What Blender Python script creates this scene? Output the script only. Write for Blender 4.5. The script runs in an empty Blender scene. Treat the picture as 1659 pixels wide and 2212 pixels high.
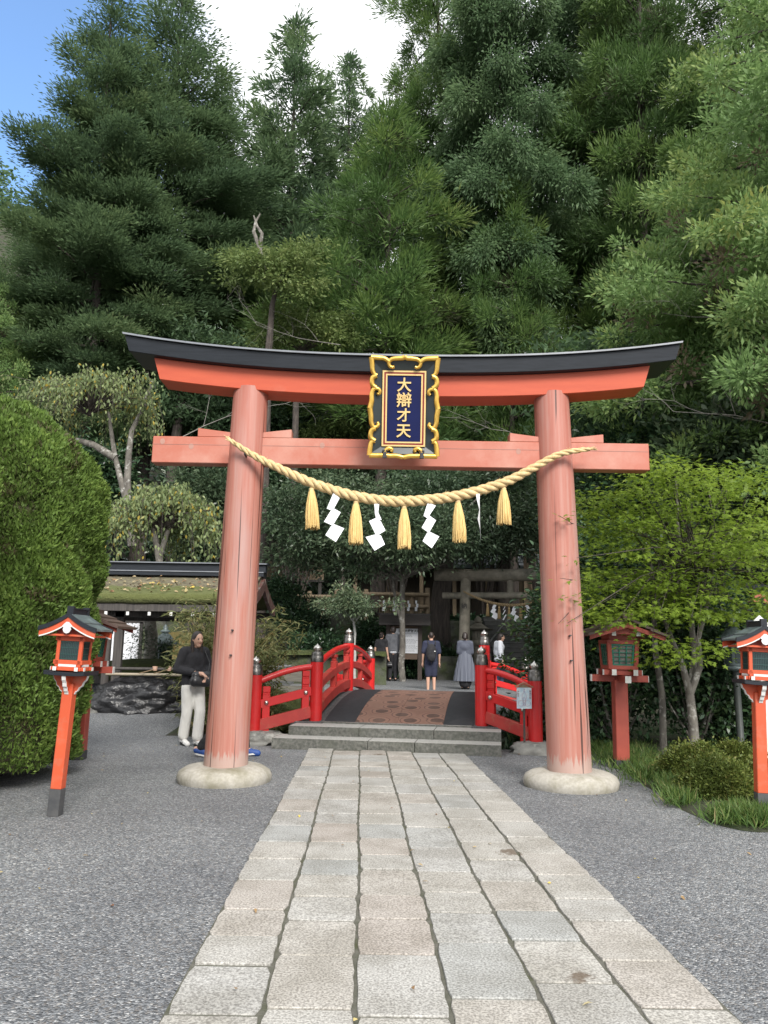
import bpy, math, random
import numpy as np
from mathutils import Vector, Matrix, noise
S = bpy.context.scene
COL = S.collection
random.seed(11)
V = Vector
R = math.radians
# ---------------------------------------------------------------- camera geometry
CH, PITCH, ROLL, FOC = 1.40, R(10.03), 0.016, 1662.0     # eye height, pitch up, roll, focal length in units of a 1659 wide frame
FW = V((0, math.cos(PITCH), math.sin(PITCH)))
UP0 = V((0, -math.sin(PITCH), math.cos(PITCH)))
XR = V((1, 0, 0)) * math.cos(ROLL) + UP0 * math.sin(ROLL)
YU = UP0 * math.cos(ROLL) - V((1, 0, 0)) * math.sin(ROLL)
CAM = V((0, 0, CH))
def ray(px, py):
    return FW * FOC + XR * (px - 829.5) - YU * (py - 1106.0)
def W(px, py, Y):                      # the point seen there at depth Y
    d = ray(px, py); return CAM + d * (Y / d.y)
def G(px, py, z=0.0):                  # the point seen there at height z
    d = ray(px, py); return CAM + d * ((z - CH) / d.z)
def mpp(Y, z=1.4):                     # metres per frame unit at that depth
    return (Y * math.cos(PITCH) + (z - CH) * math.sin(PITCH)) / FOC
# ---------------------------------------------------------------- mesh builder
def rotz(a): return Matrix.Rotation(a, 3, 'Z')
class MB:
    def __init__(s): s.v = []; s.f = []; s.m = []; s.sm = []; s.k = 0
    def add(s, vs, fs, smooth=False):
        o = len(s.v); s.v += [tuple(v) for v in vs]
        for f in fs:
            s.f.append(tuple(i + o for i in f)); s.m.append(s.k); s.sm.append(smooth)
    def box(s, c, d, M=None, top=1.0):
        x, y, z = d[0] / 2, d[1] / 2, d[2] / 2
        vs = [V((sx * x * (top if sz > 0 else 1), sy * y * (top if sz > 0 else 1), sz * z)) for sz in (-1, 1) for sy in (-1, 1) for sx in (-1, 1)]
        if M is not None: vs = [M @ v for v in vs]
        c = V(c)
        s.add([v + c for v in vs], [(0, 2, 3, 1), (4, 5, 7, 6), (0, 1, 5, 4), (2, 6, 7, 3), (0, 4, 6, 2), (1, 3, 7, 5)])
    def beam(s, a, b, w, h, up=V((0, 0, 1))):      # straight bar of width w (sideways) and height h
        a, b = V(a), V(b); d = (b - a).normalized(); sd = d.cross(up).normalized(); u = sd.cross(d)
        vs = [p + sd * (i * w / 2) + u * (j * h / 2) for p in (a, b) for i, j in ((-1, -1), (1, -1), (1, 1), (-1, 1))]
        s.add(vs, [(0, 1, 2, 3), (7, 6, 5, 4), (0, 4, 5, 1), (1, 5, 6, 2), (2, 6, 7, 3), (3, 7, 4, 0)])
    def sweep(s, pts, sec, up=V((0, 0, 1)), cap=True, smooth=False):   # sec: list of (side, up) or a function of index
        n = len(pts); pts = [V(p) for p in pts]; rings = []
        for i, p in enumerate(pts):
            d = (pts[min(i + 1, n - 1)] - pts[max(i - 1, 0)]).normalized(); sd = d.cross(up).normalized(); u = sd.cross(d)
            q = sec(i) if callable(sec) else sec
            rings.append([p + sd * a + u * b for a, b in q])
        k = len(rings[0]); vs = [v for r in rings for v in r]
        fs = [(i * k + j, (i + 1) * k + j, (i + 1) * k + (j + 1) % k, i * k + (j + 1) % k) for i in range(n - 1) for j in range(k)]
        s.add(vs, fs, smooth)
        if cap:
            s.add(rings[0], [tuple(range(k))]); s.add(rings[-1], [tuple(reversed(range(k)))])
    def tube(s, pts, r, n=10, cap=True, flat=1.0):
        pts = [V(p) for p in pts]; m = len(pts); rr = r if isinstance(r, (list, tuple)) else [r] * m
        u = None; rings = []
        for i, p in enumerate(pts):
            d = (pts[min(i + 1, m - 1)] - pts[max(i - 1, 0)])
            if d.length < 1e-9: d = V((0, 0, 1))
            d.normalize()
            if u is None:
                u = d.cross(V((0.13, 1, 0.07)));  u = u if u.length > .1 else d.cross(V((1, 0, 0)))
            u = (u - d * u.dot(d)).normalized(); w = d.cross(u)
            rings.append([p + (u * math.cos(6.28318 * j / n) + w * math.sin(6.28318 * j / n) * flat) * rr[i] for j in range(n)])
        vs = [v for q in rings for v in q]
        fs = [(i * n + j, i * n + (j + 1) % n, (i + 1) * n + (j + 1) % n, (i + 1) * n + j) for i in range(m - 1) for j in range(n)]
        s.add(vs, fs, True)
        if cap:
            s.add(rings[0], [tuple(reversed(range(n)))]); s.add(rings[-1], [tuple(range(n))])
    def lathe(s, prof, c=(0, 0, 0), n=24, cap=True):
        c = V(c); m = len(prof)
        vs = [c + V((r * math.cos(6.28318 * j / n), r * math.sin(6.28318 * j / n), z)) for r, z in prof for j in range(n)]
        fs = [(i * n + j, i * n + (j + 1) % n, (i + 1) * n + (j + 1) % n, (i + 1) * n + j) for i in range(m - 1) for j in range(n)]
        s.add(vs, fs, True)
        if cap:
            s.add(vs[:n], [tuple(reversed(range(n)))]); s.add(vs[-n:], [tuple(range(n))])
    def prism(s, poly, o, ex, ey, t):              # polygon in the plane (ex, ey) at o, thickness vector t
        o, ex, ey, t = V(o), V(ex), V(ey), V(t); n = len(poly)
        a = [o + ex * x + ey * y for x, y in poly]; b = [p + t for p in a]
        s.add(a + b, [tuple(range(n)), tuple(reversed(range(n, 2 * n)))] + [(i, i + n, (i + 1) % n + n, (i + 1) % n) for i in range(n)])
    def ball(s, c, r, n=12, m=8, M=None):
        c = V(c); r = V((r, r, r)) if not hasattr(r, '__len__') else V(r); vs = []; fs = []
        for i in range(m + 1):
            t = math.pi * i / m
            for j in range(n):
                p = 6.28318 * j / n; v = V((r.x * math.sin(t) * math.cos(p), r.y * math.sin(t) * math.sin(p), r.z * math.cos(t)))
                vs.append(c + (M @ v if M is not None else v))
        for i in range(m):
            for j in range(n):
                fs.append((i * n + j, (i + 1) * n + j, (i + 1) * n + (j + 1) % n, i * n + (j + 1) % n))
        s.add(vs, fs, True)
    def caps(s, a, b, ra, rb, n=12):               # tapered capsule
        a, b = V(a), V(b); d = (b - a); L = d.length; d = d.normalized() if L > 1e-6 else V((0, 0, 1))
        pts = []; rr = []
        for k in range(5):
            t = math.pi / 2 * (1 - k / 4); pts.append(a - d * ra * math.sin(t)); rr.append(max(ra * math.cos(t), ra * .02))
        for k in range(5):
            t = math.pi / 2 * k / 4; pts.append(b + d * rb * math.sin(t)); rr.append(max(rb * math.cos(t), rb * .02))
        s.tube(pts, rr, n)
    def mesh(s, name, mats, off=None):
        me = bpy.data.meshes.new(name)
        vs = s.v if off is None else [(a - off[0], b - off[1], c - off[2]) for a, b, c in s.v]
        me.from_pydata(vs, [], s.f)
        for m in (mats if isinstance(mats, (list, tuple)) else [mats]): me.materials.append(m)
        me.polygons.foreach_set('material_index', s.m); me.polygons.foreach_set('use_smooth', s.sm)
        me.update(); return me
    def build(s, name, mats, parent=None, world=True, bevel=0, seg=1):
        off = None
        if parent is not None and world: off = top(parent).location
        o = bpy.data.objects.new(name, s.mesh(name, mats, off)); COL.objects.link(o); o.parent = parent
        if bevel:
            b = o.modifiers.new('Bevel', 'BEVEL'); b.width = bevel; b.segments = seg; b.limit_method = 'ANGLE'; b.angle_limit = R(40)
        return o
def top(o):
    while o.parent is not None: o = o.parent
    return o
def tag(o, label=None, cat=None, group=None, kind=None):
    for k, v in (('label', label), ('category', cat), ('group', group), ('kind', kind)):
        if v: o[k] = v
    return o
def thing(name, label, cat, loc=(0, 0, 0), rz=0.0, group=None):
    o = bpy.data.objects.new(name, None); COL.objects.link(o); o.location = loc; o.rotation_euler = (0, 0, rz); o.empty_display_size = .2
    return tag(o, label, cat, group)
def copy_tree(o, parent=None):
    c = o.copy(); COL.objects.link(c); c.parent = parent
    for ch in list(o.children): copy_tree(ch, c)
    return c
def dup(root, loc, rz, label, group=None, scale=None):
    c = copy_tree(root); c.location = loc; c.rotation_euler = (0, 0, rz); c['label'] = label
    if group: c['group'] = group
    if scale: c.scale = (scale,) * 3 if not hasattr(scale, '__len__') else scale
    return c
def evalmesh(o, name):
    dg = bpy.context.evaluated_depsgraph_get(); me = bpy.data.meshes.new_from_object(o.evaluated_get(dg)); me.name = name
    return me
def text(name, s, size, m, M, parent, ext=.004, off=0.0):       # M: 4x4 in the local frame of the thing
    cu = bpy.data.curves.new(name, 'FONT'); cu.body = s; cu.size = size; cu.align_x = 'CENTER'; cu.align_y = 'CENTER'; cu.extrude = ext; cu.offset = off; cu.resolution_u = 3
    t = bpy.data.objects.new('t', cu); COL.objects.link(t); me = evalmesh(t, name); bpy.data.objects.remove(t); bpy.data.curves.remove(cu)
    me.transform(M); me.materials.clear(); me.materials.append(m)
    o = bpy.data.objects.new(name, me); COL.objects.link(o); o.parent = parent
    return o
def frame(o, x, y):                                    # 4x4 with given origin and axes
    x, y = V(x).normalized(), V(y).normalized(); z = x.cross(y)
    return Matrix(((x.x, y.x, z.x, o[0]), (x.y, y.y, z.y, o[1]), (x.z, y.z, z.z, o[2]), (0, 0, 0, 1)))
def blob(name, prims, vox, mats, parent, smooth=4, paint=None):   # one continuous surface grown from overlapping tapered limbs
    b = MB()
    for p in prims:
        if p[0] == 'c': b.caps(p[1], p[2], p[3], p[4] if len(p) > 4 else p[3])
        else: b.ball(p[1], p[2], 16, 10, p[3] if len(p) > 3 else None)
    o = b.build('b', mats)
    r = o.modifiers.new('r', 'REMESH'); r.mode = 'VOXEL'; r.voxel_size = vox; r.use_smooth_shade = True
    if smooth:
        q = o.modifiers.new('s', 'SMOOTH'); q.iterations = smooth; q.factor = .5
    me = evalmesh(o, name); bpy.data.objects.remove(o)
    if not me.materials:
        for m in (mats if isinstance(mats, (list, tuple)) else [mats]): me.materials.append(m)
    if paint:
        for p in me.polygons: p.material_index = paint(p.center)
    o = bpy.data.objects.new(name, me); COL.objects.link(o); o.parent = parent
    return o
# ---------------------------------------------------------------- materials
def nt(name):
    m = bpy.data.materials.new(name); m.use_nodes = True; t = m.node_tree
    return m, t, t.nodes['Principled BSDF'], t.nodes, t.links
def ramp(n, l, src, stops, interp='LINEAR'):
    r = n.new('ShaderNodeValToRGB'); e = r.color_ramp.elements; r.color_ramp.interpolation = interp
    while len(e) < len(stops): e.new(.5)
    for i, (p, c) in enumerate(stops):
        e[i].position = p; c = (c, c, c) if not hasattr(c, '__len__') else c; e[i].color = (*c[:3], 1)
    l.new(src, r.inputs[0]); return r.outputs[0]
def coords(n, l, scale=(1, 1, 1), kind='Object'):
    c = n.new('ShaderNodeTexCoord'); mp = n.new('ShaderNodeMapping'); l.new(c.outputs[kind], mp.inputs[0])
    mp.inputs['Scale'].default_value = scale; return mp.outputs[0]
def nz(n, l, co, scale, detail=5, rough=.55, dist=0):
    t = n.new('ShaderNodeTexNoise'); t.inputs['Scale'].default_value = scale; t.inputs['Detail'].default_value = detail; t.inputs['Roughness'].default_value = rough
    t.inputs['Distortion'].default_value = dist; l.new(co, t.inputs['Vector']); return t.outputs['Fac']
def mixc(n, l, fac, a, b, mode='MIX'):
    m = n.new('ShaderNodeMix'); m.data_type = 'RGBA'; m.blend_type = mode
    for s, v in ((m.inputs['Factor'], fac), (m.inputs['A'], a), (m.inputs['B'], b)):
        if hasattr(v, 'is_output') or hasattr(v, 'links'): l.new(v, s)
        else: s.default_value = v if not hasattr(v, '__len__') else (*v[:3], 1)
    return m.outputs['Result']
def bumpn(n, l, b, h, strength, dist):
    k = n.new('ShaderNodeBump'); k.inputs['Strength'].default_value = strength; k.inputs['Distance'].default_value = dist
    l.new(h, k.inputs['Height']); l.new(k.outputs[0], b.inputs['Normal']); return k
def mat(name, c, c2=None, rough=.6, scale=6, stretch=(1, 1, 1), lo=.35, hi=.65, bump=0, bscale=None, bdist=.01, metal=0, spec=.5, c3=None, s3=1.5, lo3=.5, hi3=.7, detail=6):
    m, t, b, n, l = nt(name); co = coords(n, l, stretch)
    b.inputs['Roughness'].default_value = rough; b.inputs['Metallic'].default_value = metal; b.inputs['Specular IOR Level'].default_value = spec
    if c2 is None: c2 = tuple(x * .8 for x in c)
    f = nz(n, l, co, scale, detail); col = ramp(n, l, f, ((lo, c), (hi, c2)))
    if c3 is not None:
        f3 = ramp(n, l, nz(n, l, coords(n, l), s3, 7, .65), ((lo3, 0.0), (hi3, 1.0))); col = mixc(n, l, f3, col, c3)
    l.new(col, b.inputs['Base Color'])
    if bump: bumpn(n, l, b, nz(n, l, co, bscale or scale * 3, 4), bump, bdist)
    return m
def leafmat(name, stops, rough=.5, trans=.3, spec=.3):
    m, t, b, n, l = nt(name); a = n.new('ShaderNodeAttribute'); a.attribute_name = 'tint'
    col = ramp(n, l, a.outputs['Fac'], stops); l.new(col, b.inputs['Base Color']); b.inputs['Roughness'].default_value = rough; b.inputs['Specular IOR Level'].default_value = spec
    tr = n.new('ShaderNodeBsdfTranslucent'); l.new(col, tr.inputs[0]); mx = n.new('ShaderNodeMixShader'); mx.inputs[0].default_value = trans
    l.new(b.outputs[0], mx.inputs[1]); l.new(tr.outputs[0], mx.inputs[2]); l.new(mx.outputs[0], n['Material Output'].inputs[0])
    return m
# ---------------------------------------------------------------- foliage (numpy)
RNG = np.random.default_rng(5)
def unit(a): return a / np.maximum(np.linalg.norm(a, axis=-1, keepdims=True), 1e-9)
SPRAY = np.array([(0, 0, 0), (.45, .5, .12), (1, 0, 0), (.45, -.5, .12)])
LEAF = np.array([(0, 0, 0), (.35, .5, .1), (.7, .36, .06), (1, 0, -.1), (.7, -.36, .06), (.35, -.5, .1)])
STAR = np.array([(0, .04, 0), (-.05, .42, 0), (.28, .17, .03), (.42, .62, -.03), (.5, .2, .04), (1, 0, -.06), (.5, -.2, .04), (.42, -.62, -.03), (.28, -.17, .03), (-.05, -.42, 0), (0, -.04, 0)])
def leafmesh(name, P, D, N, L, Wd, tint, m, tpl=SPRAY):
    n = len(P); k = len(tpl); D = unit(D); Sd = unit(np.cross(D, N)); Nn = np.cross(Sd, D)
    L = np.broadcast_to(np.asarray(L, float), (n,)); Wd = np.broadcast_to(np.asarray(Wd, float), (n,))
    co = P[:, None, :] + D[:, None, :] * (L[:, None, None] * tpl[None, :, 0:1]) + Sd[:, None, :] * (Wd[:, None, None] * tpl[None, :, 1:2]) + Nn[:, None, :] * (L[:, None, None] * tpl[None, :, 2:3])
    me = bpy.data.meshes.new(name); me.vertices.add(n * k); me.vertices.foreach_set('co', co.astype(np.float32).ravel())
    me.loops.add(n * k); me.loops.foreach_set('vertex_index', np.arange(n * k, dtype=np.int32)); me.polygons.add(n)
    me.polygons.foreach_set('loop_start', np.arange(0, n * k, k, dtype=np.int32))
    at = me.attributes.new('tint', 'FLOAT', 'FACE'); at.data.foreach_set('value', np.clip(np.broadcast_to(tint, (n,)), 0, 1).astype(np.float32))
    me.materials.append(m); me.update(calc_edges=True); return me
def add_mesh(name, me, parent=None):
    o = bpy.data.objects.new(name, me); COL.objects.link(o); o.parent = parent; return o
def rnd(n, k=3): return RNG.normal(size=(n, k))
# ================================================================ materials
VERM = mat('vermilion_faded', (.43, .135, .088), (.39, .11, .067), .55, 1.2, (1, 1, 1), c3=(.50, .27, .21), s3=1.1, lo3=.46, hi3=.75, bump=.15, bscale=40, bdist=.002)
def pillar_mat():
    m, t, b, n, l = nt('weathered_vermilion'); co = coords(n, l, (9, 9, .22)); c1 = coords(n, l)
    f = nz(n, l, co, 2.2, 8, .7); col = ramp(n, l, f, ((.3, (.30, .095, .068)), (.5, (.375, .168, .128)), (.72, (.43, .28, .24))))
    sx = n.new('ShaderNodeSeparateXYZ'); l.new(c1, sx.inputs[0])
    hz_ = n.new('ShaderNodeMapRange'); l.new(sx.outputs['Z'], hz_.inputs[0]); hz_.inputs[1].default_value = 4.4; hz_.inputs[2].default_value = 1.5
    w = n.new('ShaderNodeMath'); w.operation = 'MULTIPLY'; l.new(hz_.outputs[0], w.inputs[0]); l.new(ramp(n, l, nz(n, l, coords(n, l, (3, 3, .5)), 1.5, 5), ((.3, .25), (.65, .95))), w.inputs[1])
    col = mixc(n, l, w.outputs[0], mixc(n, l, .40, col, (.42, .115, .08)), col)
    col = mixc(n, l, ramp(n, l, nz(n, l, coords(n, l, (2, 2, .3)), 2.1, 4), ((.48, 0.0), (.72, .8))), col, (.385, .25, .228))
    # paint worn away at the foot, in ragged tongues
    ft = n.new('ShaderNodeMapRange'); l.new(sx.outputs['Z'], ft.inputs[0]); ft.inputs[1].default_value = .12; ft.inputs[2].default_value = .62
    ad = n.new('ShaderNodeMath'); ad.operation = 'SUBTRACT'; l.new(nz(n, l, coords(n, l, (14, 14, 1.2)), 1.6, 5, .7), ad.inputs[0]); l.new(ft.outputs[0], ad.inputs[1])
    col = mixc(n, l, ramp(n, l, ad.outputs[0], ((.12, 0.0), (.2, .85))), col, (.40, .29, .25))
    cr = ramp(n, l, nz(n, l, coords(n, l, (22, 22, .12)), 1.0, 2), ((.345, (.2, .2, .2)), (.375, (1, 1, 1))))
    col = mixc(n, l, 1.0, col, cr, 'MULTIPLY'); l.new(col, b.inputs['Base Color']); b.inputs['Roughness'].default_value = .55
    bumpn(n, l, b, nz(n, l, coords(n, l, (30, 30, .6)), 2, 5), .25, .004); return m
PILLAR = pillar_mat()
ORANGE = mat('bright_vermilion', (.57, .095, .035), (.50, .075, .028), .5, 7, (1, 1, .3), c3=(.46, .15, .09), s3=7, lo3=.52, hi3=.75, bump=.15, bscale=30, bdist=.003)
DKRED = mat('dull_red_paint', (.36, .07, .045), (.30, .055, .038), .5, 6, c3=(.38, .12, .09), s3=5, lo3=.62, hi3=.85)
BRED = mat('bridge_red_lacquer', (.60, .022, .022), (.52, .02, .02), .30, 5, c3=(.42, .075, .05), s3=4, lo3=.58, hi3=.8)
BRED2 = mat('bridge_red_faded', (.46, .045, .035), (.38, .035, .03), .5, 6, c3=(.30, .17, .10), s3=5, lo3=.55, hi3=.8)
BLACKW = mat('blackened_copper', (.017, .021, .028), (.010, .013, .018), .5, 4, (1, 12, 12), bump=.1, spec=.35)
CAPTOP = mat('grey_copper_sheet', (.22, .235, .26), (.16, .17, .19), .35, 3)
WHITE = mat('white_paint', (.72, .72, .70), (.60, .60, .58), .5, 20, c3=(.35, .34, .32), s3=25, lo3=.66, hi3=.8)
PAPER = mat('white_paper', (.86, .87, .90), (.82, .83, .87), .6, 4, bump=.06, bscale=9)
GOLD = mat('gold_leaf', (.80, .52, .12), (.70, .42, .08), .32, 14, metal=.75, bump=.15, bscale=30, bdist=.004)
CREAM = mat('pale_gold_paint', (.74, .52, .22), (.68, .47, .19), .45, 10)
NAVY = mat('navy_lacquer', (.006, .011, .070), (.005, .009, .058), .5, 4, spec=.2)
DKGRN = mat('green_black_lacquer', (.006, .014, .013), (.009, .017, .016), .4, 4, spec=.25)
WINE = mat('dark_red_band', (.22, .012, .014), None, .45)
IRON = mat('black_iron', (.015, .015, .017), (.03, .03, .032), .5, 20)
BRONZE = mat('dark_pewter', (.17, .16, .15), (.12, .115, .11), .34, 12, metal=.85)
SILVER = mat('worn_silver', (.60, .57, .53), (.42, .40, .38), .26, 14, metal=.95)
COPPER = mat('patina_copper', (.11, .14, .145), (.07, .09, .095), .4, 5, (3, 3, 8), c3=(.17, .22, .22), s3=6)
BROWNW = mat('brown_weathered_wood', (.085, .060, .048), (.055, .040, .034), .6, 4, (8, 8, 1), bump=.2)
BROWNR = mat('brown_metal_roof', (.13, .085, .072), (.10, .066, .058), .4, 5)
GREYW = mat('dark_grey_timber', (.075, .066, .06), (.04, .036, .034), .7, 3, (12, 12, .8), bump=.3, c3=(.16, .15, .14), s3=3, lo3=.6, hi3=.8)
PALEW = mat('pale_new_timber', (.30, .21, .13), (.22, .155, .095), .65, 3, (10, 10, 1), bump=.15)
LATT = mat('green_lattice_paint', (.012, .17, .115), (.010, .14, .095), .4, 5)
GLASSD = mat('dark_screen_glass', (.020, .030, .032), (.03, .045, .05), .2, 12)
PANEG = mat('milky_pane', (.20, .19, .17), (.15, .14, .13), .3, 4)
ROPE = mat('straw_rope', (.66, .50, .27), (.50, .36, .17), .75, 30, (1, 1, 1), bump=.4, bscale=90, bdist=.004)
STRAW = mat('straw_fringe', (.72, .52, .22), (.60, .41, .15), .65, 30, (3, 3, .3))
GRANITE = mat('pale_granite', (.40, .38, .35), (.32, .305, .28), .75, 60, (1, 1, 1), bump=.25, bscale=90, bdist=.004, c3=(.22, .20, .16), s3=2.4, lo3=.55, hi3=.8)
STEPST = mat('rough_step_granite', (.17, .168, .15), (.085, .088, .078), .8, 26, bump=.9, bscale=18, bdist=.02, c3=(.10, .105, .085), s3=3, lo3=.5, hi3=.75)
STEPTOP = mat('pale_step_top', (.40, .39, .365), (.28, .275, .255), .75, 40, bump=.3, bscale=60, bdist=.005)  # tread tops coloured paler than the riser faces
BOULD = mat('grey_boulder', (.26, .255, .235), (.12, .12, .11), .8, 5, bump=.6, bscale=9, bdist=.03, c3=(.40, .39, .36), s3=4, lo3=.55, hi3=.7)
WETROCK = mat('wet_black_rock', (.030, .030, .032), (.012, .012, .013), .28, 5, bump=1.0, bscale=6, bdist=.06, c3=(.06, .06, .06), s3=6, lo3=.64, hi3=.74, spec=.5)
MOSSR = mat('mossy_stone', (.09, .09, .075), (.045, .048, .036), .85, 4, bump=.8, bscale=8, bdist=.05, c3=(.055, .075, .022), s3=1.6, lo3=.42, hi3=.62)
MOSS = mat('deep_moss', (.06, .075, .018), (.035, .045, .012), .95, 9, bump=.9, bscale=30, bdist=.03)
LOGST = mat('weathered_stone_log', (.30, .275, .22), (.20, .18, .145), .8, 5, (1, 1, 1), bump=.3, c3=(.06, .06, .045), s3=1.6, lo3=.5, hi3=.75)
BARK = mat('dark_bark', (.10, .082, .07), (.04, .033, .03), .9, 3, (6, 6, .8), bump=.9, bscale=6, bdist=.05)
PALEBARK = mat('lichen_bark', (.20, .185, .16), (.09, .08, .07), .85, 9, (1, 1, .5), bump=.4, c3=(.40, .39, .36), s3=8, lo3=.55, hi3=.66)
BAMBOO = mat('bamboo_cane', (.30, .22, .08), (.18, .16, .06), .4, 3, (1, 1, 1))
SKIN = mat('skin', (.56, .34, .25), (.52, .31, .22), .5, 8)
HAIR = mat('dark_hair', (.018, .012, .010), (.03, .02, .017), .45, 30, (4, 4, .5))
# ================================================================ ground
def gravel_mat():
    m, t, b, n, l = nt('grey_gravel'); co = coords(n, l)
    v = n.new('ShaderNodeTexVoronoi'); v.inputs['Scale'].default_value = 88; l.new(co, v.inputs['Vector'])
    sp = n.new('ShaderNodeSeparateColor'); l.new(v.outputs['Color'], sp.inputs[0])
    base = ramp(n, l, sp.outputs[0], ((0, (.085, .091, .099)), (.45, (.168, .177, .189)), (.8, (.245, .257, .27)), (.95, (.37, .375, .38)), (1, (.52, .52, .51))))
    warm = mixc(n, l, ramp(n, l, sp.outputs[1], ((.8, 0.0), (.82, .35))), base, (.27, .235, .20))
    big = ramp(n, l, nz(n, l, co, .45, 4), ((.35, (.76, .76, .77)), (.65, (1.12, 1.12, 1.10))))
    col = mixc(n, l, 1.0, warm, big, 'MULTIPLY'); l.new(col, b.inputs['Base Color']); b.inputs['Roughness'].default_value = .7; b.inputs['Specular IOR Level'].default_value = .35
    inv = n.new('ShaderNodeMath'); inv.operation = 'SUBTRACT'; inv.inputs[0].default_value = 1; l.new(v.outputs['Distance'], inv.inputs[1])
    bumpn(n, l, b, inv.outputs[0], 1.0, .012); return m
GRAVEL = gravel_mat()
SOIL = mat('dark_forest_soil', (.045, .04, .026), (.028, .028, .016), .95, 3, bump=.8, bscale=12, bdist=.05, c3=(.03, .045, .014), s3=.8, lo3=.45, hi3=.6)
def smooth(a, b, x):
    t = np.clip((x - a) / (b - a), 0, 1); return t * t * (3 - 2 * t)
def hz(x, y):                          # ground height
    x = np.asarray(x, float); y = np.asarray(y, float)
    court = .36 * smooth(11.8, 16.5, y)
    hill = smooth(30.7, 31.6, y) * 2.1 + np.clip(y - 37, 0, 60) * .52
    hill = hill + np.clip(x - 9, 0, 60) * .55 * smooth(12, 24, y) + np.clip(-x - 13, 0, 120) * .62 * smooth(12, 60, y)
    ch = -.55 * np.exp(-((y - 13.2) / .9) ** 2) * smooth(-3.0, -1.6, x) * (1 - smooth(3.2, 4.6, x))
    return court + hill + ch
def ground():
    xs = np.concatenate([np.linspace(-300, -20, 29), np.linspace(-18, 18, 109), np.linspace(20, 300, 29)]); ys = np.concatenate([np.linspace(-300, -4, 15), np.linspace(0, 46, 139), np.linspace(48, 120, 37), np.linspace(140, 900, 12)])
    X, Y = np.meshgrid(xs, ys); Z = hz(X, Y); Z[Y > 120] = hz(X[Y > 120], np.full((Y > 120).sum(), 120.0))
    nx, ny = len(xs), len(ys); b = MB()
    b.v = [tuple(p) for p in np.stack([X, Y, Z], -1).reshape(-1, 3)]
    for j in range(ny - 1):
        for i in range(nx - 1):
            k = j * nx + i; b.f.append((k, k + 1, k + nx + 1, k + nx)); x, y = (xs[i] + xs[i + 1]) / 2, (ys[j] + ys[j + 1]) / 2
            soil = y > 31 or x > 10 or x < -13 or (12.2 < y < 14.6 and -3.4 < x < 4.6) or (x > 4.0 and y > 10.5) or (x > 2.6 and 11.6 < y < 24 and x > 2.6 + (y - 11.6) * .35)
            b.m.append(1 if soil else 0); b.sm.append(True)
    tag(b.build('ground', [GRAVEL, SOIL]), kind='structure')
ground()
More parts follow.
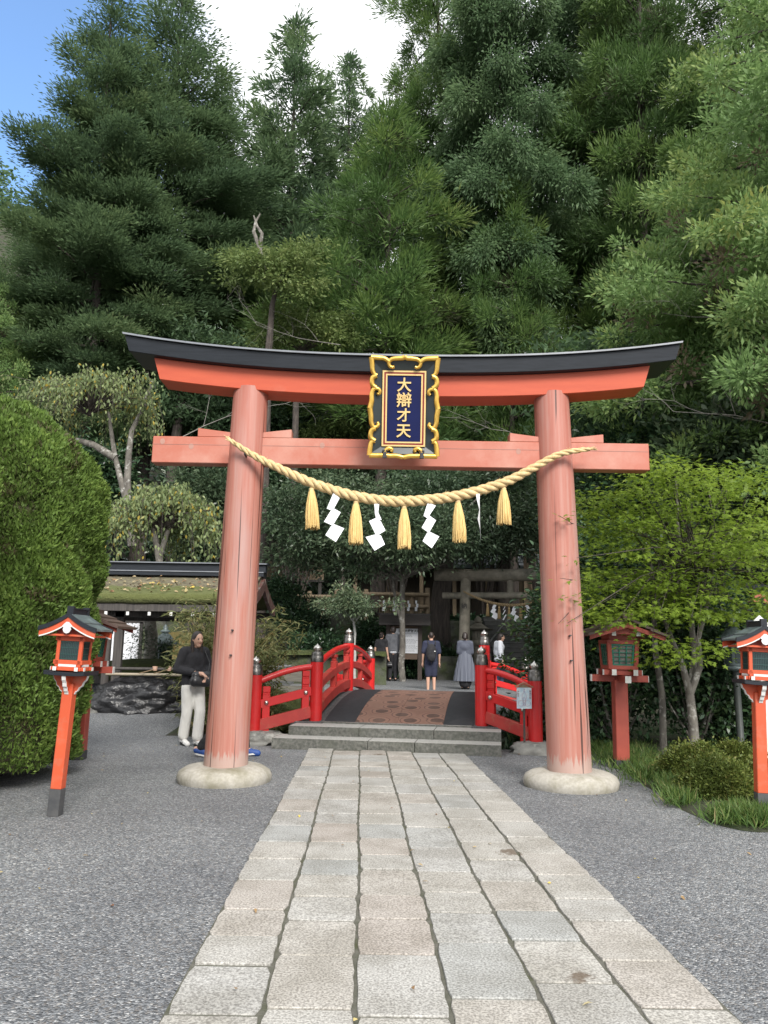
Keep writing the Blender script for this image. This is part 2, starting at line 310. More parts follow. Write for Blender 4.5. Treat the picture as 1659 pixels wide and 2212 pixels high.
# paved path: every stone cut separately, irregular lengths, mortar sheet between
def paving():
    m, t, b, n, l = nt('path_granite'); a = n.new('ShaderNodeAttribute'); a.attribute_name = 'tone'; co = coords(n, l)
    base = ramp(n, l, a.outputs['Fac'], ((0, (.32, .325, .318)), (.1, (.355, .35, .338)), (.6, (.37, .358, .334)), (.85, (.36, .341, .315)), (1, (.34, .308, .282))))
    g = nz(n, l, co, 95, 3, .6); col = mixc(n, l, 1.0, base, ramp(n, l, g, ((.38, (.60, .59, .58)), (.5, (.95, .95, .95)), (.62, (1.28, 1.28, 1.27)))), 'MULTIPLY')
    d = ramp(n, l, nz(n, l, co, 2.2, 6, .65), ((.40, (.80, .79, .76)), (.6, (1.04, 1.04, 1.03)))); col = mixc(n, l, 1.0, col, d, 'MULTIPLY')
    # the few rusty water stains of the photograph
    for sx, sy, r in ((.875, 3.6, .10), (.90, 5.62, .13), (-.02, 10.45, .12), (.70, 10.2, .07)):
        gm = n.new('ShaderNodeVectorMath'); gm.operation = 'DISTANCE'; gm.inputs[1].default_value = (sx, sy, .02); l.new(co, gm.inputs[0])
        ad = n.new('ShaderNodeMath'); ad.operation = 'MULTIPLY_ADD'; l.new(nz(n, l, co, 16, 5, .7), ad.inputs[0]); ad.inputs[1].default_value = .30; l.new(gm.outputs['Value'], ad.inputs[2])
        col = mixc(n, l, ramp(n, l, ad.outputs[0], ((r + .075, .8), (r + .115, 0.0))), col, (.10, .07, .045))
    l.new(col, b.inputs['Base Color']); b.inputs['Roughness'].default_value = .7; b.inputs['Specular IOR Level'].default_value = .3
    bumpn(n, l, b, nz(n, l, co, 70, 4), .35, .004)
    J = mat('mossy_joint_mortar', (.115, .11, .092), (.07, .072, .05), .95, 20, bump=.6, bscale=60, c3=(.055, .06, .025), s3=4, lo3=.55, hi3=.7)
    bb = MB(); tones = []
    eL = lambda y: -.808 + (y - 3.2) * (-.0225); eR = lambda y: 1.394 + (y - 3.2) * (-.0355)
    rr = random.Random(4)
    def edge(c, y): return eL(y) + (eR(y) - eL(y)) * c / 6 + .006 * math.sin(y * 2.1 + c * 1.7)
    for c in range(6):
        y = -1.2 + rr.random() * .4
        while y < 10.95:
            L = rr.choice((.34, .38, .42, .46, .52, .60)) * (1.25 if c == 4 else 1.0)
            y1 = min(y + L, 10.98 - c * .055)
            if y1 - y < .12: break
            g = .0075; gc = .0105; pts = []
            def side(ya, yb, cc, gs, k=7):
                return [(edge(cc, ya + (yb - ya) * i / k) + gs + rr.uniform(-.0035, .0035), ya + (yb - ya) * i / k) for i in range(k + 1)]
            rt = side(y + gc, y1 - gc, c + 1, -g); lf = side(y1 - gc, y + gc, c, g)
            cr = rr.uniform(.004, .022)
            rt[0] = (rt[0][0] - cr * .7, rt[0][1]); rt[-1] = (rt[-1][0] - cr * .7, rt[-1][1]); lf[0] = (lf[0][0] + cr * .7, lf[0][1]); lf[-1] = (lf[-1][0] + cr * .7, lf[-1][1])
            poly = rt + lf; z = .030 + rr.uniform(-.004, .004); cx = sum(p[0] for p in poly) / len(poly); cy = sum(p[1] for p in poly) / len(poly)
            inn = [(px + (cx - px) * .012, py + (cy - py) * .012) for px, py in poly]; k = len(poly)
            tl = rr.uniform(-.006, .006)
            vs = [(px, py, .0) for px, py in poly] + [(px, py, z - .005) for px, py in poly] + [(px, py, z + tl * (py - cy)) for px, py in inn]
            fs = [(a + o, (a + 1) % k + o, (a + 1) % k + o + k, a + o + k) for o in (0, k) for a in range(k)] + [tuple(range(2 * k, 3 * k))]
            bb.add(vs, fs); tones += [rr.random() if rr.random() > .03 else 0] * len(fs); y = y1
    bb.k = 1; ys = np.linspace(-1.3, 10.95, 30)
    vs = [(eL(y) + .004, y, .021) for y in ys] + [(eR(y) - .004, y, .021) for y in ys]; fs = [(i, i + 30, i + 31, i + 1) for i in range(29)]
    bb.add(vs, fs); tones += [0] * len(fs)
    o = bb.build('path', [m, J]); at = o.data.attributes.new('tone', 'FLOAT', 'FACE'); at.data.foreach_set('value', tones); tag(o, kind='structure')
paving()
def rock(name, c, r, m, parent=None, seed=0, amp=.28, freq=1.3, sub=4, flat=None):
    me = bpy.data.meshes.new(name); import bmesh
    bm = bmesh.new(); bmesh.ops.create_icosphere(bm, subdivisions=sub, radius=1)
    off = V((seed * 7.3, seed * 3.1, seed * 5.7))
    for v in bm.verts:
        p = v.co.copy(); d = noise.fractal(p * freq + off, .8, 2.2, 5) * amp + abs(noise.noise(p * freq * 2.1 + off)) * amp * .6
        q = V((p.x * r[0], p.y * r[1], p.z * r[2])) * (1 + d)
        if flat is not None: q.z = min(q.z, flat + noise.noise(p * 3 + off) * .015)
        v.co = q
    for f in bm.faces: f.smooth = True
    bm.to_mesh(me); bm.free(); me.materials.append(m)
    o = bpy.data.objects.new(name, me); COL.objects.link(o); o.location = c; o.parent = parent
    return o
# ================================================================ the large torii
def big_torii():
    T = thing('torii_gate', 'large weathered vermilion torii gate spanning the paved stone path', 'torii gate', (.19, 8.5, 0))
    for sgn, bx, tx in ((-1, -1.635, -1.555), (1, 2.012, 1.905)):
        b = MB(); n = 12
        pts = [V((bx + (tx - bx) * t, 8.5, .085 + (4.30 - .085) * t)) for t in [i / n for i in range(n + 1)]]
        b.tube(pts, [.232 - .034 * i / n for i in range(n + 1)] , 40)
        b.tube([pts[-1], pts[-1] + V((0, 0, .012))], [.198, .17], 40)
        p = b.build('pillar', PILLAR, T)
        for z in (1.30, 1.56):
            k = MB(); t = (z - .085) / 4.2; x = bx + (tx - bx) * t + .02; k.beam((x, 8.27 + .008, z), (x, 8.235, z + .004), .022, .012); k.build('nail', IRON, p)
        if sgn < 0:
            k = MB(); k.beam((-1.535, 8.31, 3.47), (-1.535, 8.20, 3.47), .018, .02); k.beam((-1.535, 8.20, 3.465), (-1.535, 8.20, 3.53), .018, .018, V((1, 0, 0))); k.build('rope_hook', IRON, p)
        s = MB(); cx, cy = bx, 8.47
        prof = [(.465, -.05), (.488, .02), (.492, .065), (.47, .115), (.41, .152), (.33, .170), (.27, .174), (.24, .167), (.0, .16)]
        s.lathe([(r * 1.0, z * .95) for r, z in prof], (cx, cy, 0), 56, cap=False)
        s.v = [(x + .012 * noise.noise(V((x * 3, y * 3, z * 3))), y, z + .010 * noise.noise(V((x * 4, y * 4, 1)))) for x, y, z in s.v]
        s.build('base_stone', FOOT, T)
    b = MB(); b.box((.178, 8.5, 3.566), (5.60, .17, .308)); tb_ = b.build('tie_beam', VERM, T, bevel=.008)
    b = MB(); b.box((.178, 8.4145, 3.625), (5.58, .003, .0045)); b.build('seam', mat('beam_seam', (.30, .16, .13), None, .7), tb_)
    for px, py in ((351, 953), (413, 964), (696, 962), (1120, 975), (1180, 985)):
        q = W(px, py, 8.4135); b = MB(); b.prism([(.028 * math.cos(a), .034 * math.sin(a)) for a in [6.283 * j / 14 for j in range(14)]], (q.x, 8.4135, q.z), (1, 0, 0), (0, 0, 1), (0, .004, 0)); b.build('wood_plug', mat('wood_plug', (.40, .215, .17), (.36, .19, .15), .7, 20) if px == 351 else bpy.data.materials['wood_plug'], tb_)
    for x in (-1.59, 1.94):
        for sg in (-1, 1):
            b = MB(); xo = x + sg * .53; xi = x + sg * .16; z0 = 3.722
            poly = [(xi, z0), (xo, z0), (xo, z0 + .10), (xi, z0 + .055)]
            b.prism(poly if sg > 0 else poly[::-1], (0, 8.42, 0), (1, 0, 0), (0, 0, 1), (0, .16, 0)); b.build('wedge', VERM, T, bevel=.004)
    zc = lambda u: .205 * abs(u) ** 2.4                 # upward sweep of the ends
    n = 36
    def beam(half, sec, x0=.178):                       # sec: (depth, height); the ends flare outwards with height
        rings = []
        for i in range(n + 1):
            u = -1 + 2 * i / n
            rings.append([V((x0 + u * (half + .30 * h * 1.0), 8.5 + d, h + zc(u * (half + .3 * h) / 3.1) * 1.0)) for d, h in sec])
        return rings
    def skin(b, rings, caps=True):
        k = len(rings[0]); b.add([v for r in rings for v in r], [(i * k + j, i * k + (j + 1) % k, (i + 1) * k + (j + 1) % k, (i + 1) * k + j) for i in range(len(rings) - 1) for j in range(k)])
        if caps: b.add(rings[0], [tuple(reversed(range(k)))]); b.add(rings[-1], [tuple(range(k))])
    def lift(rings, z): return [[v + V((0, 0, z)) for v in r] for r in rings]
    b = MB(); skin(b, lift(beam(2.74, [(-.175, 0), (.175, 0), (.21, .238), (-.21, .238)]), 4.205)); b.build('red_lintel', mat('lintel_red', (.55, .10, .045), (.50, .085, .04), .5, 2, (1, 8, 8), c3=(.55, .17, .11), s3=1, lo3=.6, hi3=.9), T, bevel=.006)
    b = MB(); skin(b, lift(beam(3.07, [(-.30, 0), (.30, 0), (.33, .165), (0, .21), (-.33, .165)]), 4.441))
    b.build('black_cap_beam', BLACKW, T, bevel=.005)
    b = MB(); skin(b, lift(beam(3.135, [(-.36, .002), (-.36, .022), (0, .082), (.36, .022), (.36, .002), (0, .058)]), 4.608)); cs = b.build('cap_sheet', CAPTOP, T)
    for i in range(-11, 12):
        k = MB(); u = i / 11.5; x = .178 + u * 3.1; z = 4.608 + zc(u) ; k.beam((x, 8.5 - .362, z + .024), (x, 8.5, z + .085), .012, .006); k.build('sheet_seam', BLACKW, cs)
    return T
FOOT = mat('pale_foot_stone', (.42, .395, .345), (.33, .31, .27), .8, 30, bump=.35, bscale=50, bdist=.008, c3=(.19, .175, .115), s3=2.6, lo3=.47, hi3=.72)
big_torii()
# ================================================================ plaque
def plaque():
    T = thing('shrine_plaque', 'dark blue plaque with four gold characters in a scrolled gold frame on the large torii', 'plaque', (.196, 8.06, 3.475))
    T.rotation_euler = (R(11), 0, 0)                   # the top leans forward
    k = .000570
    def L(X, Y, y=0.0):                                # plaque drawing units (right, down) to local metres
        return V(((X - 815) * k, -y, (1960 - Y) * k))
    mir = lambda q: [(1630 - a, b) for a, b in q]
    b = MB()
    def slab(x0, x1, y0, y1, d0, d1, bb):
        a, c = L(x0, y1), L(x1, y0); bb.box(((a.x + c.x) / 2, -(d0 + d1) / 2, (a.z + c.z) / 2), (c.x - a.x, d1 - d0, c.z - a.z))
    slab(180, 1450, 190, 2010, -.03, .0, b); b.build('backboard', DKGRN, T, world=False)
    # sloping dark border from the outer frame down to the inner panel
    b = MB(); o = [(195, 205), (1435, 205), (1435, 1985), (195, 1985)]; i = [(405, 415), (1225, 415), (1225, 1840), (405, 1840)]
    vs = [L(x, y, .055) for x, y in o] + [L(x, y, .012) for x, y in i]
    b.add(vs, [(j, j + 4, (j + 1) % 4 + 4, (j + 1) % 4) for j in range(4)]); vs2 = [L(x, y, .0) for x, y in o] + [L(x, y, .055) for x, y in o]
    b.add(vs2, [(j, j + 4, (j + 1) % 4 + 4, (j + 1) % 4) for j in range(4)]); b.build('sloped_border', mat('border_lacquer', (.020, .028, .028), (.03, .038, .04), .3, 6), T, world=False)
    def ringframe(name, x0, x1, y0, y1, w, d, m):
        q = MB()
        for a in ((x0, x1, y0, y0 + w), (x0, x1, y1 - w, y1), (x0, x0 + w, y0 + w, y1 - w), (x1 - w, x1, y0 + w, y1 - w)): slab(*a, .010, d, q)
        q.build(name, m, T, world=False)
    ringframe('outer_gold_band', 405, 1225, 415, 1840, 30, .030, CREAM); ringframe('red_band', 435, 1195, 445, 1810, 32, .027, WINE); ringframe('inner_gold_band', 467, 1163, 477, 1778, 28, .030, CREAM)
    q = MB(); slab(495, 1135, 505, 1750, .010, .020, q); q.build('blue_panel', NAVY, T, world=False)
    for ch, y, sz in (('大', 700, .158), ('辯', 985, .166), ('才', 1270, .152), ('天', 1560, .160)):
        M = frame(L(815, y, .026), (1, 0, 0), (0, 0, 1)); text('gold_character', ch, sz, CREAM, M, T, .006, .0028)
    def rib(pts, r, y=.058):
        pts = [V(p) for p in [(a, c, 0) for a, c in pts]]; out = []
        for i in range(len(pts) - 1):                  # Catmull-Rom
            p0, p1, p2, p3 = pts[max(i - 1, 0)], pts[i], pts[i + 1], pts[min(i + 2, len(pts) - 1)]
            for s in range(5):
                t = s / 5; out.append(.5 * ((2 * p1) + (p2 - p0) * t + (2 * p0 - 5 * p1 + 4 * p2 - p3) * t * t + (3 * p1 - p0 - 3 * p2 + p3) * t ** 3))
        out.append(pts[-1]); m = len(out)
        rr = [(r[0] + (r[1] - r[0]) * j / (m - 1)) * k if isinstance(r, tuple) else r * k for j in range(m)]
        g.tube([L(p.x, p.y, y) for p in out], [q * 1.4 for q in rr], 8)
    g = MB()
    for f in (lambda q: q, mir):
        rib(f([(525, 265), (440, 205), (310, 190), (190, 185)]), (30, 38)); rib(f([(190, 180), (205, 310), (215, 420), (250, 495), (300, 520)]), (38, 26))
        rib(f([(295, 525), (225, 560), (205, 630), (220, 700), (285, 750)]), 34)
        rib(f([(325, 872), (352, 850), (350, 795), (300, 765), (235, 785), (205, 880), (205, 1000), (175, 1140)]), (20, 38)); g.ball(L(322, 868, .058), 30 * k)
        rib(f([(175, 1140), (198, 1280), (205, 1400), (245, 1485), (305, 1485), (340, 1440), (318, 1398)]), (38, 20))
        rib(f([(290, 1515), (220, 1545), (195, 1630), (210, 1700), (280, 1745)]), 34); rib(f([(280, 1750), (215, 1770), (190, 1880), (180, 2020)]), (28, 38)); rib(f([(175, 2020), (300, 2020), (430, 2015)]), 34)
        rib(f([(430, 2010), (560, 2020), (690, 2020), (815, 2050)]), 32); rib(f([(470, 1985), (485, 1920), (545, 1880), (605, 1905), (585, 1945)]), (32, 20))
        rib(f([(620, 350), (580, 365), (530, 335), (520, 275), (570, 215), (680, 195), (770, 190), (815, 165)]), (20, 36))
    sc = g.build('gold_scroll_frame', GOLD, T, world=False)
    for x in (468, 1162):
        q = MB(); a = L(x, 2010, .05); q.box((a.x, a.y - .01, a.z), (.045, .10, .065), top=.8); q.box((a.x, a.y + .02, a.z + .045), (.055, .10, .02)); q.build('iron_bracket', IRON, T, world=False, bevel=.003)
    return T
plaque()
# ================================================================ straw rope, tassels, paper streamers
def curve_pts(px, Y, n=140):
    P = [W(x, y, Y(i / (len(px) - 1))) for i, (x, y) in enumerate(px)]; out = []
    for i in range(len(P) - 1):
        p0, p1, p2, p3 = P[max(i - 1, 0)], P[i], P[i + 1], P[min(i + 2, len(P) - 1)]
        for s in range(n // (len(P) - 1)):
            t = s / (n // (len(P) - 1)); out.append(.5 * ((2 * p1) + (p2 - p0) * t + (2 * p0 - 5 * p1 + 4 * p2 - p3) * t * t + (3 * p1 - p0 - 3 * p2 + p3) * t ** 3))
    out.append(P[-1]); return out
def twisted(b, pts, rad, pitch, strands=3):
    s = 0
    for k in range(strands):
        q = []; rr = []; s = 0
        for i, p in enumerate(pts):
            d = (pts[min(i + 1, len(pts) - 1)] - pts[max(i - 1, 0)]).normalized(); u = d.cross(V((0, 1, 0))).normalized(); w = d.cross(u)
            if i: s += (p - pts[i - 1]).length
            a = 6.28318 * (s / pitch + k / strands); r = rad(i / (len(pts) - 1)); q.append(p + (u * math.cos(a) + w * math.sin(a)) * r * .52); rr.append(r * .56)
        b.tube(q, rr, 9)
def big_rope():
    px = [(499, 952), (545, 982), (600, 1010), (676, 1044), (773, 1073), (870, 1083), (988, 1071), (1087, 1043), (1150, 1012), (1210, 981), (1274, 970)]
    pts = curve_pts(px, lambda t: 8.20, 330)
    T = thing('sacred_rope', 'thick twisted straw rope slung between the two vermilion torii pillars', 'rope', pts[len(pts) // 2])
    b = MB(); twisted(b, pts, lambda t: .024 + .034 * math.sin(math.pi * min(1, max(0, (t - .02) / .96))) ** .8, .30); tw = b.build('twisted_strands', ROPE, T); g = random.Random(5); b = MB()
    for i in range(150):
        j = g.randrange(8, len(pts) - 8); d = (pts[j + 2] - pts[j]).normalized(); o = V((0, g.uniform(-1, .3), g.uniform(-1, 1))).normalized(); r = .024 + .03 * math.sin(math.pi * j / len(pts)); a = pts[j] + o * r; e_ = d * g.choice((-1, 1)) * g.uniform(.01, .04) + o * g.uniform(.008, .03); b.tube([a, a + e_ * .5 + V((0, 0, .003)), a + e_], [.0022, .0018, .001], 3, cap=False)
    b.build('loose_fibres', STRAW, tw)['kind'] = 'stuff'
    for e, d in ((pts[0], pts[0] - pts[6]), (pts[-1], pts[-1] - pts[-7])):
        q = MB(); d = d.normalized()
        for j in range(16):
            r = V((random.uniform(-1, 1), random.uniform(-1, 1), random.uniform(-1, 1))) * .35; q.tube([e - d * .02, e + (d + r) * random.uniform(.05, .075)], [.010, .003], 5)
        q.build('frayed_end', ROPE, T)
    return pts
big_rope()
def tassel_mesh(n=120):
    rr = random.Random(3); b = MB(); k = MB()
    b.lathe([(.008, 0), (.018, -.04), (.034, -.12), (.044, -.24), (.047, -.36), (.045, -.43)], n=20)     # inner bundle
    for i in range(n):
        a = rr.random() * 6.28; r = rr.uniform(.8, 1.08); l = rr.uniform(.425, .47); c, s = math.cos(a), math.sin(a)
        b.tube([(c * .010, s * .010, -.005), (c * .022 * r, s * .022 * r, -.05), (c * .042 * r, s * .042 * r, -.18), (c * .052 * r, s * .052 * r, -.33), (c * .050 * r + rr.uniform(-.008, .008), s * .05 * r + rr.uniform(-.008, .008), -l)], [.0045, .0045, .0042, .004, .0028], 4, cap=False)
    k.lathe([(.004, .06), (.012, .055), (.014, .0), (.021, -.012), (.021, -.035), (.014, -.045)], n=16)
    return b, k
tb, tk = tassel_mesh()
GT = 'straw tassels on the rope of the large torii'
names = ['straw tassel on the thick rope, the one hanging nearest the clipped hedge side', 'straw tassel hanging between the two zigzag papers on the hedge side of the thick rope', 'straw tassel at the lowest point of the thick rope, under the blue plaque',
         'straw tassel hanging between the open zigzag paper and the edge-on paper strip', 'straw tassel on the thick rope hanging nearest the maple side, beyond the edge-on paper']
tas0 = None
for i, (x, y, h) in enumerate(((673, 1054, 87), (769, 1082, 91), (873, 1093, 90), (989, 1080, 89), (1088, 1053, 78))):
    p = W(x, y, 8.20)
    if tas0 is None:
        T = tas0 = thing('straw_tassel', names[0], 'tassel', p, 0, GT); tb.build('fringe', STRAW, T, world=False); tk.build('tie_knot', ROPE, T, world=False)
    else: T = dup(tas0, p, i * 1.3, names[i])
    T.scale = (1.32, 1.32, h * mpp(8.2, 3) / .445); T.rotation_euler = (.02 * i - .04, (-.05, .03, .02, .06, .05)[i], i * 1.3)
GP = 'zigzag paper streamers on the rope of the large torii'
def zpx(X, Y): return (740 + X * 580 / 1659) / 1.1573, (1160 + Y * 580 / 1659) / 1.1573
STR = [('white zigzag paper streamer between the first and second tassels on the hedge side', [[(268, 205), (312, 243), (262, 335), (220, 318)], [(262, 312), (320, 345), (262, 440), (200, 412)], [(262, 425), (345, 460), (285, 557), (210, 508)]], 0),
       ('white zigzag paper streamer with a curled stem beside the lowest tassel', [[(560, 285), (595, 285), (588, 345), (612, 398), (575, 408), (562, 350)], [(572, 385), (606, 408), (640, 475), (575, 515), (522, 408)], [(580, 500), (608, 512), (636, 575), (562, 620), (497, 522)]], 0),
       ('white zigzag paper streamer between the lowest tassel and the next toward the maple', [[(942, 275), (1000, 297), (940, 388), (912, 370)], [(950, 365), (1002, 402), (950, 492), (898, 455)], [(945, 478), (1025, 518), (970, 602), (905, 550)]], 0)]
for lab, polys, _ in STR:
    P0 = W(*zpx(*polys[0][0]), 8.17); T = thing('paper_streamer', lab, 'paper streamer', P0, 0, GP)
    for j, q in enumerate(polys):
        b = MB(); pts = [W(*zpx(*a), 8.17 + .006 * j + .012 * ((i % 2) - .5)) for i, a in enumerate(q)]; n = len(pts)
        b.add(pts + [p + V((0, .0016, 0)) for p in pts], [tuple(reversed(range(n))), tuple(range(n, 2 * n))] + [(i, (i + 1) % n, (i + 1) % n + n, i + n) for i in range(n)]); b.build('paper_fold', PAPER, T)
P0 = W(*zpx(1300, 205), 8.17); T = thing('paper_streamer', 'white paper streamer twisted edge-on beside the tassel nearest the maple', 'paper streamer', P0, 0, GP)
q = [zpx(*a) for a in ((1300, 205), (1302, 260), (1312, 330), (1306, 400), (1316, 470), (1320, 540))]; b = MB()
P = [W(*a, 8.17) for a in q]; wd = [.05, .06, .10, .12, .11, .02]; an = [.35, .95, 1.38, 1.25, 1.42, 1.4]
vs = []
for p, w_, a in zip(P, wd, an): vs += [p + V((math.cos(a), math.sin(a), 0)) * w_ / 2, p - V((math.cos(a), math.sin(a), 0)) * w_ / 2]
vs += [v + V((.0015, -.0012, 0)) for v in vs]; fs = [(2 * i, 2 * i + 1, 2 * i + 3, 2 * i + 2) for i in range(5)] + [(12 + 2 * i, 14 + 2 * i, 15 + 2 * i, 13 + 2 * i) for i in range(5)]
b.add(vs, fs, True); b.build('paper_fold', PAPER, T)
# ================================================================ roadside lanterns (bright, gabled)
def gable_lantern(name, label, group):
    T = thing(name, label, 'lantern', (0, 0, 0), 0, group)
    def bx(nm, parts, m, par=T, bevel=.003):
        if nm == 'white_tip' and len(parts) > 1: return [bx(nm, [q], m, par, bevel) for q in parts]
        b = MB()
        for c, d in parts: b.box(c, d)
        return b.build(nm, m, par, world=False, bevel=bevel)
    po = bx('post', [((0, 0, .72), (.135, .135, .96))], ORANGE, bevel=.006)
    bx('dark_sock', [((0, 0, .12), (.14, .14, .24))], mat('dark_post_foot', (.05, .052, .056), (.08, .08, .08), .6, 10), po)
    # scalloped brackets: two crossing boards
    sc = [(.0, 1.10), (.085, 1.10), (.10, 1.125), (.125, 1.13), (.145, 1.16), (.18, 1.175), (.20, 1.21), (.235, 1.235), (.255, 1.275)]
    poly = sc + [(-x, z) for x, z in sc[:0:-1]]
    for nm, o, ex, t in (('bracket', (0, -.03, 0), (1, 0, 0), (0, .06, 0)), ('bracket', (.03, 0, 0), (0, 1, 0), (-.06, 0, 0))):
        b = MB(); b.prism(poly, o, ex, (0, 0, 1), t); br = b.build(nm, ORANGE, T, world=False, bevel=.003)
        for sg in (-1, 1):
            b = MB(); pts = [V(o) + V(ex) * (sg * (x + .004)) + V((0, 0, z)) + V(t) * .5 for x, z in sc[1:]]
            for i in range(len(pts) - 1): b.beam(pts[i], pts[i + 1], .058, .007, V((ex[1], ex[0], 0)) if 0 else V((0, 0, 1)))
            b.build('white_edge', WHITE, br, world=False)
    b = MB(); n = 10
    poly = [(-.295, 1.278), (-.15, 1.272), (.15, 1.272), (.295, 1.278), (.30, 1.318), (.15, 1.306), (-.15, 1.306), (-.30, 1.318)]
    b.prism(poly, (0, -.28, 0), (1, 0, 0), (0, 0, 1), (0, .56, 0)); b.build('black_shelf', BLACKW, T, world=False, bevel=.003)
    bx('base_rail', [((0, 0, 1.335), (.42, .40, .036)), ((-.16, 0, 1.335), (.05, .47, .034)), ((.16, 0, 1.335), (.05, .47, .034)), ((0, -.15, 1.335), (.49, .05, .032)), ((0, .15, 1.335), (.49, .05, .032))], ORANGE)
    bx('white_tip', [((sx * .16, sy * .238, 1.335), (.052, .008, .036)) for sx in (-1, 1) for sy in (-1, 1)] + [((sx * .248, sy * .15, 1.335), (.008, .052, .034)) for sx in (-1, 1) for sy in (-1, 1)] + [((0, sy * .182, 1.366), (.26, .012, .022)) for sy in (-1, 1)] + [((sx * .192, 0, 1.366), (.012, .24, .022)) for sx in (-1, 1)], WHITE, bevel=0)
    cs = [(sx * .165, sy * .155) for sx in (-1, 1) for sy in (-1, 1)]
    bx('box_frame', [((x, y, 1.485), (.052, .052, .26)) for x, y in cs] + [((0, sy * .155, z), (.43, .060, .042)) for sy in (-1, 1) for z in (1.395, 1.615)] + [((sx * .167, 0, z), (.060, .37, .040)) for sx in (-1, 1) for z in (1.395, 1.615)] + [((0, 0, 1.362), (.36, .34, .03))], ORANGE)
    for dx, dy, w in ((0, -.152, .28), (0, .152, .28), (-.16, 0, .26), (.16, 0, .26)):
        s = MB(); s.box((dx, dy, 1.505), (w, .012, .2) if dy else (.012, w, .2)); wd = s.build('screen_window', GLASSD, T, world=False)
        q = MB(); sg = 1 if (dx + dy) > 0 else -1
        for i in range(11):
            o = -w / 2 + w * (i + .5) / 11; q.box((dx + (o if dy else sg * .010), dy + (sg * .010 if dy else o), 1.505), (.007, .008, .2) if dy else (.008, .007, .2))
        for z in (1.425, 1.47, 1.53, 1.585): q.box((dx + (0 if dy else sg * .012), dy + (sg * .012 if dy else 0), z), (w, .007, .008) if dy else (.007, w, .008))
        q.build('lattice', mat('dark_green_lattice', (.02, .06, .055), None, .4), wd, world=False)
    # gable roof, ridge running away from the viewer, two stepped sheets each side
    pr = lambda x: 1.83 - .62 * x + .62 * x * x            # concave roof line at distance x from the ridge
    for sg in (-1, 1):
        b = MB()
        for x0, x1, dz in ((.03, .185, .012), (.155, .33, 0)):
            k = 5; up = [(sg * (x0 + (x1 - x0) * i / k), pr(x0 + (x1 - x0) * i / k) + dz + .022) for i in range(k + 1)]; dn = [(x, z - .020) for x, z in reversed(up)]
            b.prism(up + dn if sg < 0 else (up + dn)[::-1], (0, -.285, 0), (1, 0, 0), (0, 0, 1), (0, .57, 0))
        b.build('roof_sheet', COPPER, T, world=False)
        for y in (-.292, .292):
            b = MB(); k = 8; up = [(sg * (.335 * i / k), pr(.335 * i / k) + .030) for i in range(k + 1)]; dn = [(x, z - .042) for x, z in reversed(up)]; b.prism(up + dn if sg < 0 else (up + dn)[::-1], (0, y - .017, 0), (1, 0, 0), (0, 0, 1), (0, .034, 0)); b.build('verge_edge', BLACKW, T, world=False)
            b = MB(); up = [(sg * (.325 * i / k), pr(.325 * i / k) - .006) for i in range(k + 1)]; dn = [(x, z - .062 + .02 * abs(x)) for x, z in reversed(up)]; b.prism(up + dn if sg < 0 else (up + dn)[::-1], (0, y * .955 - .012, 0), (1, 0, 0), (0, 0, 1), (0, .024, 0)); bg = b.build('bargeboard', ORANGE, T, world=False)
            b = MB(); up = [(sg * (.32 * i / k), pr(.32 * i / k) - .066 + .02 * (.32 * i / k)) for i in range(k + 1)]; dn = [(x, z - .012) for x, z in reversed(up)]; b.prism(up + dn if sg < 0 else (up + dn)[::-1], (0, y * .955 - .013, 0), (1, 0, 0), (0, 0, 1), (0, .026, 0)); b.build('white_edge', WHITE, bg, world=False)
    bx('soffit', [((0, 0, 1.645), (.54, .50, .02))], ORANGE)
    b = MB(); b.prism([(-.20, 1.64), (.20, 1.64), (0, 1.80)], (0, -.17, 0), (1, 0, 0), (0, 0, 1), (0, .34, 0)); b.build('gable_panel', DKRED, T, world=False)
    pend = [(-.012, 1.77), (.012, 1.77), (.055, 1.735), (.052, 1.722), (.038, 1.722), (.048, 1.70), (.030, 1.672), (0, 1.662), (-.030, 1.672), (-.048, 1.70), (-.038, 1.722), (-.052, 1.722), (-.055, 1.735)]
    for y in (-.308, .294): b = MB(); b.prism(pend, (0, y, 0), (1, 0, 0), (0, 0, 1), (0, .014, 0)); b.build('white_pendant', WHITE, T, world=False)
    b = MB(); b.box((0, 0, 1.862), (.062, .50, .062)); b.box((0, -.245, 1.875), (.074, .06, .088)); b.box((0, .245, 1.875), (.074, .06, .088)); b.box((0, 0, 1.897), (.08, .46, .012)); b.build('ridge', BLACKW, T, world=False, bevel=.003)
    def shrink(o, f):
        for v in o.data.vertices: v.co.x *= f[0]; v.co.y *= f[1]
        for c in o.children: shrink(c, f)
    for c in T.children: shrink(c, (.76, .76) if c.name.startswith('post') else (.83, .68) if c.name.split('.')[0] in ('roof_sheet', 'verge_edge', 'bargeboard', 'white_pendant', 'ridge', 'gable_panel', 'soffit') else (.65, .61))
    return T
LG = 'roadside gabled shrine lanterns'
L0 = gable_lantern('gabled_lantern', 'bright vermilion gabled lantern on a post in front of the clipped hedge', LG)
s_ = .89
p = G(118, 1762); L0.location = (p.x, p.y, 0); L0.rotation_euler = (0, R(2.0), R(-3)); L0.scale = (s_, s_, s_)
p = G(1646, 1768); q = dup(L0, (p.x, p.y, 0), R(-6), 'bright vermilion gabled lantern on a post among the round azaleas', scale=s_); q.rotation_euler = (0, R(2.2), R(-4))
q = dup(L0, (5.95, 12.6, 0.0), R(-8), 'gabled red lantern mostly hidden behind the maple leaves', scale=.9)
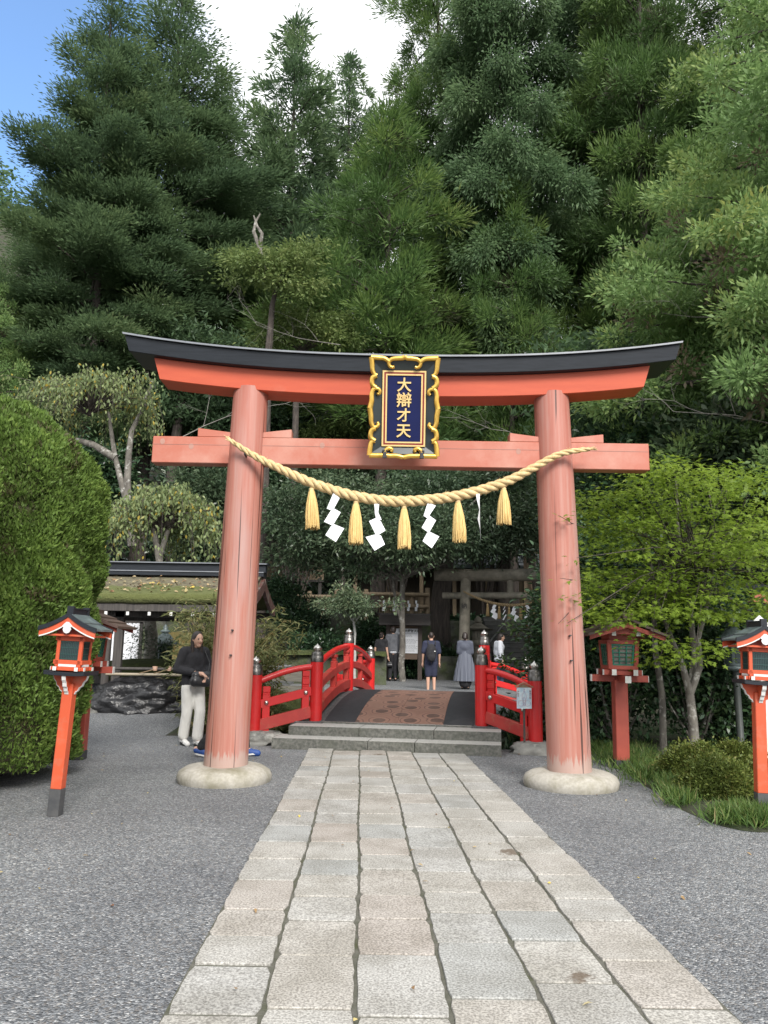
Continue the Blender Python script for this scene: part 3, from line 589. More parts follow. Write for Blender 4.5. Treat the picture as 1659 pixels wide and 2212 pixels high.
# ================================================================ square-lattice lanterns (dull red, brown roof)
def lattice_lantern(label):
    T = thing('lattice_lantern', label, 'lantern', (0, 0, 0), 0, 'dull red lanterns with green lattice windows')
    def bx(nm, parts, m, par=T, bevel=.003):
        if nm == 'white_tip' and len(parts) > 1: return [bx(nm, [q], m, par, bevel) for q in parts]
        b = MB()
        for c, d in parts: b.box(c, d)
        return b.build(nm, m, par, world=False, bevel=bevel)
    po = bx('post', [((0, 0, .60), (.165, .165, 1.0))], DKRED, bevel=.008); bx('dark_sock', [((0, 0, .055), (.173, .173, .11))], mat('dark_post_sock', (.035, .037, .04), (.05, .05, .055), .6, 10), po)
    a1 = bx('cross_arm', [((0, 0, 1.115), (.72, .075, .085))], DKRED); a2 = bx('cross_arm', [((0, 0, 1.112), (.073, .72, .083))], DKRED)
    bx('white_tip', [((sx * .363, 0, 1.115), (.007, .076, .086)) for sx in (-1, 1)], WHITE, a1, 0); bx('white_tip', [((0, sy * .363, 1.112), (.074, .007, .084)) for sy in (-1, 1)], WHITE, a2, 0)
    pr_ = []; tips = []
    for s in (-1, 1):
        pr_ += [((s * .135, 0, 1.195), (.055, .48, .07)), ((0, s * .135, 1.193), (.48, .055, .068))]
        for e in (-1, 1): tips += [((s * .135, e * .243, 1.195), (.057, .007, .072)), ((e * .243, s * .135, 1.193), (.007, .057, .07))]
    fr = bx('base_frame', pr_, DKRED); bx('white_tip', tips, WHITE, fr, 0)
    # body tapers: wider at the top
    tp = 1.13; zz0, zz1 = 1.232, 1.60; h0 = .158
    def at(sx, t): return sx * h0 * (1 + (tp - 1) * t)
    b = MB()
    for sx in (-1, 1):
        for sy in (-1, 1): b.beam((at(sx, 0), at(sy, 0), zz0), (at(sx, 1), at(sy, 1), zz1), .052, .052, V((0, 1, 0)))
    for z, t in ((zz0 + .022, .06), (zz1 - .025, .93)):
        w = h0 * (1 + (tp - 1) * t); [b.box(c, d) for c, d in (((0, -w, z), (2 * w, .055, .05)), ((0, w, z), (2 * w, .055, .05)), ((-w, 0, z), (.055, 2 * w, .048)), ((w, 0, z), (.055, 2 * w, .048)))]
    b.build('box_frame', DKRED, T, world=False, bevel=.002)
    bx('top_frieze', [((0, 0, 1.635), (.345, .345, .085))], DKRED); bx('white_tip', [((sx * .155, -.335, 1.685), (.05, .008, .07)) for sx in (-1, 1)], WHITE, T, 0)
    for k in range(4):
        M = rotz(k * math.pi / 2); w = h0 * 1.0 - .030; wt = h0 * tp - .030
        def P(x, t, y): return M @ V((x * (w + (wt - w) * t), -(h0 + (h0 * tp - h0) * t) + y, zz0 + .045 + (zz1 - zz0 - .095) * t))
        s = MB(); s.add([P(-1, 0, .004), P(1, 0, .004), P(1, 1, .004), P(-1, 1, .004), P(-1, 0, .02), P(1, 0, .02), P(1, 1, .02), P(-1, 1, .02)], [(0, 1, 2, 3), (7, 6, 5, 4), (0, 4, 5, 1), (1, 5, 6, 2), (2, 6, 7, 3), (3, 7, 4, 0)]); wn = s.build('window_pane', PANEG, T, world=False)
        g = MB(); up = M @ V((0, -1, 0))
        for x, w_ in ((-.93, .022), (.93, .022), (-.32, .012), (.32, .012)): g.beam(P(x, 0, -.004), P(x, 1, -.004), w_, .014, up)
        for t, w_ in ((.03, .024), (.97, .024), (.22, .009), (.41, .009), (.6, .009), (.79, .009)): g.beam(P(-1, t, -.006), P(1, t, -.006), w_, .012, up)
        g.build('green_lattice', LATT, wn, world=False)
    pr = lambda x: 1.84 - .34 * x
    for sg in (-1, 1):
        b = MB()
        for x0, x1, dz in ((.02, .24, .034), (.14, .37, .017), (.27, .50, 0)):
            up = [(sg * x0, pr(x0) + dz), (sg * x1, pr(x1) + dz)]; dn = [(x, z - .03) for x, z in reversed(up)]; b.prism(up + dn if sg < 0 else (up + dn)[::-1], (0, -.42 - .03 * (x1 > .4), 0), (1, 0, 0), (0, 0, 1), (0, .84 + .06 * (x1 > .4), 0))
        b.build('roof_sheet', BROWNR, T, world=False)
        for y in (-.40, .37):
            b = MB(); up = [(sg * .0, pr(0) - .032), (sg * .47, pr(.47) - .032)]; dn = [(x, z - .055) for x, z in reversed(up)]; b.prism(up + dn if sg < 0 else (up + dn)[::-1], (0, y, 0), (1, 0, 0), (0, 0, 1), (0, .03, 0)); b.build('bargeboard', DKRED, T, world=False)
    b = MB(); b.prism([(-.33, 1.67), (.33, 1.67), (0, 1.79)], (0, -.33, 0), (1, 0, 0), (0, 0, 1), (0, .66, 0)); b.build('gable_panel', DKRED, T, world=False)
    b = MB(); b.box((0, 0, 1.875), (.10, .88, .055)); b.box((0, -.41, 1.893), (.13, .07, .08)); b.build('ridge', BROWNR, T, world=False, bevel=.003)
    return T
p = G(1343, 1660)
Q0 = lattice_lantern('dull red lantern with green lattice windows, its brown roof tucked under the maple'); Q0.location = (p.x, p.y, 0); Q0.rotation_euler = (0, R(.6), 0); Q0.scale = (.97, .97, .965)
p = G(168, 1640)
dup(Q0, (p.x, p.y, 0), R(3), 'dull red lattice lantern mostly swallowed by the end of the hedge')
# ================================================================ steps in front of the bridge
BETA = R(8.5); B0 = V((.235, 11.83, 0))
def Bw(u, v, z=0): return V((B0.x + u * math.cos(BETA) + v * math.sin(BETA), B0.y - u * math.sin(BETA) + v * math.cos(BETA), z))
def steps():
    T = thing('stone_steps', 'two rough grey granite steps leading up to the red bridge', 'steps', B0, -BETA)
    rr = random.Random(2)
    def block(x0, x1, y0, y1, z0, z1, nm='step_block'):
        b = MB(); nx = max(6, int((x1 - x0) / .05)); top_ = []; 
        def grid(f, a, c, mi):
            b.k = mi; vs = [f(i / a, j / c) for j in range(c + 1) for i in range(a + 1)]; b.add(vs, [(j * (a + 1) + i, j * (a + 1) + i + 1, (j + 1) * (a + 1) + i + 1, (j + 1) * (a + 1) + i) for j in range(c) for i in range(a)], True)
        sd = rr.random() * 50
        jit = lambda x, z: .016 * noise.noise(V((x * 9 + sd, z * 9, sd))) + .010 * noise.noise(V((x * 25, z * 25 + sd, 3)))
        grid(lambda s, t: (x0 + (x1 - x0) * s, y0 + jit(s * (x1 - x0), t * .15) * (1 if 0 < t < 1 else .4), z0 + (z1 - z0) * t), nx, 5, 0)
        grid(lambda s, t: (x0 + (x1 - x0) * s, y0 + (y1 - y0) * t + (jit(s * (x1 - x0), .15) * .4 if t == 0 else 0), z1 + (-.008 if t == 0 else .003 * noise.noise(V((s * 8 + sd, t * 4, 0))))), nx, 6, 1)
        grid(lambda s, t: (x0, y1 + (y0 - y1) * s, z0 + (z1 - z0) * t), 4, 2, 0); grid(lambda s, t: (x1, y0 + (y1 - y0) * s, z0 + (z1 - z0) * t), 4, 2, 0)
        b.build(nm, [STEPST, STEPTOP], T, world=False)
    for x0, x1 in ((-1.62, -.27), (-.262, .375), (.383, 1.54)): block(x0, x1, -.97, -.45, -.02, .145)
    for x0, x1 in ((-1.50, -.47), (-.462, .60), (.608, 1.54)): block(x0, x1, -.55, .02, .12, .272)
    for x0, x1 in ((-1.28, .2), (.206, 1.27)): block(x0, x1, -.03, .22, .18, .292, 'sill_block')
steps()
# ================================================================ the red arched bridge
BL, RISE = 5.3, .33
def dz(v): t = v / BL; return .30 + RISE * 4 * t * (1 - t)
def mat_pattern():
    m, t, b, n, l = nt('patterned_brown_mat'); co = coords(n, l, (1, 1, 0))
    v = n.new('ShaderNodeTexVoronoi'); v.voronoi_dimensions = '2D'; v.inputs['Scale'].default_value = 2.7; v.inputs['Randomness'].default_value = .6; l.new(co, v.inputs['Vector'])
    wob = n.new('ShaderNodeMath'); wob.operation = 'MULTIPLY_ADD'; l.new(nz(n, l, co, 9, 3), wob.inputs[0]); wob.inputs[1].default_value = .16; l.new(v.outputs['Distance'], wob.inputs[2])
    col = ramp(n, l, wob.outputs[0], ((0, (.075, .042, .032)), (.345, (.075, .042, .032)), (.355, (.21, .112, .080)), (.47, (.205, .108, .077)), (.48, (.095, .05, .038)), (.52, (.10, .052, .040)), (.53, (.20, .105, .075)), (.60, (.19, .10, .072)), (.7, (.17, .09, .064))))
    col = mixc(n, l, ramp(n, l, nz(n, l, co, 3, 5), ((.4, 0.0), (.7, .35))), col, (.22, .14, .105)); l.new(col, b.inputs['Base Color']); b.inputs['Roughness'].default_value = .9
    bumpn(n, l, b, nz(n, l, co, 120, 2), .5, .004); return m
RUB = mat('black_rubber_mat', (.014, .015, .018), (.020, .021, .025), .7, 8, bump=.3, bscale=200, c3=(.05, .05, .055), s3=2, lo3=.55, hi3=.9)
EDGEW = mat('dark_edge_timber', (.05, .05, .052), (.10, .10, .10), .6, 6, (8, .6, 8), c3=(.20, .20, .19), s3=7, lo3=.62, hi3=.72)
def bridge():
    T = thing('arched_bridge', 'red lacquered arched bridge with patterned brown mat deck beyond the torii', 'bridge', B0, -BETA)
    n = 40; vv = [BL * i / n for i in range(n + 1)]
    def strip(nm, x0, x1, zt, th, m, v0=0.0, v1=BL, par=T):
        b = MB(); vs = []; k = [v for v in vv if v0 <= v <= v1]
        for v in k: vs += [(x0, v, dz(v) + zt - th), (x1, v, dz(v) + zt - th), (x1, v, dz(v) + zt), (x0, v, dz(v) + zt)]
        b.add(vs, [(4 * i + j, 4 * i + (j + 1) % 4, 4 * i + 4 + (j + 1) % 4, 4 * i + 4 + j) for i in range(len(k) - 1) for j in range(4)], False)
        b.add(vs[:4], [(3, 2, 1, 0)]); b.add(vs[-4:], [(0, 1, 2, 3)]); return b.build(nm, m, par, world=False)
    strip('deck', -1.22, 1.22, -.012, .12, EDGEW); strip('side_rubber_mat', -1.10, -.63, .0, .011, RUB); strip('side_rubber_mat', .70, 1.14, .0, .011, RUB)
    strip('patterned_mat', -.626, .0, .002, .013, MATP); strip('patterned_mat', .004, .696, .002, .013, MATP)
    for sx in (-1, 1): strip('edge_beam', sx * 1.22 - .11, sx * 1.22 + .11, -.03, .2, EDGEW)
    b = MB(); b.box((0, -.006, .292), (2.24, .02, .016)); b.build('metal_nosing', SILVER, T, world=False)
    for sx in (-1, 1):
        b = MB(); b.box((sx * 1.36, .12, .265), (.50, .42, .06)); b.build('post_slab', EDGEW, T, world=False, bevel=.006)
    def post(x, y, z0, zt, r):
        b = MB(); b.lathe([(r, z0), (r * 1.0, zt - .27)], (x, y, 0), 28); p = b.build('post', BRED, T, world=False)
        c = MB(); z = zt - .275; c.lathe([(r * 1.03, z), (r * 1.05, z + .02), (r * 1.02, z + .035), (r * 1.03, z + .075), (r * .98, z + .08), (r * .98, z + .10), (r * .90, z + .125), (r * .86, z + .150), (r * .72, z + .155)], (x, y, 0), 28); c.build('metal_collar', BRONZE, p, world=False)
        c = MB(); z = zt - .13; c.lathe([(r * .50, z), (r * .46, z + .02), (r * .62, z + .035), (r * .72, z + .062), (r * .62, z + .088), (r * .34, z + .108), (r * .12, z + .120), (r * .03, z + .135)], (x, y, 0), 24); c.build('onion_cap', SILVER, p, world=False)
    H = 1.125; pv = (.10, BL / 2, BL - .10)
    for sx in (-1, 1):
        for v in pv: post(sx * 1.26, v, dz(v) - .05, dz(v) + H, .098)
    post(-2.10, -.32, .15, 1.25, .100); post(2.02, -.34, .13, 1.25, .100); post(-2.15, BL + .35, .1, 1.25, .098); post(2.1, BL + .35, .1, 1.25, .098)
    for sx in (-1, 1):
        x = sx * 1.26
        for a, c in ((pv[0], pv[1]), (pv[1], pv[2])):
            k = [a + (c - a) * i / 14 for i in range(15)]; mid = (a + c) / 2
            # pronounced arch of each rail
            ar = lambda v: dz(v)
            for nm, zo, w, h, m in (('bottom_rail', .12, .13, .15, BRED2), ('middle_rail', .46, .105, .12, BRED2)):
                b = MB(); b.sweep([(x, v, ar(v) + zo) for v in k], [(-w / 2, -h / 2), (w / 2, -h / 2), (w / 2, h / 2), (-w / 2, h / 2)]); b.build(nm, m, T, world=False, bevel=.006)
            b = MB(); b.tube([(x, v, ar(v) + .79) for v in k], .048, 14); b.build('handrail', BRED, T, world=False)
            for v in (mid, c - .16 if c < 4 else a + .16):
                b = MB(); z = ar(v); b.box((x, v, z + .27), (.085, .13, .40)); b.box((x, v, z + .56), (.10, .14, .11)); b.box((x, v, z + .645), (.07, .10, .06)); b.box((x, v, z + .70), (.10, .14, .055)); b.build('strut', BRED2, T, world=False, bevel=.008)
    # the short wing rails that splay out at each end
    for (x1, y1, zt1, x0, y0) in ((-2.10, -.32, 1.25, -1.26, .10), (2.02, -.34, 1.25, 1.26, .10), (-2.15, BL + .35, 1.25, -1.26, BL - .1), (2.1, BL + .35, 1.25, 1.26, BL - .1)):
        A = V((x0, y0, 0)); C = V((x1, y1, 0)); L = (C - A).length; d = (C - A).normalized()
        z0 = dz(y0); lv = lambda s, zo0, zo1: A + d * s + V((0, 0, z0 + zo0 + (zo1 - zo0) * s / L))
        b = MB(); pts = [lv(.09 + (L - .18) * i / 8, .80, .54) + V((0, 0, -.035 * math.sin(math.pi * i / 8) * -1)) for i in range(9)]; b.tube(pts, .046, 14); b.build('handrail', BRED, T, world=False)
        mr = MB(); mr.beam(lv(.06, .43, .20), lv(L - .06, .43, .20) if 0 else lv(L - .06, .43, .20), .075, .125); ml = mr.build('middle_rail', BRED, T, world=False, bevel=.006)
        nd = V((d.y, -d.x, 0)); nd = nd if nd.y < 0 else -nd
        for s in (.17, L - .17):
            q = MB(); c = lv(s, .43, .20) + nd * .038; q.ball(c, (.036, .036, .036), 14, 8); q.build('round_stud', SILVER, ml, world=False)
        br = MB(); br.beam(lv(.08, .12, -.10), lv(L - .05, .12, -.10), .09, .17); br.build('bottom_rail', BRED2, T, world=False, bevel=.006)
        for s, zo in ((.17, 0), (L - .17, -.235)):
            b = MB(); p = A + d * s; M = Matrix(((d.x, nd.x, 0), (d.y, nd.y, 0), (0, 0, 1)))
            lo = .15 if s < .3 else -.15; hi = .60
            for za, zb, w in ((lo, .48, .10), (.51, .60, .10), (.48, .51, .08), (.60, .63, .08), (.63, .715, .105)): b.box((p.x, p.y, z0 + zo + (za + zb) / 2 + (.12 if za < 0 else 0) * 0), (w if 0 else .115, .07 if w > .09 else .055, zb - za), M)
            b.build('strut', BRED, T, world=False, bevel=.006)
MATP = mat_pattern()
bridge()
tag(rock('boulder', Bw(-2.15, -.30, .02), (.52, .34, .17), BOULD, seed=3, flat=.15), 'grey boulder under the bridge wing post on the hedge side', 'boulder', 'foot boulders of the bridge wing posts')
tag(rock('boulder', Bw(2.15, -.40, .0), (.46, .30, .20), BOULD, seed=8, flat=.15), 'pale boulder under the bridge wing post beside the small signboard', 'boulder', 'foot boulders of the bridge wing posts')
# ================================================================ small pictorial signboard
def small_sign():
    p = G(1134, 1628); T = thing('signboard', 'small pale blue signboard with a tiny roof on a stake beside the bridge', 'signboard', p)
    pm, t, b_, n, l = nt('printed_blue_paper'); co = coords(n, l, kind='Object'); col = ramp(n, l, nz(n, l, co, 14, 4), ((.35, (.45, .62, .74)), (.65, (.72, .80, .84)))); l.new(col, b_.inputs['Base Color']); b_.inputs['Roughness'].default_value = .5
    b = MB(); b.box((0, .02, .33), (.026, .026, .66)); b.build('stake', GREYW, T, world=False)
    b = MB(); b.box((0, 0, .745), (.205, .014, .285)); bd = b.build('board', pm, T, world=False)
    for j, (s, x, z, sz) in enumerate((('弁財天', -.082, .80, .030), ('天河', .0, .845, .026), ('開運厄除', .084, .79, .030))):
        text('red_lettering', '\n'.join(s), sz, WINE if j != 1 else mat('violet_ink', (.25, .12, .3), None, .6), frame((x, -.008, z), (1, 0, 0), (0, 0, 1)), bd, .0006)
    red = mat('faded_red_ink', (.50, .16, .16), (.3, .2, .4), .6, 60)
    b = MB()
    for cx, cz, rx, rz_ in ((0, .765, .030, .055), (-.045, .675, .040, .040), (.045, .675, .040, .040), (0, .70, .02, .06)):
        for i in range(14):
            a, c = 6.283 * i / 14, 6.283 * (i + 1) / 14; b.beam((cx + rx * math.cos(a), -.0085, cz + rz_ * math.sin(a)), (cx + rx * math.cos(c), -.0085, cz + rz_ * math.sin(c)), .002, .007, V((0, -1, 0)))
    b.build('printed_outline', red, bd, world=False)
    b = MB()
    for sg in (-1, 1): b.beam((sg * .004, 0, .955), (sg * .125, 0, .895), .07, .012)
    b.prism([(-.10, .888), (.10, .888), (0, .94)], (0, -.012, 0), (1, 0, 0), (0, 0, 1), (0, .024, 0)); b.build('roof', PALEW, T, world=False)
small_sign()
# ================================================================ water pavilion on the hedge side
def thatch_mat():
    m, t, b, n, l = nt('mossy_bark_thatch'); co = coords(n, l); g = n.new('ShaderNodeSeparateXYZ'); l.new(co, g.inputs[0])
    c = ramp(n, l, nz(n, l, co, 9, 7, .7), ((.3, (.07, .06, .04)), (.48, (.15, .13, .085)), (.62, (.19, .175, .10)), (.75, (.25, .22, .14))))
    mm = n.new('ShaderNodeMath'); mm.operation = 'MULTIPLY_ADD'; l.new(nz(n, l, co, 2.6, 5), mm.inputs[0]); mm.inputs[1].default_value = .9
    mr = n.new('ShaderNodeMapRange'); l.new(g.outputs['Z'], mr.inputs[0]); mr.inputs[1].default_value = 2.82; mr.inputs[2].default_value = 2.25; l.new(mr.outputs[0], mm.inputs[2])
    c = mixc(n, l, ramp(n, l, mm.outputs[0], ((.93, 0.0), (1.36, .85))), c, (.105, .125, .03)); l.new(c, b.inputs['Base Color']); b.inputs['Roughness'].default_value = .95
    bumpn(n, l, b, nz(n, l, co, 24, 5, .7), 1.0, .05); return m
def pavilion():
    X0, X1, YF, YR, YB = -6.9, -2.50, 14.3, 15.95, 17.6; ZE, ZR = 2.31, 2.80
    T = thing('water_pavilion', 'small water pavilion with a mossy bark thatched roof behind the hedge end', 'pavilion', (-4.7, 15.9, 0))
    th = thatch_mat(); b = MB(); n = 8
    def prof(t, s): return (YR + (YF - YR) * t if s < 0 else YR + (YB - YR) * t, ZR - (ZR - ZE) * (1.18 * t - .18 * t * t))
    for s in (-1, 1):
        nx = 44; vs = []
        for i in range(n + 1):
            y, z = prof(i / n, s)
            for j in range(nx + 1):
                x = X0 + (X1 - X0) * j / nx; e = .06 * (2 * j / nx - 1) ** 4
                vs.append((x, y, z + e + .02 * noise.noise(V((x * 4, y * 4, 0)))))
        m = len(vs); vs += [(x, y, z - .16) for x, y, z in vs]
        f = [(i * (nx + 1) + j, i * (nx + 1) + j + 1, (i + 1) * (nx + 1) + j + 1, (i + 1) * (nx + 1) + j) for i in range(n) for j in range(nx)]
        b.add(vs, (f if s < 0 else [q[::-1] for q in f]) + [tuple(a + m for a in (q[::-1] if s < 0 else q)) for q in f] + [(n * (nx + 1) + j, n * (nx + 1) + j + 1, m + n * (nx + 1) + j + 1, m + n * (nx + 1) + j) for j in range(nx)] + [(i * (nx + 1) + e, (i + 1) * (nx + 1) + e, m + (i + 1) * (nx + 1) + e, m + i * (nx + 1) + e) for i in range(n) for e in (0, nx)], True)
    b.build('thatched_roof', th, T)
    for x in (X0 - .03, X1 + .03):
        for s in (-1, 1):
            b = MB(); pts = [V((x, *prof(i / 10, s))) + V((0, 0, -.17 + .05 * (2 * i / 10 - 1) ** 4)) for i in range(11)]
            b.sweep(pts, [(-.035, -.12), (.035, -.12), (.035, .10), (-.035, .10)], V((1, 0, 0)) if 0 else V((0, 0, 1))); b.build('bargeboard', BARGE, T)
    b = MB(); b.box(((X0 + X1) / 2, YR, ZR + .045), (X1 - X0 + .1, .34, .09)); b.box(((X0 + X1) / 2, YR, ZR + .17), (X1 - X0 + .16, .22, .16)); b.box(((X0 + X1) / 2, YR, ZR + .265), (X1 - X0 + .26, .32, .03)); rd = b.build('ridge', BLACKW, T, bevel=.004)
    b = MB(); b.box(((X0 + X1) / 2, YR - .178, ZR + .088), (X1 - X0 + .1, .02, .02)); b.box(((X0 + X1) / 2, YR - .165, ZR + .265), (X1 - X0 + .2, .012, .02)); b.build('pale_edge', CAPTOP, rd)
    b = MB()
    for y, z in ((YF + .08, ZE - .24), (YB - .08, ZE - .24), (YF + .42, ZE - .34), (YB - .42, ZE - .34)): b.box(((X0 + X1) / 2, y, z), (X1 - X0 - .1, .10, .13))
    for x in (-6.2, -5.13, -3.9, -2.85): b.beam((x, YF + .35, 2.03), (x, YB - .35, 2.03), .09, .14)
    b.build('eave_beam', GREYW, T)
    for i in range(11):
        x = X1 - .2 - i * .40; b = MB(); b.beam((x, YF + .02, ZE - .35), (x, YR - .1, ZR - .34), .05, .06); r = b.build('rafter', GREYW, T)
        b = MB(); b.box((x, YF + .013, ZE - .353), (.052, .012, .065)); b.build('white_tip', WHITE, r)
    for x, y in ((-5.18, 14.75), (-6.75, 17.1), (-2.95, 14.75), (-2.95, 17.1)):
        b = MB(); b.tube([(x, y, .1), (x, y, 2.0)], .075, 14); b.build('post', GREYW, T)
    b = MB(); b.box((-4.96, 14.72, 1.05), (.16, .10, 1.9)); b.build('boarded_post', GREYW, T)
BARGE = mat('dark_red_brown_board', (.10, .042, .034), (.07, .035, .03), .6, 5, c3=(.16, .14, .125), s3=4, lo3=.5, hi3=.7)
pavilion()
tag(rock('basin_rock', (-4.42, 14.75, .28), (1.05, .62, .50), WETROCK, seed=5, amp=.30, freq=1.6, sub=5), 'wet black rock water basin under the thatched pavilion', 'basin rock')
tag(rock('rock', (-5.28, 14.35, .16), (.30, .26, .24), BOULD, seed=12), 'small grey rock at the foot of the pavilion post', 'rock', 'loose rocks round the basin')
tag(rock('rock', (-5.75, 14.0, .08), (.34, .22, .16), MOSSR, seed=14), 'low dark rock nearest the hedge, before the pavilion', 'rock', 'loose rocks round the basin')
tag(rock('rock', (-3.45, 14.1, .06), (.22, .18, .16), MOSSR, seed=15), 'dark rock at the bamboo side of the wet black basin', 'rock', 'loose rocks round the basin')
b = MB(); rr = random.Random(8)
for i in range(70): b.ball((rr.uniform(-5.2, -3.3), rr.uniform(13.75, 14.1), .012), (rr.uniform(.02, .05), rr.uniform(.02, .04), rr.uniform(.015, .03)), 7, 5)
tag(b.build('pebbles', BOULD), 'line of pale pebbles at the foot of the wet basin', 'pebbles', kind='stuff')
b = MB(); b.tube([(-4.98, 14.22, .86), (-3.25, 14.30, .86)], .026, 10); T = tag(b.build('bamboo_pole', mat('grey_bamboo', (.36, .31, .23), (.26, .22, .16), .5, 4)), 'pale bamboo pole laid across the front of the rock basin', 'bamboo pole', 'bamboo rails over the basin')
b = MB(); b.tube([(-4.98, 14.55, .95), (-3.25, 14.62, .95)], .030, 10); tag(b.build('bamboo_pole', GREYW), 'dark bamboo pole at the back of the rock basin', 'bamboo pole', 'bamboo rails over the basin')
for i, x in enumerate((-4.18, -3.92)):
    T = thing('ladle', ('wooden ladle on the bamboo rail, the one nearer the pavilion post', 'wooden ladle on the bamboo rail, the one nearer the walking woman')[i], 'ladle', (x, 14.35, .93), 0, 'wooden ladles on the basin')
    b = MB(); b.tube([(x - .16, 14.10, .885), (x, 14.40, .945)], .009, 6); b.build('handle', PALEW, T)
    b = MB(); b.lathe([(.040, -.035), (.045, .045), (.038, .045), (.034, -.02)], (x + .02, 14.43, .96), 14); b.build('cup', mat('ladle_cup', (.42, .26, .18), None, .6), T)
# raised yard behind the pavilion
b = MB(); b.box((-6.4, 21.2, .43), (7.8, 7.4, .90)); tag(b.build('raised_yard', GRAVEL), kind='structure')
T = thing('log_edging', 'dark timber edging of the raised yard behind the basin', 'edging', (-5.3, 17.75, 0)); b = MB(); b.box((-5.3, 17.42, .62), (5.2, .14, .17)); b.box((-5.3, 17.46, .84), (5.2, .12, .12)); b.build('timber_rail', GREYW, T)
T = thing('cloth_screen', 'white cloth hung on a frame behind the thatched pavilion', 'cloth screen', (-6.0, 19.6, .88)); b = MB()
vs = []; n = 40
for i in range(n + 1):
    x = -6.95 + .85 * i / n; vs += [(x, 19.6 + .03 * math.sin(i * 1.3), .95), (x, 19.6 + .015 * math.sin(i * 1.3), 1.92)]
b.add(vs, [(2 * i, 2 * i + 2, 2 * i + 3, 2 * i + 1) for i in range(n)], True); b.build('white_cloth', PAPER, T)
b = MB(); [b.box((x, 19.64, 1.4), (.07, .07, 1.1)) for x in (-6.98, -6.07)]; b.box((-6.52, 19.64, 1.95), (1.0, .07, .07)); b.build('frame', GREYW, T)
def bronze_lantern(name, label, loc, s=1.0, pole=0.0):
    T = thing(name, label, 'lantern', loc); b = MB(); z = pole
    if pole: b.lathe([(.085, 0), (.075, .03), (.06, .05), (.055, pole)], n=16); b.build('pole', mat('dark_lamp_pole', (.03, .038, .036), (.05, .055, .05), .5, 6), T, world=False); b = MB()
    b.lathe([(.10, z), (.20, z + .03), (.20, z + .08), (.15, z + .10)], n=6); b.build('base', COPPER, T, world=False)
    b = MB(); b.lathe([(.17, z + .10), (.19, z + .52)], n=6); bd = b.build('body', COPPER, T, world=False)
    for k in range(6):
        a = 6.283 * (k + .5) / 6; q = MB(); r = .162; M = Matrix.Rotation(a, 3, 'Z'); q.box(M @ V((r, 0, z + .31)), (.012, .12, .32), M); q.build('slot_window', GLASSD, bd, world=False)
    b = MB(); b.lathe([(.33, z + .50), (.33, z + .53), (.20, z + .62), (.12, z + .72), (.07, z + .75)], n=6); b.build('roof', COPPER, T, world=False)
    b = MB(); b.lathe([(.05, z + .74), (.12, z + .79), (.10, z + .81), (.045, z + .84), (.06, z + .88), (.01, z + .95)], n=14); b.build('finial', COPPER, T, world=False); T.scale = (s, s, s); return T
bronze_lantern('bronze_lantern', 'grey green bronze lantern standing in the yard behind the pavilion trunk', (W(355, 1400, 18.6).x, 18.6, .88), 1.05)
p = G(1603, 1640); bronze_lantern('pole_lamp', 'dark bronze hexagonal lamp on a thin pole between maple and gabled lantern', (p.x, p.y, 0), .80, 1.45).rotation_euler = (0, R(-.5), 0)
T = thing('bamboo_screen', 'vertical bamboo screen panel in the yard behind the pavilion', 'screen', (W(385, 1400, 20).x, 20, .88)); b = MB(); x0 = W(385, 1400, 20).x
for i in range(26): b.tube([(x0 - .3 + i * .028, 20, .88), (x0 - .3 + i * .028, 20, 1.72)], .014, 7)
b.build('bamboo_canes', BAMBOO, T)
# ================================================================ beyond the bridge
def wall_of_stones(name, label, x0, x1, y, z0, z1, seed, mt=None, th=.5, cat='stone wall'):
    T = thing(name, label, cat, ((x0 + x1) / 2, y, z0)); b = MB(); nx = int((x1 - x0) / .09); nz_ = max(5, int((z1 - z0) / .09)); vs = []
    def h(x, z):
        q = V((x * 1.9 + seed, z * 2.3, seed)); d = noise.voronoi(q)[0]; return .16 * min(.6, d[1] - d[0]) + .06 * noise.noise(q * 2.5)
    for j in range(nz_ + 1):
        for i in range(nx + 1):
            x = x0 + (x1 - x0) * i / nx; z = z0 + (z1 - z0) * j / nz_; vs.append((x, y - h(x, z) + .12 * (z - z0), z + (.08 * noise.noise(V((x * 1.3, seed, 0))) if j == nz_ else 0)))
    m = len(vs); vs += [(x0 + (x1 - x0) * i / nx, y + th, z1) for i in range(nx + 1)]
    b.add(vs, [(j * (nx + 1) + i, j * (nx + 1) + i + 1, (j + 1) * (nx + 1) + i + 1, (j + 1) * (nx + 1) + i) for j in range(nz_) for i in range(nx)] + [(nz_ * (nx + 1) + i, nz_ * (nx + 1) + i + 1, m + i + 1, m + i) for i in range(nx)], True)
    b.build('stone_face', mt or MOSSR, T); return T
wall_of_stones('retaining_wall', 'tall mossy stone retaining wall under the wooden fence', -9.5, 3.7, 30.4, .2, 2.5, 3.0)
T = wall_of_stones('low_garden_wall', 'low stone garden wall with a thick moss top behind the bridge', W(560, 1420, 22.5).x, W(835, 1420, 22.5).x, 22.5, .2, 1.20, 9.0, cat='stone wall')
b = MB(); x0, x1 = W(560, 1420, 22.5).x, W(835, 1420, 22.5).x; n = 60; vs = []
for i in range(n + 1):
    x = x0 + (x1 - x0) * i / n
    for k in range(7): a = math.pi * k / 6; vs.append((x, 22.75 - .40 * math.cos(a), 1.17 + .13 * math.sin(a) + .05 * noise.noise(V((x * 4, k * .7, 2)))))
b.add(vs, [(i * 7 + k, (i + 1) * 7 + k, (i + 1) * 7 + k + 1, i * 7 + k + 1) for i in range(n) for k in range(6)], True); b.build('moss_top', MOSS, T)
wall_of_stones('low_stone_wall', 'short mossy stone wall between the notice board and the log torii', W(944, 1430, 27).x, W(1000, 1430, 27).x, 27, .2, 1.15, 21.0)
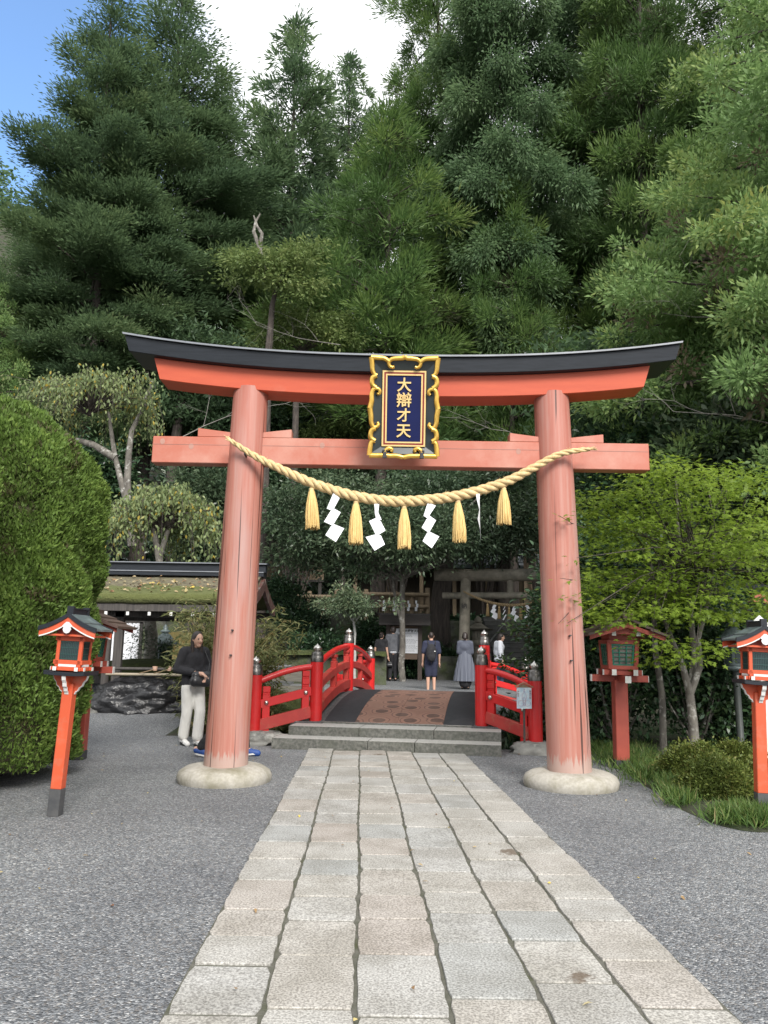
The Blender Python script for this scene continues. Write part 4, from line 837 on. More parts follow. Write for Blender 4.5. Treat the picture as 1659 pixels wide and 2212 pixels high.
tag(rock('hollow_stone', W(735, 1375, 29.2), (.85, .45, .95), MOSSR, seed=31, amp=.2), 'round mossy boulder standing against the retaining wall', 'boulder')
# plank edge and mossy mound beside the bridge
T = thing('plank_edging', 'weathered horizontal plank edging seen through the bridge wing rail', 'edging', (-2.4, 16.6, .3)); b = MB(); b.box((-2.6, 16.6, .78), (2.8, .10, .20)); b.box((-2.6, 16.55, .52), (2.8, .10, .14)); b.build('plank', mat('weathered_plank', (.16, .15, .125), (.09, .085, .07), .8, 4, (1, 10, 10)), T)
tag(rock('moss_mound', (-1.95, 13.9, .22), (.75, .6, .42), MOSS, seed=41, amp=.12, freq=2.5), 'rounded mossy mound seen through the bridge wing rail', 'moss mound')
# fence on the terrace
def fence():
    T = thing('wooden_fence', 'brown post and rail fence along the top of the retaining wall', 'fence', (W(760, 1330, 31).x, 31, 2.5)); Y = 31.0
    for px, tp in ((560, 1272), (608, 1275), (667, 1277), (697, 1302), (726, 1272), (790, 1273), (853, 1277), (889, 1280), (923, 1270)):
        x = W(px, 1330, Y).x; b = MB(); b.tube([(x, Y, 2.35), (x, Y, W(px, tp, Y).z)], .095, 12); b.build('post', PALEWD, T)
    for y0 in (1289, 1315):
        a, c = W(556, y0 - 1, Y - .09), W(800, y0, Y - .09); b = MB(); b.tube([a, c], .072, 10); b.build('rail', PALEWD, T)
        a, c = W(780, y0 - 6, Y - .12), W(926, y0 - 4, Y - .12); b = MB(); b.tube([a, c], .082, 10); b.build('rail', PALEWD, T)
    b = MB()
    for i in range(30):
        px = 820 + i * 3.5; x = W(px, 1300, Y + .05).x; b.box((x, Y + .05, 3.05), (.045, .02, .95))
    b.build('slat_panel', PALEWD, T, bevel=0)
    for i, px in enumerate((829, 851, 882, 899)):
        P0 = W(px, 1295, Y - .25); q = MB(); q.box((P0.x, P0.y, P0.z - .10), (.07, .006, .12)); q.box((P0.x + .04, P0.y, P0.z - .24), (.09, .006, .15)); q.box((P0.x, P0.y, P0.z - .38), (.10, .006, .15)); f = q.build('paper_streamer', PAPER, None)
        tag(f, ('small white paper streamer on the slatted fence, furthest from the log torii', 'small white paper streamer on the slatted fence beside the notice board roof ridge', 'small white paper streamer on the slatted fence just beyond the slender trunk', 'small white paper streamer on the slatted fence nearest the log torii')[i], 'paper streamer', 'paper streamers on the slatted fence')
PALEWD = mat('grey_brown_fence_wood', (.33, .25, .165), (.23, .175, .115), .75, 3, (8, 8, 1), bump=.2)
fence()
def board_wall():
    T = thing('board_wall', 'pale vertical board wall high behind the fence', 'board wall', (W(625, 1230, 35).x, 35, 3.5)); b = MB(); Y = 35
    x0, x1 = W(545, 1230, Y).x, W(700, 1230, Y).x; z0, z1 = W(620, 1252, Y).z, W(620, 1213, Y).z; n = 30
    for i in range(n): b.box((x0 + (x1 - x0) * (i + .5) / n, Y + .01 * (i % 2), (z0 + z1) / 2), ((x1 - x0) / n - .006, .03, z1 - z0))
    b.build('boards', PALEWD, T); b = MB(); b.box(((x0 + x1) / 2, Y - .03, z0 - .04), (x1 - x0, .10, .10)); b.build('sill_beam', GREYW, T)
    b = MB(); [b.box((x0 + (x1 - x0) * t, Y + .05, z0 - 1.0), (.14, .14, 2.2)) for t in (.05, .35, .65, .95)]; b.build('stilts', GREYW, T)
board_wall()
def far_hall():
    Y = 35.5; x0, x1 = W(755, 1230, Y).x, W(1235, 1230, Y).x; zr, ze = 6.35, 5.15
    T = thing('worship_hall', 'long shrine hall with a blue grey sheet roof behind the slender tree', 'hall', ((x0 + x1) / 2, Y, 2.5)); b = MB()
    for s in (-1, 1): b.prism([(0, zr), (s * 2.1, ze), (s * 2.1, ze - .12), (0, zr - .16)][::s], (x0, Y + 1.2, 0), (0, 1, 0), (0, 0, 1), (x1 - x0, 0, 0))
    b.build('roof', mat('blue_grey_roof', (.24, .285, .30), (.17, .205, .22), .45, 3, (1, 9, 9)), T)
    rb = MB()
    for i in range(int((x1 - x0) / .32)): x = x0 + i * .32; rb.beam((x, Y + 1.18 - 2.1, ze + .02), (x, Y + 1.18, zr + .03), .03, .03)
    for k in range(6): rb.beam((x0, Y + 1.2 - 2.1 + .35 * k, ze + .015 + .2 * k), (x1, Y + 1.2 - 2.1 + .35 * k, ze + .015 + .2 * k), .012, .02)
    rb.build('roof_seam', mat('roof_seam', (.10, .125, .13), None, .5), T)
    b = MB(); b.box(((x0 + x1) / 2, Y + 1.2, zr + .06), (x1 - x0, .3, .2)); [b.tube([(x0 + 1 + i * 1.25, Y + .75, zr + .22), (x0 + 1 + i * 1.25, Y + 1.65, zr + .22)], .11, 10) for i in range(8)]; b.build('ridge', GREYW, T)
    b = MB(); b.box(((x0 + x1) / 2, Y + 1.6, 3.7), (x1 - x0 - .8, 2.2, 2.8)); b.build('wall', mat('dark_hall_wall', (.10, .075, .05), (.06, .05, .04), .7, 3, (6, 6, 1)), T)
    b = MB(); [b.box((x0 + .3 + i * 1.5, Y - .55, 3.75), (.17, .17, 2.9)) for i in range(7)]; b.build('posts', PALEWD, T)
far_hall()
T = thing('timber_post_sign', 'tall pale plank post rising behind the log torii', 'plank post', (W(1145, 1250, 32).x, 32, 2.4)); b = MB(); x = W(1145, 1250, 32).x
for i in range(4): b.box((x - .20 + i * .13, 32 + .02 * (i % 2), 4.2), (.12, .04, 3.6 + (.16 if i in (0, 3) else 0)))
b.build('planks', mat('pale_planks', (.34, .26, .18), (.26, .19, .13), .7, 3, (8, 8, 1)), T)
def hill_roof():
    Y = 43; T = thing('hillside_hall', 'dark gabled shrine roof with a pale bargeboard among the trees behind the plaque', 'hall', (W(722, 905, Y).x, Y, W(722, 930, Y).z))
    a, l_, r_ = W(716, 838, Y), W(610, 915, Y), W(812, 915, Y); k = 10
    def side(e): return [V((a.x + (e.x - a.x) * i / k, Y, a.z + (e.z - a.z) * (1.25 * i / k - .25 * (i / k) ** 2))) for i in range(k + 1)]
    for e in (l_, r_):
        p = side(e); b = MB(); b.sweep(p, [(-.05, -.45), (.05, -.45), (.05, -.12), (-.05, -.12)], V((0, 0, 1))); b.build('bargeboard', mat('pale_board', (.30, .285, .26), (.2, .19, .175), .7, 3), T)
        b = MB(); q = [v + V((0, -.3, 0)) for v in p]; vs = []
        for v in q: vs += [v, v + V((0, 6, 0)), v + V((0, 6, -.14)), v + V((0, 0, -.14))]
        b.add(vs, [(4 * i + j, 4 * i + 4 + j, 4 * i + 4 + (j + 1) % 4, 4 * i + (j + 1) % 4) for i in range(k) for j in range(4)]); b.build('roof', BLACKW, T)
    b = MB(); b.prism([(l_.x + .7, l_.z), (r_.x - .7, r_.z), (a.x, a.z - .5)], (0, Y + .4, 0), (1, 0, 0), (0, 0, 1), (0, 4, 0)); b.box(((l_.x + r_.x) / 2, Y + 2.6, l_.z - 1.5), (3.6, 4, 3)); b.build('wall', GREYW, T)
    c = W(782, 905, Y - .1); b = MB(); b.lathe([(.02, -.45), (.28, -.3), (.32, 0), (.15, .25), (.03, .4)], (c.x, Y - .1, c.z), 10); b.build('pendant', IRON, T)
hill_roof()
# notice board
def notice():
    Y = 26.4; T = thing('notice_board', 'roofed brown notice board with a white text panel behind the slender trunk', 'notice board', (W(873, 1465, Y).x, Y, .36))
    X = lambda px: W(px, 1390, Y).x; Z = lambda py: W(873, py, Y).z
    for px in (838, 907): b = MB(); b.box((X(px), Y, (.3 + Z(1350)) / 2), (.14, .14, Z(1350) - .3)); b.build('post', BROWNW, T)
    b = MB(); b.box((X(873), Y + .02, (Z(1352) + Z(1424)) / 2), (X(904) - X(841), .06, Z(1352) - Z(1424))); b.build('back_board', mat('notice_wood', (.16, .105, .07), (.12, .08, .055), .6, 3, (1, 8, 8)), T)
    b = MB(); x0, x1 = X(847), X(903.5); z0, z1 = Z(1411), Z(1358); b.box(((x0 + x1) / 2, Y - .03, (z0 + z1) / 2), (x1 - x0, .03, z1 - z0)); pn = b.build('text_panel', PAPER, T)
    INK = mat('printed_ink', (.03, .03, .035), None, .6); o = V((T.location.x, T.location.y, T.location.z))
    text('panel_title', '天河大辨財天社', .105, INK, frame(V((X(890) - .10, Y - .047, Z(1363))) - o, (1, 0, 0), (0, 0, 1)), pn, .001, .002)
    b = MB(); rr = random.Random(6)
    b.box(((x0 + x1) / 2, Y - .048, Z(1368.5)), ((x1 - x0) * .9, .003, .008))
    for j, y in enumerate((1372, 1375, 1381, 1383.4, 1385.8, 1388.2, 1390.6, 1394, 1396.4, 1398.8, 1401.2, 1404, 1406.4)):
        x = x0 + (.30 if j < 2 else .06); e = x1 - (.25 if j < 2 else .06 + rr.random() * .1)
        while x < e: w = rr.uniform(.03, .09); b.box((x + w / 2, Y - .0475, Z(y)), (w * .8, .002, .010)); x += w
    b.build('printed_lines', mat('grey_print', (.20, .21, .23), None, .6), pn)
    b = MB()
    for s in (-1, 1): b.prism([(0, .34), (s * .55, 0), (s * .55, -.05), (0, .27)][::s], (X(818), Y, Z(1348)), (0, 1, 0), (0, 0, 1), (X(928) - X(818), 0, 0))
    b.box((X(873), Y, Z(1348) + .33), (X(928) - X(818) + .06, .12, .06))
    for i in range(8): b.beam((X(818), Y - .55 + i * .068, Z(1348) + .008 + i * .042), (X(928), Y - .55 + i * .068, Z(1348) + .008 + i * .042), .02, .025)
    b.build('roof', mat('black_brown_roof', (.045, .036, .032), (.03, .025, .023), .5, 4), T)
notice()
# the log torii
def log_torii():
    YL, YR_ = 25.6, 24.9; xl, xr = W(1007, 1400, YL).x, W(1206, 1400, YR_).x; d = V((xr - xl, YR_ - YL, 0)); L = d.length; d.normalize()
    A = lambda s, z: V((xl, YL, z)) + d * s
    T = thing('log_torii', 'weathered grey log torii with a straw rope beyond the red bridge', 'torii gate', A(L / 2, .36))
    for i, s in enumerate((0, L)):
        b = MB(); lean = .10 if i == 0 else -.10; b.tube([A(s - lean, .3), A(s, 4.02)], [.185, .165], 24); p = b.build('pillar', LOGST, T)
        if i == 0:
            o = T.location; c = A(-lean * .6, W(1003, 1310, YL).z) + V((-.02, -.181, 0)); text('carved_character', '納', .20, IRON, frame(c - o, (1, -.12, .1), (-.1, 0, 1)), p, .012)
    zk = W(1007, 1243, YL).z; b = MB(); pts = [A(s, zk + .035 * ((s - L / 2) / 2.5) ** 2) for s in [-1.05 + (L + 2.1) * i / 16 for i in range(17)]]; b.tube(pts, .205, 22); b.build('top_log', LOGST, T)
    zn = W(1007, 1286.5, YL).z; b = MB(); b.tube([A(-.78, zn), A(L + .78, zn)], .108, 18); b.build('tie_log', LOGST, T)
    b = MB(); b.tube([A(L / 2 - .02, zn), A(L / 2 - .02, zk)], .105, 16); b.build('strut', LOGST, T)
    pts = []
    for i in range(61):
        s = -.12 + (L + .24) * i / 60; pts.append(A(s, W(1000, 1278, YL).z - .46 * (1 - (2 * i / 60 - 1) ** 2)) + V((0, -.26, 0)))
    q = thing('straw_rope', 'thin straw rope sagging across the grey log torii', 'rope', pts[30]); dull = mat('dull_straw', (.36, .25, .12), (.26, .18, .08), .8, 20)
    b = MB(); twisted(b, pts, lambda t: .022 + .03 * math.sin(math.pi * min(1, max(0, t))) ** .7, .25); b.build('twisted_strands', mat('dull_rope', (.34, .25, .14), (.25, .18, .09), .8, 30), q)
    names2 = ['small straw tassel on the log torii rope, first from the character pillar', 'small straw tassel between the first two papers of the log torii rope', 'small straw tassel at the lowest point of the log torii rope', 'small straw tassel just past the middle of the log torii rope, before the last paper', 'small straw tassel on the log torii rope nearest the large red pillar']
    def zr(px):
        best = min(pts, key=lambda v: abs((v.x / v.y) - (W(px, 1300, 25).x / 25))); return best
    k0 = None
    for i, px in enumerate((1055, 1077, 1101, 1126, 1152)):
        P0 = zr(px) + V((0, 0, -.05)); 
        if k0 is None: k0 = t_ = thing('small_tassel', names2[0], 'tassel', P0, 0, 'small tassels on the log torii rope'); b = MB(); b.lathe([(.012, .03), (.02, 0), (.03, -.06), (.055, -.25), (.062, -.42), (.02, -.425)], n=12); b.build('fringe', dull, t_, world=False); b = MB(); b.lathe([(.03, -.03), (.036, -.05), (.03, -.07)], n=10); b.build('tie_knot', ROPE, t_, world=False)
        else: dup(k0, P0, 0, names2[i])
    names3 = ['zigzag white paper nearest the character pillar on the log torii rope', 'edge-on white paper before the middle tassel on the log torii rope', 'zigzag white paper just past the middle tassel on the log torii rope', 'large zigzag white paper nearest the red pillar on the log torii rope']
    for i, px in enumerate((1066, 1089, 1112, 1138)):
        P0 = zr(px) + V((0, -.02, -.04)); t_ = thing('paper_streamer', names3[i], 'paper streamer', P0, 0, 'papers on the log torii rope'); sg = 1 if i != 3 else -1; wsc = .22 if i == 1 else 1
        b = MB()
        for (x, z, w, h) in ((0, -.06, .09, .14), (-.03, -.20, .13, .17), (.03, -.36, .17, .19)):
            M = Matrix.Rotation(R(30 * sg), 3, 'Y'); b.box(P0 + V((x * sg * wsc, .004 * z, z)), (w * wsc, .004, h), M)
        b.build('paper_fold', PAPER, t_)
log_torii()
def stone_lantern():
    p = W(1033, 1400, 27.8); T = thing('stone_lantern', 'grey stone lantern with curled roof corners just inside the log torii', 'stone lantern', (p.x, 27.8, .36)); b = MB()
    b.lathe([(.34, 0), (.34, .2), (.24, .25)], n=4); b.lathe([(.20, .25), (.17, .8), (.19, 1.25)], n=8); b.lathe([(.2, 1.25), (.33, 1.34), (.33, 1.45), (.24, 1.5)], n=6); b.build('shaft', LOGST, T, world=False)
    b = MB(); b.lathe([(.22, 1.5), (.22, 1.85)], n=4); f = b.build('fire_box', LOGST, T, world=False); q = MB(); q.box((0, -.162, 1.68), (.13, .02, .18)); q.build('opening', IRON, f, world=False)
    b = MB(); b.lathe([(.60, 1.93), (.52, 1.86), (.50, 1.90), (.34, 2.0), (.16, 2.12), (.12, 2.16)], n=6); b.build('roof', LOGST, T, world=False); b = MB(); b.lathe([(.12, 2.15), (.18, 2.2), (.12, 2.24), (.15, 2.3), (.02, 2.42)], n=12); b.build('finial', LOGST, T, world=False); T.scale = (.92,) * 3
stone_lantern()
def stairway():
    x0, x1 = W(1082, 1440, 26).x, W(1225, 1440, 26).x; T = thing('stone_stairway', 'dark stone stairway climbing behind the log torii', 'stairway', ((x0 + x1) / 2, 26.3, .36))
    for i in range(14):
        b = MB(); y = 26.3 + i * .31; z = .36 + (i + 1) * .165; b.box(((x0 + x1) / 2, y + .20, z - .10), (x1 - x0, .40, .20)); b.box(((x0 + x1) / 2, y + .02, z - .02), (x1 - x0 + .01, .06, .035)); b.build('step', mat('dark_step_stone', (.10, .10, .095), (.06, .06, .055), .8, 4) if i == 0 else bpy.data.materials['dark_step_stone'], T, bevel=.01)
    a, c = W(1058, 1386, 26.2), W(1106, 1326, 29.0); H = thing('handrail', 'grey metal handrail rising beside the dark stairway', 'handrail', (a.x, a.y, .36)); b = MB(); b.tube([a, c], .03, 8); b.build('rail', mat('grey_metal', (.22, .22, .22), None, .4, metal=.5), H)
    for t in (.03, .5, .95): b = MB(); p = a + (c - a) * t; b.tube([p, V((p.x, p.y, p.z - .95))], .022, 8); b.build('post', IRON, H)
stairway()
# ================================================================ right-hand neighbours behind the maple
def side_hall():
    Y = 17.0; T = thing('plaster_hall', 'hall with white plaster gable and dark roof half hidden behind the maple', 'hall', (W(1640, 1400, Y).x + 1.5, Y + 2, 0)); a = W(1592, 1216, Y); e = W(1700, 1268, Y)
    x0 = W(1590, 1250, Y).x; b = MB(); b.box((x0 + 2.2, Y + 2, 1.5), (4.4, 3.2, 3.0)); b.build('wall', mat('white_plaster', (.52, .51, .48), (.42, .41, .39), .8, 2, c3=(.32, .31, .29), s3=2), T)
    p = [V((x0 - .35, Y - .3, W(1590, 1222, Y).z)), a + V((0, -.3, 0)), e + V((0, -.3, 0)), V((x0 + 4.9, Y - .3, e.z - 1.2))]; b = MB()
    vs = []
    for v in p: vs += [v, v + V((0, 4.6, 0)), v + V((0, 4.6, -.2)), v + V((0, 0, -.2))]
    b.add(vs, [(4 * i + j, 4 * i + 4 + j, 4 * i + 4 + (j + 1) % 4, 4 * i + (j + 1) % 4) for i in range(3) for j in range(4)] + [(0, 1, 2, 3), (15, 14, 13, 12)]); b.build('roof', BLACKW, T)
    b = MB(); [b.box((x0 + .4 + i * 1.2, Y + .39, .65), (.10, .03, 1.3)) for i in range(4)]; b.box((x0 + 2.2, Y + .39, 1.32), (4.2, .03, .10)); b.build('timber_trim', GREYW, T)
side_hall()
def small_torii():
    Y = 12.4; x0 = W(1592, 1280, Y).x; z = W(1600, 1281, Y).z; T = thing('small_torii', 'small red torii with black cap beam poking out behind the gabled lantern', 'torii gate', (x0 + 1.6, Y, 0)); cx = x0 + 1.55
    b = MB(); b.sweep([V((cx + u * 1.5, Y, z + .10 * abs(u) ** 2.2)) for u in [-1 + i / 8 for i in range(17)]], [(-.15, -.055), (.15, -.055), (.17, .065), (-.17, .065)]); b.build('black_cap_beam', BLACKW, T)
    b = MB(); b.sweep([V((cx + u * 1.33, Y, z - .135 + .07 * abs(u) ** 2.2)) for u in [-1 + i / 8 for i in range(17)]], [(-.10, -.075), (.10, -.075), (.11, .075), (-.11, .075)]); b.build('red_lintel', VERM, T)
    for s in (-1, 1): b = MB(); b.tube([(cx + s * 1.06, Y, -.05), (cx + s * 1.0, Y, z - .2)], [.11, .095], 20); b.build('pillar', VERM, T)
    b = MB(); b.box((cx, Y, z - .62), (2.5, .09, .15)); b.build('tie_beam', VERM, T)
small_torii()
p = W(1652, 1500, 8.3); T = thing('white_signpost', 'white square post with a pyramid cap just behind the gabled lantern roof', 'post', (p.x, 8.3, 0)); b = MB(); b.box((p.x, 8.3, .83), (.125, .125, 1.66)); b.build('post', WHITE, T, bevel=.004)
b = MB(); zt = W(1650, 1350, 8.3).z; b.box((p.x, 8.3, 1.66 + (zt - 1.66) / 2), (.115, .115, zt - 1.66)); b.lathe([(.092, zt), (.10, zt + .015), (.006, zt + .10)], (p.x, 8.3, 0), 4); b.v = b.v; b.build('pyramid_cap', WHITE, T)
# ================================================================ people
BLK = mat('black_cloth', (.012, .012, .015), (.022, .022, .026), .85, 14, bump=.5, bscale=9, bdist=.03); NAVYC = mat('navy_cloth', (.016, .020, .045), (.025, .03, .06), .85, 10, bump=.5, bscale=9, bdist=.03)
OFFW = mat('off_white_cotton', (.70, .69, .65), (.60, .59, .56), .8, 6, (1, 1, .4), bump=.8, bscale=7, bdist=.05); GREYC = mat('grey_knit', (.13, .135, .15), (.10, .105, .12), .9, 10, bump=.4, bscale=9, bdist=.03)
WHITEC = mat('white_cloth', (.66, .68, .72), (.58, .60, .65), .8, 6, bump=.5, bscale=8, bdist=.03); SHOEW = mat('white_leather', (.72, .71, .69), None, .45); SHOEB = mat('black_shoe', (.015, .015, .016), None, .5); SHOEBL = mat('blue_mesh_shoe', (.02, .07, .27), (.015, .05, .2), .6, 60)
LEATHER = mat('black_leather', (.018, .018, .02), (.03, .03, .033), .35, 12); JEAN = mat('blue_jean', (.06, .09, .15), (.04, .06, .11), .85, 10)
LIP = mat('lip', (.42, .16, .14), None, .5); EYE = mat('eye_dark', (.03, .02, .018), None, .3)
def person(label, feet, yaw, h, pose, outfit, vox=.012, group=None):
    """figure faces local +Y; pose gives joints as fractions of the height"""
    T = thing('person', label, 'person', feet, yaw, group); J = {k: V(v) * h for k, v in pose.items()}
    hd, nk, ch_, wa, hp = J['head'], J['neck'], J['chest'], J['waist'], J['hip']; u = h
    body = [('e', hd, (.045 * u, .056 * u, .068 * u)), ('c', hd + V((0, .010, -.030)) * u, hd + V((0, .022, -.050)) * u, .034 * u, .022 * u), ('c', hd + V((0, .052, -.005)) * u, hd + V((0, .062, -.018)) * u, .006 * u, .009 * u),
            ('c', hd + V((0, -.008, -.05)) * u, nk, .030 * u, .034 * u), ('e', ch_, (.092 * u, .060 * u, .10 * u)), ('e', wa, (.075 * u, .052 * u, .08 * u)), ('e', hp, (.090 * u, .064 * u, .07 * u)), ('c', nk + V((-.08, 0, -.045)) * u, nk + V((.08, 0, -.045)) * u, .030 * u, .030 * u)]
    for s in (-1, 1): body.append(('e', hd + V((s * .046, -.004, -.004)) * u, (.007 * u, .012 * u, .018 * u)))
    for s in 'lr':
        sh, el, wr = J['sh' + s], J['el' + s], J['wr' + s]; th, kn, an, to = J['th' + s], J['kn' + s], J['an' + s], J['to' + s]
        body += [('c', sh, el, .030 * u, .024 * u), ('c', el, wr, .024 * u, .016 * u), ('c', th, kn, .052 * u, .036 * u), ('c', kn, an, .034 * u, .021 * u), ('c', an, to, .022 * u, .017 * u), ('c', an, an + (an - to) * .35 + V((0, 0, -.01 * u)), .022 * u, .018 * u)]
        d = (wr - el).normalized(); hv = J.get('hd' + s, d * 1.0); hv = (hv if s + 'x' in pose else d); sd = d.cross(V((0, 0, 1))) if abs(d.z) < .9 else V((0, 1, 0)); sd.normalize()
        palm = wr + d * .045 * u; body.append(('c', wr, palm, .016 * u, .021 * u))
        nrm = d.cross(sd); nrm = nrm * (1 if nrm.z < 0 or abs(nrm.x) > .3 else -1)
        for i, (o, ln) in enumerate(((-.016, .036), (-.0055, .042), (.0055, .040), (.016, .032))):
            a = palm + sd * o * u + d * .010 * u; m = a + d * ln * .55 * u + nrm * .006 * u; body += [('c', a, m, .0062 * u, .0055 * u), ('c', m, m + (d * .45 + nrm * .30) * ln * u, .0055 * u, .0045 * u)]
        a = wr + d * .018 * u - sd * .015 * u; body += [('c', a, a + (d * .7 - sd * .7) * .022 * u, .007 * u, .006 * u), ('c', a + (d * .7 - sd * .7) * .022 * u, a + (d * 1.3 - sd * .8) * .028 * u, .006 * u, .005 * u)]
    ey = [hd + V((s * .020, .050, .004)) * u for s in (-1, 1)]; mo = hd + V((0, .052, -.036)) * u
    def paint(c):
        if any((c - e).length < .0075 * u for e in ey): return 2
        d = c - mo; return 1 if abs(d.x) < .014 * u and abs(d.z) < .005 * u and d.y > -.012 * u else 0
    blob('body', body, vox * .62, [SKIN, LIP, EYE], T, 3, paint)
    for part in outfit(J, u): 
        nm, prims, m, sm = part; blob(nm, prims, vox, m, T, sm)
    return T
def base_pose(**k):
    p = dict(head=(0, .005, .935), neck=(0, -.01, .855), chest=(0, -.005, .735), waist=(0, 0, .62), hip=(0, -.005, .53), shl=(-.105, -.01, .815), ell=(-.135, -.02, .645), wrl=(-.14, .02, .50), shr=(.105, -.01, .815), elr=(.135, -.02, .645), wrr=(.14, .02, .50),
             thl=(-.048, 0, .50), knl=(-.05, .01, .285), anl=(-.052, -.012, .042), tol=(-.056, .075, .016), thr=(.048, 0, .50), knr=(.05, .01, .285), anr=(.052, -.012, .042), tor=(.056, .075, .016))
    p.update(k); return p
def shirt(J, u, r=1.0, sleeve=1.0, low=-.02, loose=1.0):
    q = [('e', J['chest'] + V((0, 0, .01)) * u, (.108 * u * loose, .074 * u * loose, .10 * u)), ('e', J['waist'], (.096 * u * loose, .070 * u * loose, .10 * u)), ('e', J['hip'] + V((0, 0, low + .03)) * u, (.102 * u * loose, .076 * u * loose, .055 * u)), ('c', J['shl'] + V((.01, 0, .004)) * u, J['shr'] + V((-.01, 0, .004)) * u, .046 * u, .046 * u), ('c', J['neck'] + V((0, 0, -.028)) * u, J['chest'], .052 * u, .075 * u)] + [('c', J['chest'] + V((x * .042, 0, 0)) * u, J['hip'] + V((x * .044, 0, low + .02)) * u, .063 * u, .066 * u) for x in (-1, 0, 1)]
    for s in 'lr':
        e = J['sh' + s].lerp(J['el' + s], min(1, sleeve * 2)); q.append(('c', J['sh' + s], e, .041 * u * r, .037 * u * r))
        if sleeve > .5: q.append(('c', J['el' + s], J['el' + s].lerp(J['wr' + s], (sleeve - .5) * 2), .037 * u * r, .031 * u * r))
    return q
def pants(J, u, r=1.0, to=1.0, hem=1.0):
    q = [('e', J['hip'] + V((0, 0, .015)) * u, (.100 * u, .076 * u, .065 * u))]
    for s in 'lr':
        q.append(('c', J['th' + s], J['kn' + s].lerp(J['th' + s], max(0, .5 - to) * 2), .064 * u * r, .048 * u * r))
        if to > .5: q.append(('c', J['kn' + s], J['kn' + s].lerp(J['an' + s], (to - .5) * 2), .048 * u * r, .040 * u * r * hem))
    return q
def shoes(J, u, r=1.0):
    q = []
    for s in 'lr':
        a, t = J['an' + s], J['to' + s]; d = t - a; d.z *= .4; z = V((0, 0, -.012 * u)); q += [('c', a + z - d * .28, a + d * .5 + z, .024 * u * r, .027 * u * r), ('c', a + d * .4 + z * 1.2, a + d * 1.12 + z * 1.4, .028 * u * r, .024 * u * r)]
    return q
def soles(T, J, u, m):
    for s in 'lr':
        a, t = J['an' + s], J['to' + s]; d = t - a; pz = min(a.z - .040 * u, t.z - .02 * u); b = MB(); d2 = V((d.x, d.y, 0)).normalized(); sd = V((d2.y, -d2.x, 0)); L = V((d.x, d.y, 0)).length
        slope = (t.z - .016 * u - (a.z - .042 * u)) / L; ring = []
        for k in range(20):
            an = 6.283 * k / 20; f = .42 * L + .88 * L * math.cos(an); w = .027 * u * math.sin(an) * (1 + .15 * math.cos(an)); ring.append(a + d2 * f + sd * w + V((0, 0, -.042 * u + slope * f)))
        b.add(ring + [p + V((0, 0, .012 * u)) for p in ring], [tuple(reversed(range(20))), tuple(range(20, 40))] + [(i, (i + 1) % 20, (i + 1) % 20 + 20, i + 20) for i in range(20)]); b.build('shoe_sole', m, T, world=False)
def hair(J, u, long=.0, r=1.0):
    h = J['head']; q = [('e', h + V((0, -.012, .014)) * u, (.052 * u * r, .060 * u * r, .064 * u * r)), ('e', h + V((0, -.030, -.015)) * u, (.048 * u, .042 * u, .05 * u))]
    if long: q += [('c', h + V((s * .040, -.015, .0)) * u, h + V((s * .046, -.008, -long)) * u, .020 * u, .017 * u) for s in (-1, 1)] + [('c', h + V((0, -.045, -.02)) * u, h + V((0, -.055, -long)) * u, .040 * u, .040 * u)]
    return q
# --- the woman walking
wp = base_pose(head=(0, .035, .925), neck=(0, .0, .852), ell=(-.16, -.02, .665), wrl=(-.035, .14, .60), elr=(.15, -.03, .66), wrr=(.045, .15, .63), thl=(-.045, .0, .5), knl=(-.04, .075, .29), anl=(-.028, .07, .040), tol=(-.026, .16, .018), knr=(.045, -.005, .285), anr=(.04, -.06, .048), tor=(.042, .025, .016))
p = G(410, 1610); yw = R(-138)
T = person('person in loose black top and white trousers walking toward the large pillar', (p.x, p.y, 0), yw, 1.60, wp, lambda J, u: [('black_top', shirt(J, u, 1.10, .86, -.015, .98), BLK, 9), ('white_trousers', pants(J, u, 1.0, .92, 1.22), OFFW, 5), ('white_sneakers', shoes(J, u), SHOEW, 3), ('long_hair', hair(J, u, .20), HAIR, 4)], .010)
soles(T, {k: V(v) * 1.6 for k, v in wp.items()}, 1.6, SHOEB)
J = {k: V(v) * 1.6 for k, v in wp.items()}
for s in 'lr':
    a, t = J['an' + s], J['to' + s]; d = (t - a); d.z *= .4; d2 = d.normalized(); sd = V((d2.y, -d2.x, 0)).normalized()
    b = MB()
    for sg in (-1, 1):
        for k in range(3):
            c = a + d * (.25 + .16 * k) + sd * sg * .042 + V((0, 0, -.022)); b.beam(c + V((0, 0, -.022)) - d2 * .012, c + V((0, 0, .022)) + d2 * .008 - sd * sg * .010, .010, .010, V((1, 0, 0)))
    b.build('side_stripe', SHOEB, T, world=False)
bg = thing('handbag', 'soft black leather bag held at the waist of the walking woman', 'bag', T.location, yw)
blob('bag_body', [('c', V((-.10, .235, .90)), V((.10, .235, .90)), .085, .085), ('c', V((-.10, .235, .98)), V((.10, .235, .98)), .06, .06)], .012, LEATHER, bg, 4)
b = MB(); b.tube([(-.09, .24, .98), (-.16, .15, 1.16), (-.12, .05, 1.33)], .008, 6); b.build('strap', LEATHER, bg, world=False)
